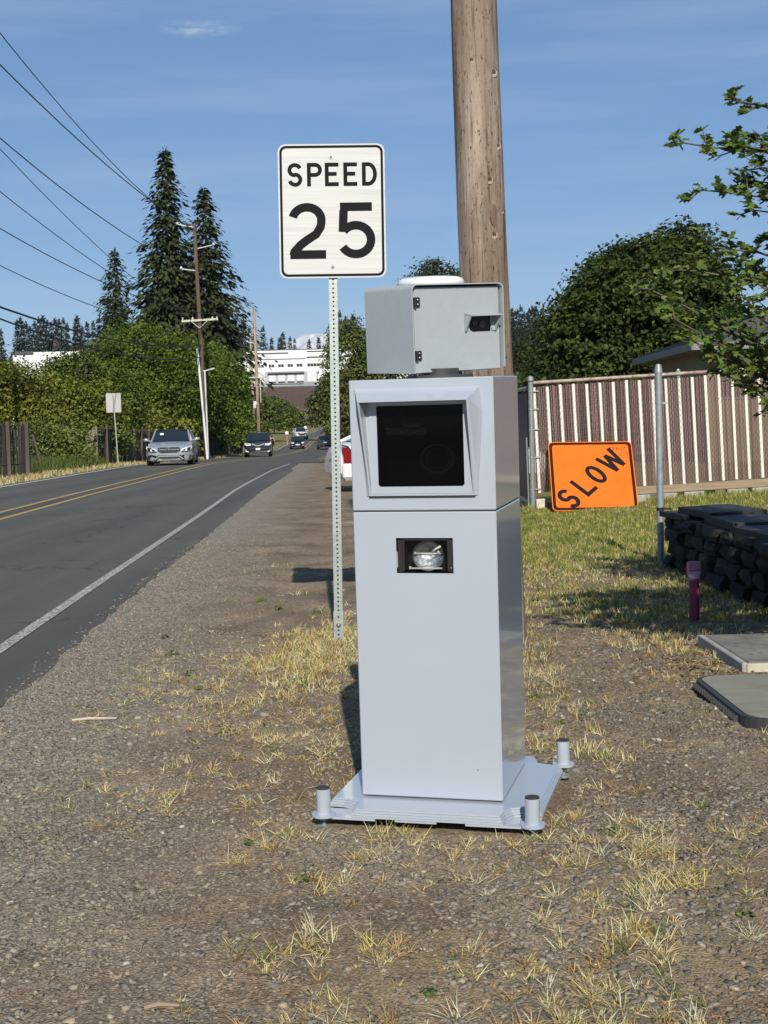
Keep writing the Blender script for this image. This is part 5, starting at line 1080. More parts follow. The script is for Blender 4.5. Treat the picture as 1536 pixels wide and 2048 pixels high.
grw = mat('grey_weathered_plank', (.085, .072, .058), .92, noise=(3, .35), bump=(40, .4), stretch=(1, 1, .15)); grw2 = mat('pale_weathered_plank', (.19, .155, .125), .92, noise=(4, .3), stretch=(1, 1, .15))
fa = thing('plank_fence', 'broken dark plank fence with gaps at the left edge of the road', 'fence', (-12.95, 40.4, gzs(-12.95, 40.4)))
dv = Vector((.93, 6.05, 0)); ln = dv.length; dv.normalize()
for k in range(44):
    s = ln*k/43; me_h = 1.74 + random.uniform(-.10, .06)
    if random.random() < .22 and k < 40: continue
    mb = MB(); mb.bbox((0, 0, me_h/2), (.135, .02, me_h), .003); mb.build('plank', grw, fa, loc=dv*s, rot=(random.uniform(-.03, .03), random.uniform(-.02, .02), math.atan2(dv.y, dv.x) + random.uniform(-.05, .05)))
for s, w in ((ln - .02, .16), (ln - 1.5, .12), (ln - 3.6, .12)): mb = MB(); mb.box((0, 0, .92), (w, w, 1.86)); mb.build('fence_post', grw, fa, loc=dv*s + Vector((.05, 0, 0)))
for z in (.45, 1.72): mb = MB(); mb.cyl((0, .06, z), dv*ln + Vector((0, .06, z)), .03, 6); mb.build('rail', grw, fa)
lp = thing('leaning_post', 'dark thin post leaning in the gap of the left fence', 'post', (-12.75, 51.6, gzs(-12.7, 51.6)))
mb = MB(); mb.tube([(.03, 0, -.1), (-.33, 0, 1.45)], [.055, .045], 7); mb.build('shaft', grw, lp)
fb = thing('plank_fence', 'long grey plank fence running along the far side of the road', 'fence', (-13.3, 63.6, gzs(-13.3, 63.6)))
mb = MB(); rg = np.random.default_rng(4); y = 0.0
while y < 74:
    w = rg.uniform(.14, .20); h = 1.78 + rg.uniform(-.10, .10); z = gzs(-13.3, 63.6 + y) - gzs(-13.3, 63.6)
    if rg.random() > .05: mb.bbox((rg.uniform(-.02, .02), y, z + h/2 - .05), (.025, w*.93, h), .003, (rg.uniform(-.02, .02), rg.uniform(-.05, .05), rg.uniform(-.35, .35)))
    y += w
kind(mb.build('planks', grw, fb), 'stuff')
for k in range(31):
    yy = .1 + k*2.4; mb = MB(); z = gzs(-13.3, 63.6 + yy) - gzs(-13.3, 63.6); mb.box((.10, yy, z + .9), (.11, .11, 1.85)); mb.build('fence_post', grw2 if k % 4 == 0 else grw, fb)
for zz in (1.75,):
    mb = MB(); mb.tube([(.06, yy, zz + gzs(-13.3, 63.6 + yy) - gzs(-13.3, 63.6)) for yy in np.arange(0, 74, 4)], .03, 5); mb.build('rail', grw2, fb)
lb = thing('leaning_boards', 'brown boards leaning against the start of the long plank fence', 'boards', (-13.45, 63.0, gzs(-13.4, 63)))
for k in range(4):
    mb = MB(); mb.bbox((0, 0, .88), (.15, .025, 1.80 - .06*k), .003); mb.build('plank', grw2, lb, loc=(-.16*k*.9 - .05, -.05, 0), rot=(R(-4), R(11 + 3*k), 0))
bs = thing('sign_from_behind', 'pale grey back of a road sign on a thin post beside the left fence', 'road sign', (-12.39, 64.5, gzs(-12.4, 64.5)))
mb = MB(); mb.tube([(0, 0, -.1), (-.13, 0, 3.32)], .028, 8); mb.build('post', mat('pale_post', (.46, .46, .45), .6, metal=.2), bs)
mb = MB(); mb.prism([(x - .115, -.03, 2.91 + z) for x, z in rr(.70, .90, .05)], (0, 1, 0), .006); mb.build('sign_back', mat('bare_aluminium', (.46, .46, .44), .55, metal=.25, noise=(2, .1)), bs)
mb = MB(); mb.tube([(-.098, -.035, 2.5), (-.128, -.035, 3.3)], .022, 6); mb.build('post_clip', galv2, bs)
ys_ = thing('warning_sign', 'small far yellow sign on a post right of the climbing road', 'road sign', (-7.95, 200, gzs(-8, 200)))
mb = MB(); mb.cyl((0, 0, -.1), (0, 0, 2.9), .05, 8); mb.build('post', ltpole, ys_)
mb = MB(); mb.prism([(x, -.06, z) for x, z in ((-.55, 2.95), (.55, 2.95), (.55, 2.6), (.28, 2.45), (.28, 1.9), (-.28, 1.9), (-.28, 2.4), (-.5, 2.6))], (0, 1, 0), .03); pw = mb.build('sign_board', mat('pale_yellow_sign', (.66, .50, .22), .6), ys_)
mb = MB(); mb.tube([(-.2, -.07, 2.55), (.0, -.07, 2.3), (.15, -.07, 2.5)], .05, 5); mb.build('sign_symbol', sign_black, pw)
for i, (x, y, z, lab) in enumerate(((-13.1, 190, 1.5, 'pale mailbox by the thicket, left one of two'), (-11.9, 215, 1.7, 'pale mailbox by the thicket, right one of two'))):
    mbx = thing('mailbox', lab, 'mailbox', (x, y, gzs(x, y)), group='mailboxes by the far road'); mb = MB(); mb.box((0, 0, z/2), (.1, .1, z)); mb.build('post', ltpole, mbx); mb = MB(); mb.prism([(a, -.3, z + b) for a, b in ((-.22, 0), (.22, 0), (.22, .3), (.12, .45), (-.12, .45), (-.22, .3))], (0, 1, 0), .6); mb.build('box', white_m, mbx)

# ------------------------------------------------------------------ vehicles
cglass_d = mat('car_glass', (.012, .016, .020), .04, spec=.6, coat=.3); tyre_m = mat('tyre_rubber', (.018, .018, .019), .8); rim_m = mat('alloy_rim', (.42, .43, .45), .3, metal=.8)
lampw = mat('headlight_lens', (.78, .80, .82), .1, coat=.6); lampr = mat('tail_lamp_red', (.22, .010, .014), .15, coat=.5); plate_m = mat('licence_plate', (.70, .70, .68), .4); trimb = mat('black_trim', (.015, .015, .016), .45)
def car(name, label, x, y, heading, paint_m, Ln, Wd, Ht, hood=.95, belt=1.0, clr=.20, ws0=1.25, ws1=1.95, rr0=3.75, rr1=4.35, tail=1.0, nose=.62, group=None, cat='car', feats=(), rear=(), wheel_r=.34, roof_m=None, zoff=0, tail_h=None, fw=.86, rw=.95):
    """x axis of the car = forward. Distances ws0.. are measured back from the nose."""
    t = thing(name, label, cat, (x, y, gzs(x, y) + .05 * (abs(x - float(road_c(y))) < 4) + zoff), (0, 0, heading), group)
    f = Ln/2; hw = Wd/2
    st = [(f, .74, clr + .10, nose), (f - .06, .84, clr + .02, nose + .07), (f - .20, .94, clr, nose + .15), (f - .50, .985, clr, hood - .12), (f - .9, 1.0, clr, hood - .04), (f - ws0, 1.0, clr, hood + .03), (f - ws0 - .5, 1.0, clr, belt), (0 - .2, 1.0, clr, belt), (f - rr0, 1.0, clr, belt + .02), (f - rr1, .98, clr + .02, tail), (-f + .22, .95, clr + .05, tail - .02), (-f + .07, .90, clr + .10, (tail_h or tail - .12)), (-f, .82, clr + .18, (tail_h or tail - .22) - .06)]
    V = []; n = 13
    for sx, w, zb, zt in st:
        w *= hw; h = zt - zb
        half = [(.0, zb), (.78*w, zb), (.96*w, zb + .09*h), (w, zb + .40*h), (.992*w, zb + .66*h), (.94*w, zt - .09*h), (.80*w, zt - .015*h)]
        pts = half + [(0, zt + .02)] ; full = [(-a, b) for a, b in half[:0:-1]] + half + [(0, zt + .025)]
        V += [(sx, a, b) for a, b in full]
    n = len(full); F = [(i*n+k, i*n+(k+1) % n, (i+1)*n+(k+1) % n, (i+1)*n+k) for i in range(len(st)-1) for k in range(n)] + [tuple(range(n)), tuple(range((len(st)-1)*n, len(st)*n))[::-1]]
    mb = MB(); mb.add(V, F); body = mb.build('body', paint_m, t, smooth='edge')
    A, C, D, B = f - ws0, f - ws1, f - rr0, f - rr1; wb, wr = hw*.86, hw*.70; zb = belt + .015
    zC, zD = Ht - .035, Ht - .06
    P = lambda x_, y_, z_: (x_, y_, z_)
    hz = hood + .02
    mb = MB(); mb.add([P(A+.05, -wb*.96, hz), P(A+.22, 0, hz+.02), P(A+.05, wb*.96, hz), P(C, wr, zC), P(C+.10, 0, zC+.03), P(C, -wr, zC)], [(0, 1, 4, 5), (1, 2, 3, 4)]); mb.build('windscreen', cglass_d, t, smooth=True)
    mb = MB(); mb.add([P(B, -wb*.94, tail+.02), P(B-.06, 0, tail+.03), P(B, wb*.94, tail+.02), P(D, wr*.97, zD), P(D-.08, 0, zD+.03), P(D, -wr*.97, zD)], [(0, 1, 4, 5), (1, 2, 3, 4)]); mb.build('rear_window', cglass_d, t, smooth=True)
    for s in (-1, 1):
        M_ = (A + B)/2
        mb = MB(); mb.add([P(A, s*wb, hz), P(M_, s*wb*1.01, zb), P(B, s*wb*.97, tail+.01), P(D, s*wr*.98, zD), P(M_, s*wr*1.015, Ht-.05), P(C, s*wr, zC)], [(0, 1, 4, 5), (1, 2, 3, 4)]); mb.build('side_window', cglass_d, t)
        mb = MB(); mb.tube([(A+.06, s*wb*.985, hz), (C, s*wr*1.01, zC+.005)], .035, 6); mb.build('pillar', paint_m, t)
        mb = MB(); mb.tube([(B-.02, s*wb*.955, tail+.01), (D, s*wr*.985, zD+.005)], .05, 6); mb.build('pillar', paint_m, t)
        mb = MB(); mb.tube([(M_, s*wb*1.012, zb), (M_-.05, s*wr*1.02, Ht-.05)], .03, 6); mb.build('pillar', trimb, t)
        mb = MB(); mb.ball((A - .35, s*(hw + .10), belt + .06), .11, 10, 8, (.55, 1, .72)); mb.tube([(A - .35, s*hw*.86, belt), (A - .35, s*(hw + .05), belt + .03)], .025, 6); mb.build('wing_mirror', paint_m, t, smooth='edge')
        mb = MB(); mb.box((0, s*hw*.985, clr + .04), (Ln*.56, .05, .10)); mb.build('sill', trimb, t)
    mb = MB(); xs4 = [C + .05, C - .25, (C+D)/2, D - .04]; zs4 = [zC, zC + .025, Ht - .03, zD]; V = []
    for x_, z_ in zip(xs4, zs4): V += [(x_, -wr*1.02, z_ - .01), (x_, -wr*.85, z_ + .018), (x_, 0, z_ + .035), (x_, wr*.85, z_ + .018), (x_, wr*1.02, z_ - .01)]
    mb.add(V, [(i*5+k, i*5+k+1, (i+1)*5+k+1, (i+1)*5+k) for i in range(3) for k in range(4)]); mb.build('roof', roof_m or paint_m, t, smooth=True)
    for fx in (f - fw, -f + rw):
        for s in (-1, 1):
            mb = MB(); rs = wheel_r; yo = s*(hw - .11)
            ringp = [(rs*.62, -.11), (rs*.96, -.10), (rs, -.06), (rs, .06), (rs*.96, .10), (rs*.62, .11)]; V = []; k_ = 22
            for r_, o_ in ringp: V += [(fx + r_*math.cos(2*math.pi*i/k_), yo + o_, rs + r_*math.sin(2*math.pi*i/k_)) for i in range(k_)]
            mb.add(V, [(j*k_+i, j*k_+(i+1) % k_, (j+1)*k_+(i+1) % k_, (j+1)*k_+i) for j in range(5) for i in range(k_)]); w_ = mb.build('wheel', tyre_m, t, smooth='edge')
            mb = MB(); mb.cyl((fx, yo - .07, rs), (fx, yo + .075*s if s > 0 else yo + .07, rs), rs*.62, 18); 
            for q in range(5): a = 2*math.pi*q/5; mb.box((fx + rs*.32*math.cos(a), yo + s*.085, rs + rs*.32*math.sin(a)), (rs*.55, .03, .07), (0, -a, 0))
            mb.build('rim', rim_m, w_)
            mb = MB(); mb.cyl((fx, s*(hw - .25), rs + .02), (fx, s*(hw + .004), rs + .02), rs*1.16, 22); mb.build('wheel_arch', trimb, body)
    for nm, m_, poly, off, th in feats:
        mb = MB(); c_ = sum(p[0] for p in poly)/len(poly)
        V0 = []
        for yv, zv in poly: V0.append((f - .02 - .20*(max(0, abs(yv)/hw - .72)/.22)**1.6 + off, yv, zv))
        k_ = len(poly); mb.add(V0 + [(a - th, b, c) for a, b, c in V0], [tuple(range(k_)), tuple(range(k_, 2*k_))[::-1]] + [(i, (i+1) % k_, (i+1) % k_ + k_, i + k_) for i in range(k_)]); mb.build(nm, m_, t)
    for nm, m_, poly, off, th in rear:
        mb = MB(); V0 = [(-f + .02 + .22*(abs(yv)/hw)**2.6 - off, yv, zv) for yv, zv in poly]; k_ = len(poly)
        mb.add(V0 + [(a + th, b, c) for a, b, c in V0], [tuple(range(k_)), tuple(range(k_, 2*k_))[::-1]] + [(i, (i+1) % k_, (i+1) % k_ + k_, i + k_) for i in range(k_)]); mb.build(nm, m_, t)
    return t
def both(nm, m, poly, off=.02, th=.10): return [(nm, m, [(y, z) for y, z in poly], off, th), (nm, m, [(-y, z) for y, z in poly][::-1], off, th)]
def one(nm, m, poly, off=.02, th=.10): return [(nm, m, poly, off, th)]
silver = mat('silver_car_paint', (.46, .49, .53), .28, metal=.45, coat=.6); dgrey = mat('dark_grey_car_paint', (.030, .034, .040), .25, metal=.3, coat=.7); blackp = mat('black_car_paint', (.012, .013, .016), .2, coat=.7); whitep = mat('white_car_paint', (.74, .75, .76), .25, coat=.6); gunm = mat('gunmetal_car_paint', (.075, .085, .095), .25, metal=.3, coat=.7)
mf = one('grille', trimb, [(-.46, .70), (-.43, .58), (-.30, .515), (.30, .515), (.43, .58), (.46, .70), (.36, .735), (-.36, .735)], .075) \
   + one('grille_bar', chrome, [(-.40, .655), (-.10, .64), (-.10, .615), (-.40, .63)], .085, .02) + one('grille_bar', chrome, [(.10, .64), (.40, .655), (.40, .63), (.10, .615)], .085, .02) \
   + both('grille_trim', chrome, [(.44, .735), (.475, .70), (.455, .60), (.435, .60), (.45, .695)], .082, .03) \
   + both('headlight', lampw, [(.50, .575), (.52, .66), (.72, .735), (.90, .80), (.925, .72), (.86, .62), (.70, .56)], .13, .10) \
   + both('headlight_recess', trimb, [(.54, .585), (.56, .62), (.66, .655), (.68, .59)], .135, .10) + both('headlight_recess', trimb, [(.73, .60), (.75, .685), (.86, .735), (.87, .66), (.80, .60)], .137, .10) \
   + both('corner_intake', trimb, [(.40, .27), (.54, .40), (.70, .425), (.86, .385), (.84, .22), (.52, .215)], .06, .12) \
   + one('centre_intake', trimb, [(-.50, .39), (-.44, .245), (.44, .245), (.50, .39), (.40, .40), (-.40, .40)], .062) + one('splitter', silver, [(-.42, .355), (-.38, .375), (.38, .375), (.42, .355), (.60, .225), (.55, .215), (.38, .335), (-.38, .335), (-.55, .215), (-.60, .225)], .085, .04) \
   + one('lower_lip', chrome, [(-.42, .205), (.42, .205), (.42, .175), (-.42, .175)], .085, .05) + one('lower_intake', trimb, [(-.80, .17), (.80, .17), (.72, .12), (-.72, .12)], .05, .2)
mc = car('parked_car', 'x', 0, 0, 0, silver, 4.89, 1.87, 1.49, hood=.96, belt=1.0, clr=.12, ws0=1.30, ws1=2.0, rr0=4.3, rr1=4.65, tail=1.02, nose=.63, feats=mf, roof_m=trimb, wheel_r=.34)
mc.name = 'silver_wagon'; tag(mc, 'oncoming silver estate car with black roof and wide lower grilles, nearest on the road', 'car', 'cars driving on the road')
mb = MB(); n = 20
for i in range(n):
    a0, a1 = 2*math.pi*i/n, 2*math.pi*(i+1)/n; mb.tube([(2.53, .088*math.cos(a0), .64 + .088*math.sin(a0)), (2.53, .088*math.cos(a1), .64 + .088*math.sin(a1))], .011, 5, False)
em = mb.build('emblem_ring', chrome, mc)
for a in (90, 210, 330): mb = MB(); mb.prism([(2.535, .085*math.cos(R(a)), .64 + .085*math.sin(R(a))), (2.535, .018*math.cos(R(a+60)), .64 + .018*math.sin(R(a+60))), (2.535, .018*math.cos(R(a-60)), .64 + .018*math.sin(R(a-60)))], (-1, 0, 0), .02); mb.build('emblem_spoke', chrome, em)
mb = MB(); wsx = 2.445 - 1.72; mb.box((wsx + .085, -.38, 1.305), (.012, .15, .10), (0, R(-38), 0)); mb.build('windscreen_sticker', plate_m, mc)
mc.scale = (1.05, 1.05, .985); mc.location = (-9.2, 60.55, gzs(-9, 60) + .05); mc.rotation_euler = (0, 0, R(-85.3))
sf = one('grille', trimb, [(-.44, .92), (-.38, .76), (0, .68), (.38, .76), (.44, .92)], .09) + one('chevron_trim', chrome, [(-.44, .93), (-.40, .84), (0, .73), (.40, .84), (.44, .93), (.38, .93), (0, .80), (-.38, .93)], .105, .03) \
   + both('headlight', lampw, [(.50, .80), (.50, .92), (.72, .97), (.93, 1.0), (.95, .88), (.80, .78)], .14, .12) + one('lower_band', mat('mid_grey_trim', (.12, .125, .13), .4), [(-.90, .52), (.90, .52), (.86, .34), (.60, .30), (-.60, .30), (-.86, .34)], .10, .12) + one('intake', trimb, [(-.60, .63), (.60, .63), (.56, .52), (-.56, .52)], .105, .1) \
   + one('licence_plate', plate_m, [(-.16, .62), (.16, .62), (.16, .47), (-.16, .47)], .13, .03) + both('fog_lamp', lampw, [(.66, .38), (.84, .42), (.84, .35), (.68, .32)], .12, .05) + one('skid_plate', trimb, [(-.8, .30), (.8, .30), (.7, .22), (-.7, .22)], .08, .2)
sv = car('dark_suv', 'dark grey oncoming SUV with a chrome chevron grille, behind the silver estate', -9.02, 100.4, R(-86.0), dgrey, 4.74, 1.96, 1.69, hood=1.10, belt=1.14, clr=.24, ws0=1.15, ws1=1.85, rr0=4.25, rr1=4.6, tail=1.16, nose=.80, group='cars driving on the road', feats=sf, wheel_r=.38)
bf = both('headlight', lampw, [(.46, .66), (.48, .80), (.66, .84), (.80, .80), (.76, .66), (.60, .62)], .12, .1) + one('licence_plate', plate_m, [(-.30, .56), (.30, .56), (.22, .42), (-.22, .42)], .06, .03) + one('badge', chrome, [(-.10, .74), (.10, .74), (.06, .66), (-.06, .66)], .06, .03) + both('fog_lamp', lampw, [(.58, .42), (.72, .44), (.72, .36), (.60, .34)], .10, .05) + one('grille', trimb, [(-.5, .40), (.5, .40), (.42, .28), (-.42, .28)], .05)
car('black_hatchback', 'small black oncoming hatchback with bright headlights, in front of the white pickup', -10.62, 171.5, R(-84), blackp, 3.9, 1.72, 1.50, hood=.92, belt=.98, clr=.18, ws0=.95, ws1=1.7, rr0=3.4, rr1=3.75, tail=1.02, nose=.64, group='cars driving on the road', feats=bf, wheel_r=.32)
wf_ = one('grille', trimb, [(-.62, 1.02), (-.66, .86), (-.40, .74), (.40, .74), (.66, .86), (.62, 1.02), (.2, .94), (-.2, .94)], .10) + both('headlight', lampw, [(.62, .90), (.64, 1.04), (.90, 1.06), (.92, .92)], .13, .1) + one('lower_intake', trimb, [(-.66, .56), (.66, .56), (.6, .40), (-.6, .40)], .09) + both('fog_recess', trimb, [(.68, .60), (.90, .64), (.88, .46), (.72, .44)], .12) + one('bumper_bar', chrome, [(-.4, .70), (.4, .70), (.4, .64), (-.4, .64)], .11, .03)
wt = car('white_pickup', 'white oncoming pickup truck with a dark grille, farthest car on the road', -12.75, 214, R(-80), whitep, 5.4, 2.0, 1.80, hood=1.20, belt=1.24, clr=.30, ws0=1.35, ws1=2.05, rr0=3.5, rr1=3.8, tail=1.22, nose=.92, group='cars driving on the road', feats=wf_, wheel_r=.40, zoff=.05)
hr_ = both('tail_lamp', lampr, [(.62, .82), (.64, .98), (.84, 1.0), (.84, .84)], .06, .08) + one('licence_plate', plate_m, [(-.24, .80), (.24, .80), (.24, .68), (-.24, .68)], .04, .03) + one('tailgate_trim', chrome, [(-.55, .90), (.55, .90), (.5, .84), (-.5, .84)], .04, .03) + one('rear_bumper', trimb, [(-.82, .46), (.82, .46), (.76, .26), (-.76, .26)], .07, .1)
car('dark_hatchback', 'dark grey car driving away in the right lane of the far road', -6.95, 166, R(94), gunm, 4.3, 1.8, 1.52, hood=.95, belt=1.0, clr=.2, ws0=1.0, ws1=1.75, rr0=3.4, rr1=4.05, tail=1.05, nose=.65, group='cars driving on the road', rear=hr_, tail_h=.98)
ws_ = car('white_sedan', 'parked white sedan with a red wrap-round tail lamp, half hidden by the speed camera', 0, 0, 0, whitep, 4.5, 1.74, 1.43, hood=.95, belt=.96, clr=.20, ws0=1.35, ws1=2.1, rr0=3.35, rr1=4.12, tail=1.0, nose=.62, rear=both('tail_lamp', lampr, [(.52, .66), (.54, .86), (.80, .84), (.84, .62)], .05, .10) + one('licence_plate', plate_m, [(-.18, .80), (.18, .80), (.18, .66), (-.18, .66)], .04, .02) + one('rear_bumper', whitep, [(-.85, .56), (.85, .56), (.83, .26), (-.83, .26)], .10, .22), wheel_r=.31)
for s in (-1,):
    mb = MB(); mb.prism([(x_, -.878, z) for x_, z in ((-2.18, .60), (-1.93, .60), (-2.02, .80), (-2.10, .90), (-2.20, .92))], (0, 1, 0), .12); mb.build('side_lamp', lampr, ws_)
    mb = MB(); mb.prism([(x_, -.882, z) for x_, z in ((-1.945, .60), (-1.91, .60), (-2.00, .82), (-2.08, .935), (-2.20, .96), (-2.20, .935), (-2.10, .905), (-2.035, .80))], (0, 1, 0), .10); mb.build('lamp_seal', trimb, ws_)
    mb = MB(); mb.box((-1.75, -.868, .585), (.75, .012, .012)); mb.build('bumper_seam', trimb, ws_)
    mb = MB(); mb.bbox((-1.90, -.85, .43), (.62, .12, .30), .03); mb.build('bumper_corner', whitep, ws_)
    mb = MB(); mb.bbox((-1.80, -.84, .255), (.75, .12, .06), .01); mb.build('bumper_valance', mat('grey_valance', (.22, .22, .21), .6), ws_)
ws_.location = (1.12, 29.2, .0); ws_.rotation_euler = (0, 0, R(14))

# ------------------------------------------------------------------ cyclist
def skin(name, verts, edges, rad, m, parent=None, loc=(0, 0, 0)):
    me = bpy.data.meshes.new(name); me.from_pydata(verts, edges, []); o = bpy.data.objects.new(name, me); COL.objects.link(o)
    md = o.modifiers.new('skin', 'SKIN')
    for v, r in zip(me.skin_vertices[0].data, rad): v.radius = (r, r)
    me.skin_vertices[0].data[0].use_root = True
    sb_ = o.modifiers.new('sub', 'SUBSURF'); sb_.levels = 1; sb_.render_levels = 1
    dg = bpy.context.evaluated_depsgraph_get(); me2 = bpy.data.meshes.new_from_object(o.evaluated_get(dg)); o.modifiers.clear(); o.data = me2; o.name = name; me2.materials.append(m); o.parent = parent; o.location = loc
    me2.polygons.foreach_set('use_smooth', [True]*len(me2.polygons)); return o
CX, CY = -12.62, 158.0; CZ = gzs(CX, CY)
pr_ = thing('person', 'person in a pale top riding a bicycle along the left edge of the far road', 'person', (CX, CY, CZ))
sk_m = mat('skin', (.46, .27, .20), .6); top_m = mat('pale_pink_top', (.60, .40, .38), .8); sh_m = mat('dark_shorts', (.02, .02, .024), .8); rd_m = mat('dark_red_vest', (.12, .02, .02), .8)
vb = [(0, .10, .98), (0, .0, 1.22), (0, -.14, 1.42), (0, -.18, 1.50), (0, -.22, 1.62), (.19, -.12, 1.40), (.30, -.26, 1.20), (.26, -.48, 1.05), (-.19, -.12, 1.40), (-.30, -.26, 1.20), (-.26, -.48, 1.05), (.10, .04, .95), (.13, -.28, .72), (.12, -.10, .32), (.12, -.22, .26), (-.10, .04, .95), (-.13, -.20, .58), (-.12, .0, .16), (-.12, -.12, .10)]
eb = [(0, 1), (1, 2), (2, 3), (3, 4), (2, 5), (5, 6), (6, 7), (2, 8), (8, 9), (9, 10), (0, 11), (11, 12), (12, 13), (13, 14), (0, 15), (15, 16), (16, 17), (17, 18)]
body = skin('body', vb, eb, [.14, .14, .15, .06, .09, .07, .05, .04, .07, .05, .04, .10, .075, .045, .04, .10, .075, .045, .04], sk_m, pr_)
mb = MB(); 
def sleeve(pts, rs): 
    m2 = MB(); m2.tube(pts, rs, 10); return m2
loft([oval(.17, .14, .96), oval(.18, .15, 1.15), oval(.205, .15, 1.34), oval(.15, .10, 1.44)]).build('top', rd_m, pr_, smooth=True, loc=(0, -.04, 0))
for s in (-1, 1):
    sleeve([(s*.15, -.12, 1.42), (s*.25, -.20, 1.30), (s*.31, -.30, 1.16)], [.10, .085, .07]).build('sleeve', top_m, pr_, smooth=True)
    sleeve([(s*.09, .06, .98), (s*.13, -.22 if s > 0 else -.14, .74 if s > 0 else .66)], [.13, .10]).build('shorts_leg', sh_m, pr_, smooth=True)
mb = MB(); mb.ball((0, -.21, 1.67), .115, 14, 9, (1, 1.2, .85)); mb.build('helmet', sh_m, pr_, smooth=True)
bk = thing('bicycle', 'bicycle ridden toward the camera at the left edge of the far road', 'bicycle', (CX, CY, CZ)); bkm = mat('bicycle_frame', (.02, .02, .022), .4)
for yy in (-.62, .42):
    mb = MB(); pts = [(0, yy + .33*math.cos(a), .34 + .33*math.sin(a)) for a in np.linspace(0, 2*math.pi, 25)]; mb.tube(pts, .02, 6, False); w_ = mb.build('wheel', tyre_m, bk, smooth=True)
    for q in range(6): a = math.pi*q/6; mb = MB(); mb.tube([(0, yy - .32*math.cos(a), .34 - .32*math.sin(a)), (0, yy + .32*math.cos(a), .34 + .32*math.sin(a))], .003, 4); mb.build('spoke', rim_m, w_)
for a, b in (((0, -.62, .34), (0, -.48, .95)), ((0, -.48, .88), (0, .12, .86)), ((0, -.47, .80), (0, -.05, .30)), ((0, -.05, .30), (0, .15, .94)), ((0, .42, .34), (0, -.05, .30)), ((0, .42, .34), (0, .12, .84))): mb = MB(); mb.tube([a, b], .018, 6); mb.build('frame_tube', bkm, bk)
mb = MB(); mb.tube([(-.30, -.48, 1.02), (0, -.46, .98), (.30, -.48, 1.02)], .016, 6); mb.build('handlebar', bkm, bk); mb = MB(); mb.bbox((0, .17, .95), (.15, .26, .05), .02); mb.build('saddle', bkm, bk)

# ------------------------------------------------------------------ hawthorn reaching in from the right
hw_t = thing('hawthorn', 'hawthorn tree reaching leafy branches into the upper right of the photo', 'tree', (3.05, 6.5, gzs(3.05, 6.5)))
hbark = mat('hawthorn_bark', (.105, .088, .068), .85, noise=(20, .3))
rg = np.random.default_rng(21)
O = Vector((3.05, 6.5, 0))
mb = MB(); mb.tube([(0, 0, -.2), (-.05, .02, .8), (-.12, -.05, 1.5), (-.2, -.1, 2.4), (-.15, -.1, 3.6)], [.15, .12, .10, .07, .02], 10); mb.build('trunk', hbark, hw_t, smooth=True)
tips = [((1.52, 5.9, 2.57), .5), ((1.30, 5.9, 2.40), .62), ((1.38, 5.9, 2.20), .55), ((1.56, 6.0, 2.43), .5), ((1.24, 5.9, 1.87), .7), ((1.15, 5.9, 1.79), .75), ((1.24, 5.8, 1.65), .7), ((1.51, 5.9, 1.40), .55), ((1.42, 6.0, 1.50), .6), ((1.60, 5.9, 2.11), .5), ((1.42, 5.95, 1.97), .6), ((1.34, 6.2, 1.75), .6), ((1.48, 6.3, 1.60), .6), ((1.50, 5.6, 1.80), .6), ((1.45, 6.4, 1.90), .6), ((1.62, 5.7, 1.66), .6), ((1.36, 6.05, 1.58), .6)]
for X_ in (1.62, 1.70, 1.78, 1.86, 1.95):                   # fuller towards the trunk
    for Z_ in (1.45, 1.62, 1.80, 1.98, 2.16, 2.34):
        if rg.random() < .80: tips.append(((X_ + rg.normal()*.05, rg.uniform(5.6, 6.5), Z_ + rg.normal()*.06), .6))
for _ in range(52):                                        # the rest of the crown, mostly outside the frame
    a = rg.uniform(0, 2*math.pi); el = rg.uniform(-.15, 1.1); r = rg.uniform(1.2, 1.75)
    p = (3.05 + r*math.cos(a)*math.cos(el), 6.5 + r*math.sin(a)*math.cos(el)*1.0, 2.35 + 1.5*math.sin(el)*r/1.6)
    q_ = Vector(p) - Vector((0, 0, CAM_H)); dq = q_.dot(_f)
    if dq > 0 and FOC*q_.dot(_r)/dq < 820 and FOC*q_.dot(_u)/dq > 780: continue
    if p[0] < 1.62 or (p[0] < 2.1 and p[1] < 5.4 and p[2] < 2.3): continue
    tips.append((p, .8))
LP, LD, LN_, LS = [], [], [], []
def leaf_at(p, d, s):
    n = Vector((rg.normal()*.5, rg.normal()*.5 - .25, .9)); LP.append(tuple(p)); LD.append(tuple(d)); LN_.append(tuple(n)); LS.append(s)
def twig(p0, d, l, mbt, lv, size=1.0):
    pts = [p0]; dd = d.normalized()
    k = max(3, int(l/.045))
    for i in range(k):
        dd = (dd + Vector(rg.normal(size=3))*.13 + Vector((0, 0, .035))).normalized(); pts.append(pts[-1] + dd*(l/k))
        for _ in range(2 if lv else 1):
            side_ = dd.cross(Vector(rg.normal(size=3))).normalized(); leaf_at(pts[-1], (dd*.55 + side_*.9 + Vector((0, 0, .15))).normalized(), rg.uniform(.034, .056)*size)
    leaf_at(pts[-1], dd, .046*size); leaf_at(pts[-1], (dd + Vector((.3, 0, .5))).normalized(), .042*size)
    mbt.tube(pts, [.0042*(1 - .75*i/len(pts)) for i in range(len(pts))], 4, False)
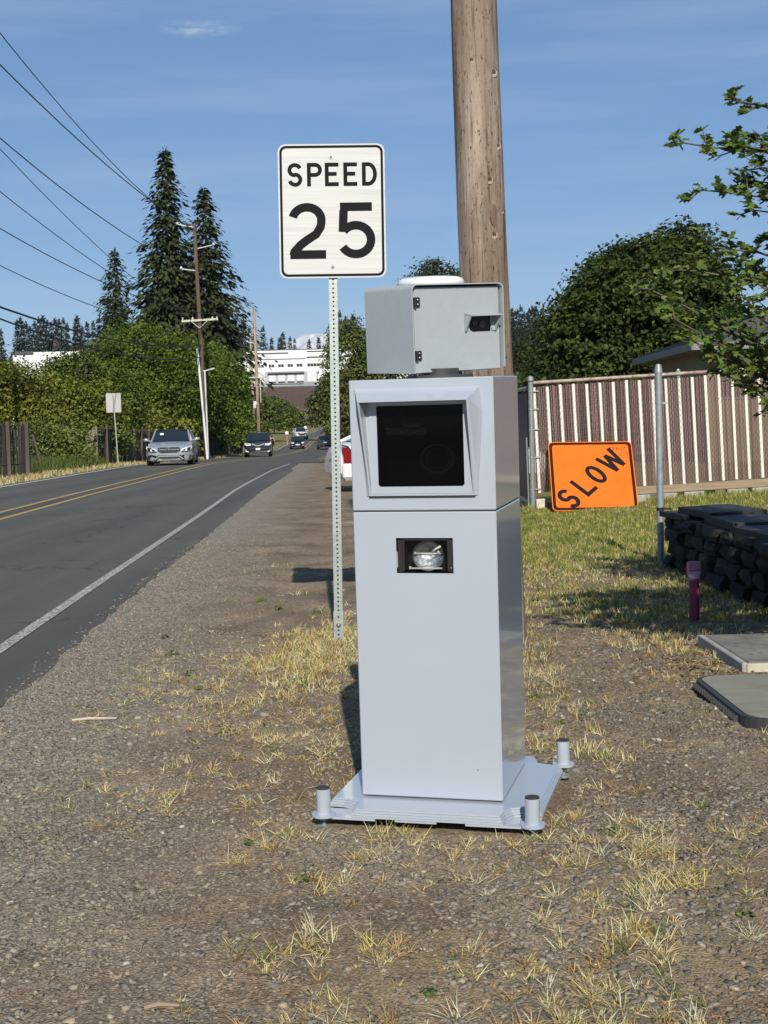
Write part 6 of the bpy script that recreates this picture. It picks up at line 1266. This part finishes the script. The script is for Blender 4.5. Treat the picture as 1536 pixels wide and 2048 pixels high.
for ti, (tp, spread) in enumerate(tips):
    T = Vector(tp) - O; z_s = max(.9, min(2.6, T.z - .35 - .25*spread)); S0 = Vector((-.10, -.04, z_s)); pts = []
    for t in np.linspace(0, 1, 14):
        p = S0.lerp(T, t); p.z += -.10*math.sin(math.pi*t) if T.z < 1.8 else .12*math.sin(math.pi*t); p += Vector(rg.normal(size=3))*.018*(t*(1-t)*4); pts.append(p)
    mb = MB(); mb.tube(pts, [.017*(1 - t)**1.2 + .003 for t in np.linspace(0, 1, 14)], 6, False)
    for i in range(4, 14):
        t = i/13; bd = (pts[i] - pts[i-1]).normalized()
        if i > 4:
            for _ in range(6): leaf_at(pts[i] + Vector(rg.normal(size=3))*.008, (bd*.4 + Vector(rg.normal(size=3))*.8).normalized(), rg.uniform(.03, .046))
        nt_ = 3 if t < .85 else 2
        for _ in range(nt_):
            s = bd.cross(Vector(rg.normal(size=3))).normalized(); l = rg.uniform(.10, .30)*(1.25 - t)*1.5*spread
            twig(pts[i].copy(), bd*.75 + s*.8 + Vector((0, 0, .12)), max(.07, min(l, .42)), mb, t > .5)
    mb.build('branch', hbark, hw_t, smooth=True)
LT_V = [(0, 0, 0), (.22, -.16, .03), (.38, -.42, .09), (.52, -.20, .04), (.80, -.30, .05), (.86, -.10, .0), (1.05, 0, -.05), (.86, .10, .0), (.80, .30, .05), (.52, .20, .04), (.38, .42, .09), (.22, .16, .03), (.55, 0, -.015)]
LT_F = [(i, i+1, 12) for i in range(12)]; LT_F[-1] = (11, 0, 12)
LP, LD, LN_, LS = map(np.array, (LP, LD, LN_, LS)); Nn = LN_ / np.linalg.norm(LN_, axis=1, keepdims=True); U = LD - Nn*(LD*Nn).sum(1, keepdims=True); U /= np.linalg.norm(U, axis=1, keepdims=True); FR = np.stack([U, np.cross(Nn, U), Nn], 1)
hleaf = mat('hawthorn_leaf', (.085, .115, .03), .45, attr='col', spec=.3, trans=.32)
cols = np.clip(np.array((.130, .190, .034))[None]*(1 + .22*rg.normal(size=(len(LP), 1)))*(1 + .1*rg.normal(size=(len(LP), 3))), .01, .4)
rel = LP + np.array(O)[None] - np.array([0, 0, CAM_H]); dep = rel @ np.array(_f); sx_ = FOC*(rel @ np.array(_r))/dep; sy_ = FOC*(rel @ np.array(_u))/dep
inf = np.where((sx_ < 790) & (sx_ > 0) & (sy_ < 1000))[0]; show = inf[np.argsort(sx_[inf])][:300]; rest = np.setdiff1d(np.arange(len(LP)), show)
kind(scatter('foliage', LT_V, LT_F, LP[rest], FR[rest], LS[rest], cols[rest], hleaf, hw_t), 'stuff')
lms = []
for k, c in enumerate(((.155, .215, .038), (.125, .185, .034), (.095, .150, .030), (.205, .250, .052))):
    me = npmesh('leaf', np.array(LT_V, float), np.array(LT_F), np.repeat(np.array([c]), len(LT_F), 0)); me.materials.append(hleaf); lms.append(me)
for q, i in enumerate(show):
    o = bpy.data.objects.new('leaf', lms[q % 4]); COL.objects.link(o); o.parent = hw_t; m4 = Matrix(FR[i].tolist()).transposed().to_4x4(); m4 = Matrix.Translation(LP[i].tolist()) @ m4 @ Matrix.Diagonal((LS[i],)*3 + (1,)); o.matrix_basis = m4

# ------------------------------------------------------------------ ground cover: stones, dry tufts, lawn, weeds
def locmask(x, y, m=.03):                                   # true where the base plate or the box lid covers the ground
    dx, dy = x + .0925, y - 4.306; a = R(-14.92); u, v = dx*math.cos(a) + dy*math.sin(a), -dx*math.sin(a) + dy*math.cos(a)
    plate = (u > PX0 - m) & (u < PX1 + m) & (v > PY0 + .005) & (v < PY1 + m)
    lid_ = (x > 1.39) & (y > 5.31) & (y < 6.33); slab_ = (x > 1.70) & (y > 6.54) & (y < 7.5)
    return plate | lid_ | slab_ | (x < road_r(y) - .10)
ICO = None
def ico_variant(seed):
    bm = bmesh.new(); bmesh.ops.create_icosphere(bm, subdivisions=1, radius=.5); rg_ = np.random.default_rng(seed)
    V = np.array([v.co[:] for v in bm.verts]); F = np.array([[v.index for v in f.verts] for f in bm.faces]); bm.free()
    V = V*(1 + rg_.uniform(-.45, .35, (len(V), 1))) + rg_.uniform(-.15, .15, V.shape); V[:, 2] = np.minimum(V[:, 2], .30); return V, F
OCT = (np.array([(.5, .08, 0), (-.45, -.06, .05), (.05, .5, .04), (-.06, -.48, 0), (.08, .05, .42), (0, 0, -.4)]), np.array([(0, 2, 4), (2, 1, 4), (1, 3, 4), (3, 0, 4), (2, 0, 5), (1, 2, 5), (3, 1, 5), (0, 3, 5)]))
stone_m = mat('gravel_stone', (.2, .18, .16), .9, attr='col', spec=.2, noise=(160, .25))
def stones(name, n, xr, yr, smin, smax, tmpl, dens, seed, tone=1.0):
    rg = np.random.default_rng(seed); x = rg.uniform(*xr, n); y = rg.uniform(*yr, n)
    keep = (rg.random(n) < dens(x, y)) & ~locmask(x, y) & (np.abs(x) < .31*y + .25); x, y = x[keep], y[keep]; n = len(x)
    s = smin + (smax - smin)*rg.random(n)**3.0; z = gz(x, y) + s*.02
    nrm = np.stack([rg.normal(size=n)*.25, rg.normal(size=n)*.25, np.ones(n)], 1); Fm = frames(nrm, rg)
    sc3 = np.stack([s*rg.uniform(.85, 1.3, n), s*rg.uniform(.7, 1.1, n), s*rg.uniform(.45, .8, n)], 1)
    base = np.where(rg.random((n, 1)) < .30, np.array([[.185, .168, .142]]), np.where(rg.random((n, 1)) < .5, np.array([[.250, .210, .155]]), np.array([[.215, .188, .148]])))
    base = base*(1 + .20*rg.normal(size=(n, 1)))*tone; lite = rg.random(n) < .004; base[lite] = np.array([.46, .43, .37]); red = rg.random(n) < .02; base[red] = np.array([.20, .145, .115])
    return kind(scatter(name, *tmpl, np.stack([x, y, z], 1), Fm, sc3, np.clip(base, .03, .6), stone_m), 'stuff')
patch = lambda x, y: .30 + .70*sstep(.38, .62, vnoise(x*2.6, y*2.6, 40)*.6 + vnoise(x*7, y*7, 41)*.4)
stones('gravel', 15000, (-1.3, 1.3), (2.5, 4.6), .006, .024, ico_variant(1), patch, 1)
stones('gravel', 12000, (-1.3, 1.3), (2.5, 4.6), .007, .020, ico_variant(2), patch, 2)
stones('gravel', 26000, (-1.9, 2.1), (4.6, 8.5), .010, .030, OCT, patch, 3)
stones('gravel', 30000, (-2.4, 0), (4.0, 16), .012, .034, OCT, lambda x, y: np.clip(1.25 - (x - road_r(y))/.9, 0, 1), 4, 1.02)
stones('gravel', 7000, (-2.3, 1.6), (8, 17), .014, .034, OCT, lambda x, y: patch(x, y)*(1 - lawnf(x, y)), 5) if False else None
stones('gravel', 26000, (.1, 2.0), (2.5, 8.6), .011, .027, ico_variant(7), lambda x, y: sstep(.15, .6, x)*(.45 + .55*patch(x, y)), 11, .66)
stones('gravel', 9000, (-1.3, .4), (2.5, 4.4), .009, .022, ico_variant(8), patch, 12, .90)
stones('pebbles', 260, (-1.3, 2.0), (2.6, 7.0), .022, .042, ico_variant(5), lambda x, y: np.ones_like(x), 6, 1.25)

BL_V = [(-.5, 0, 0), (.5, 0, 0), (-.40, 0, .45), (.40, 0, .45), (-.22, .10, .8), (.22, .10, .8), (0, .28, 1.0)]
BL_F = [(0, 1, 3), (0, 3, 2), (2, 3, 5), (2, 5, 4), (4, 5, 6)]
grass_m = mat('dry_grass_blade', (.4, .32, .15), .7, attr='col', spec=.2, trans=.25)
def blades(name, cx, cy, hgt, nb, spread, colf, seed, width=.0026, lean=(.25, 1.0), flat=.0):
    """tufts at (cx, cy): nb blades each, fanned out from the base"""
    rg = np.random.default_rng(seed); k = np.repeat(np.arange(len(cx)), nb); n = len(k)
    az = rg.uniform(0, 2*math.pi, n); le = rg.uniform(*lean, n) + flat*(rg.random(n) < .25); l = hgt[k]*rg.uniform(.45, 1.15, n)
    r0 = spread[k]*np.sqrt(rg.random(n)); a0 = rg.uniform(0, 2*math.pi, n); x = cx[k] + r0*np.cos(a0); y = cy[k] + r0*np.sin(a0)
    up = np.stack([np.cos(az)*np.sin(le), np.sin(az)*np.sin(le), np.cos(le)], 1); out = np.stack([np.cos(az)*np.cos(le), np.sin(az)*np.cos(le), -np.sin(le)], 1)
    tw = rg.normal(size=n)*.5; sd_ = np.cross(out, up); u = sd_*np.cos(tw)[:, None] + out*np.sin(tw)[:, None]; v = np.cross(up, u)*-1
    v = np.where((v*out).sum(1, keepdims=True) < 0, -v, v)
    ok = ~locmask(x, y, .01); fr_ = np.stack([u, v, up], 1)[ok]; w = (np.full(n, width) if np.isscalar(width) else width[k])*rg.uniform(.6, 1.3, n)
    return kind(scatter(name, BL_V, BL_F, np.stack([x, y, gz(x, y) - .004], 1)[ok], fr_, np.stack([w, l*.5, l], 1)[ok], colf(rg, k)[ok], grass_m), 'stuff')
def strawcol(green=.15):
    def f(rg, k):
        n = len(k); pal = np.array([(.82, .645, .32), (.76, .555, .22), (.84, .70, .42), (.55, .36, .15), (.80, .61, .29)]); t = rg.integers(0, 5, k.max()+1 if n else 1)[k]
        c = pal[t]*(1 + .26*rg.normal(size=(n, 1)))*np.where(rg.random((n, 1)) < .2, .62, 1.0)*(1 + .05*rg.normal(size=(n, 3))); g = (rg.random(k.max()+1 if n else 1) < green)[k] & (rg.random(n) < .6); c[g] = np.array([.17, .20, .05])*(1 + .2*rg.normal(size=(g.sum(), 1))); return np.clip(c, .02, .75)
    return f
def spots(n, xr, yr, dens, seed):
    rg = np.random.default_rng(seed); x = rg.uniform(*xr, n); y = rg.uniform(*yr, n); k = (rg.random(n) < dens(x, y)) & ~locmask(x, y, .015) & (np.abs(x) < .30*y + .1); return x[k], y[k]
def d_near(x, y):                                           # bare dirt on the left, tufts thickening to the right and round the cabinet
    clump = sstep(.40, .66, vnoise(x*5.2, y*4.4, 50)*.65 + vnoise(x*13, y*11, 51)*.35)
    left = sstep(-.62, -.12, x + .10*(y - 3)*.0 + .16*(vnoise(x*2, y*2, 52) - .5)); farl = sstep(-1.45, -.75, x)*sstep(4.0, 4.9, y)
    right = .55 + .45*sstep(.2, .7, x)
    path = 1 - .97*np.exp(-(((x - 1.16 - .01*(y-6))/.38)**4))*sstep(3.7, 4.6, y)
    return np.clip(np.maximum(left, farl*.8)*right*path*(.06 + .94*clump), 0, 1)
x, y = spots(3300, (-1.0, 1.2), (2.55, 4.4), d_near, 60); n = len(x)
h = .016 + .054*rng.random(n)**1.7; blades('dry_grass', x, y, h*1.12, 36, h*.28, strawcol(.10), 61, .0021, (.55, 1.5), .05)
x, y = spots(5200, (-1.6, 1.7), (4.4, 7.4), d_near, 62); n = len(x)
h = .016 + .05*rng.random(n)**1.8; blades('dry_grass', x, y, h*1.1, 26, h*.34, strawcol(.14), 63, .0027, (.55, 1.5), .05)
x, y = spots(1500, (-1.7, 1.6), (7.4, 13), lambda x, y: d_near(x, y)*.6, 64); n = len(x)
h = rng.uniform(.02, .06, n); blades('dry_grass', x, y, h, 14, h*.5, strawcol(.25), 65, .004, (.4, 1.35))
x, y = spots(2600, (.75, 2.5), (8.6, 12.8), lambda x, y: np.ones_like(x)*.8, 641); h = rng.uniform(.02, .06, len(x)); blades('dry_grass', x, y, h, 12, np.full(len(x), .05), strawcol(.55), 642, .005, (.4, 1.35))
x, y = spots(2400, (-1.5, -.1), (4.1, 7.6), lambda x, y: sstep(.46, .62, vnoise(x*3.6, y*2.6, 90)*.6 + vnoise(x*10, y*8, 91)*.4)*sstep(.30, .75, x - road_r(y)), 92); h = .014 + .04*rng.random(len(x))**1.8; blades('dry_grass', x, y, h, 20, h*.5, strawcol(.10), 93, .0028, (.7, 1.5), .0)
rg = np.random.default_rng(66)                              # the big straw clump round the sign post
x = np.concatenate([rg.normal(-.40, .13, 300), rg.normal(-.28, .08, 120), rg.normal(-.42, .10, 60)]); y = np.concatenate([rg.normal(7.65, .42, 300), rg.normal(8.1, .35, 120), rg.normal(6.8, .30, 60)]); h = rg.uniform(.025, .085, len(x))
blades('dry_grass', x, y, h, 28, h*.6, strawcol(.12), 67, .0036, (.35, 1.45), .1)
x = rg.normal(.76, .09, 190); y = rg.uniform(4.9, 9.4, 190); h = rg.uniform(.025, .07, 190)     # strip beside the cabinet and the big pole
blades('dry_grass', x, y, h, 20, h*.45, strawcol(.30), 68, .003, (.15, 1.1), .2)
x = rg.normal(1.55, .22, 170); y = rg.normal(7.9, .42, 170); h = rg.uniform(.03, .085, 170)
blades('dry_grass', x, y, h, 20, h*.4, strawcol(.10), 69, .0034, (.2, 1.15), .25)
def lawncol(rg, k):
    n = len(k); pal = np.array([(.23, .27, .05), (.40, .36, .10), (.52, .42, .17), (.15, .205, .036)]); t = rg.integers(0, 4, k.max()+1)[k]; return np.clip(pal[t]*(1 + .2*rg.normal(size=(n, 1))), .02, .6)
def lawn_d(x, y): return np.maximum(.75*sstep(.45, .62, vnoise(x*2.2, y*1.4, 31))*sstep(7.6, 9.4, y)*sstep(.95, 1.5, x), 1.0*sstep(9.6, 12.2, y + (vnoise(x*.9, y*.9, 7) - .5)*3.2)*sstep(.55, 1.15, x + (vnoise(x*1.7, y*1.1, 9) - .5)*.9 - .015*(y-12)))
x, y = spots(11500, (.5, 6.3), (7.8, 20.6), lawn_d, 70); h = np.where((x > 2.2) & (x < 3.75) & (y > 18.6), .5, 1)*rng.uniform(.03, .075, len(x)); blades('lawn_grass', x, y, h, 11, np.full(len(x), .055), lawncol, 71, .0075, (.1, .8))
x, y = spots(700, (2.0, 6.2), (19.2, 20.25), lambda x, y: np.ones_like(x), 72); h = np.where((x > 2.2) & (x < 3.75), .35, 1)*rng.uniform(.06, .16, len(x)); blades('lawn_grass', x, y, h, 9, np.full(len(x), .07), lawncol, 73, .008, (.1, .7))
# verge grass on the left: straw strip by the asphalt, tall green behind it
rg = np.random.default_rng(74); y = 22 + 118*rg.random(3600)**1.5; x = road_l(y) - rg.random(3600)*1.2 - .02; h = rg.uniform(.08, .22, 3600)
def bl_left(name, x, y, h, nb, sp_, cf, seed, w):
    global locmask; keep = locmask; locmask = lambda a, b, m=.03: np.zeros_like(a, bool); o = blades(name, x, y, h, nb, sp_, cf, seed, w, (.1, .9)); locmask = keep; return o
bl_left('verge_grass', x, y, h, 8, np.full(3600, .16), strawcol(.35), 75, .020)
x = rg.normal(-13.2, .55, 900); y = rg.normal(55.5, 2.6, 900); x = np.minimum(x, road_l(y) - .9); h = rg.uniform(.35, .75, 900)
bl_left('tall_grass', x, y, h, 12, np.full(900, .16), lambda rg, k: np.clip(np.array([.115, .155, .040])[None]*(1 + .22*rg.normal(size=(len(k), 1))), .02, .4), 76, .018)
# green weeds: little rosettes of leaves
wp = [(-.68, 5.62), (-1.02, 7.0), (-1.35, 8.3), (-1.22, 7.7), (-.92, 6.6), (.66, 6.15), (.70, 5.6), (-.42, 3.98), (-.24, 3.66), (.07, 2.92), (.66, 4.05), (.86, 3.30), (.75, 7.2), (-.75, 9.5), (-.45, 9.2), (-.9, 9.9)]
rg = np.random.default_rng(77); P, Nv, S_, C_ = [], [], [], []
for x, y in wp:
    k = 34; r = rg.uniform(.012, .030)*(1 + y*.09)
    for _ in range(k):
        a, q = rg.uniform(0, 6.28), math.sqrt(rg.random())*r; P.append((x + q*math.cos(a), y + q*math.sin(a), gzs(x, y) + rg.random()*r*.8)); Nv.append((math.cos(a)*.6 + rg.normal()*.3, math.sin(a)*.6 + rg.normal()*.3, 1)); S_.append(rg.uniform(.008, .014)*(1 + y*.07)); C_.append((.125, .175, .05))
P, Nv, S_, C_ = map(np.array, (P, Nv, S_, C_)); kind(scatter('green_weeds', *LEAF_Q, P, frames(Nv, rg), S_, C_*(1 + .25*rg.normal(size=(len(C_), 1))), leafm), 'stuff')
# brown leaf litter by the slab, and straws lying about
rg = np.random.default_rng(78); n = 900; P = np.stack([rg.normal(1.50, .17, n), rg.normal(6.75, .32, n), np.zeros(n)], 1); P = P[~locmask(P[:, 0], P[:, 1])]; P[:, 2] = gz(P[:, 0], P[:, 1]) + .004; n = len(P)
kind(scatter('leaf_litter', *LEAF_Q, P, frames(np.stack([rg.normal(size=n)*.5, rg.normal(size=n)*.5, np.ones(n)], 1), rg), rg.uniform(.012, .03, n), np.clip(np.array([(.30, .19, .09), (.42, .33, .20), (.20, .12, .07)])[rg.integers(0, 3, n)]*(1 + .2*rg.normal(size=(n, 1))), .02, .6), leafm), 'stuff')
n = 520; x = rg.uniform(-1.3, 1.3, n); y = rg.uniform(2.7, 8, n); k = ~locmask(x, y); x, y = x[k], y[k]; n = len(x); az = rg.uniform(0, 6.28, n); u = np.stack([np.cos(az), np.sin(az), rg.normal(size=n)*.12], 1); u /= np.linalg.norm(u, axis=1, keepdims=True); zz = np.tile([0, 0, 1.], (n, 1)); v = np.cross(zz, u); v /= np.linalg.norm(v, axis=1, keepdims=True)
kind(scatter('fallen_straw', [(-.5, -.5, 0), (.5, -.5, 0), (.5, .5, .2), (-.5, .5, .2), (0, -.5, .9), (0, .5, .9)], [(0, 1, 2), (0, 2, 3), (0, 1, 4), (3, 2, 5), (1, 2, 5), (1, 5, 4), (0, 3, 5), (0, 5, 4)], np.stack([x, y, gz(x, y) + .004], 1), np.stack([u, v, np.cross(u, v)], 1), np.stack([rg.uniform(.03, .11, n), np.full(n, .0018), np.full(n, .0014)], 1), np.clip(np.array([(.55, .46, .28)])*(1 + .2*rg.normal(size=(n, 1))), .1, .8), grass_m), 'stuff')
for i, (x, y, l, a, lab) in enumerate(((-1.27, 5.86, .19, 4, 'pale bleached stick lying on the gravel near the road edge'), (-.50, 2.86, .075, 5, 'short brown twig on bare dirt at the bottom of the photo'))):
    mb = MB(); mb.tube([(-l/2, 0, .006), (-l*.1, .004, .010), (l/2, 0, .007)], [.006, .007, .004], 6); o = mb.build('stick', mat('bleached_wood', (.50, .44, .36), .8) if i == 0 else wood_b); o.location = (x, y, gzs(x, y)); o.rotation_euler = (0, 0, R(a)); tag(o, lab, 'stick')

# ------------------------------------------------------------------ thin summer air, so that the far mountain pales
hz_ = MB(); hz_.box((0, 3300, 252), (9000, 8400, 508)); ho = kind(hz_.build('haze', None), 'stuff')
hm_ = bpy.data.materials.new('thin_haze'); hm_.use_nodes = True; t_ = hm_.node_tree; t_.nodes.clear()
pv = nn(t_, 'ShaderNodeVolumePrincipled'); pv.inputs['Color'].default_value = (.80, .88, 1, 1); pv.inputs['Density'].default_value = 4e-5
hoo = nn(t_, 'ShaderNodeOutputMaterial'); t_.links.new(pv.outputs[0], hoo.inputs['Volume']); ho.data.materials.append(hm_)
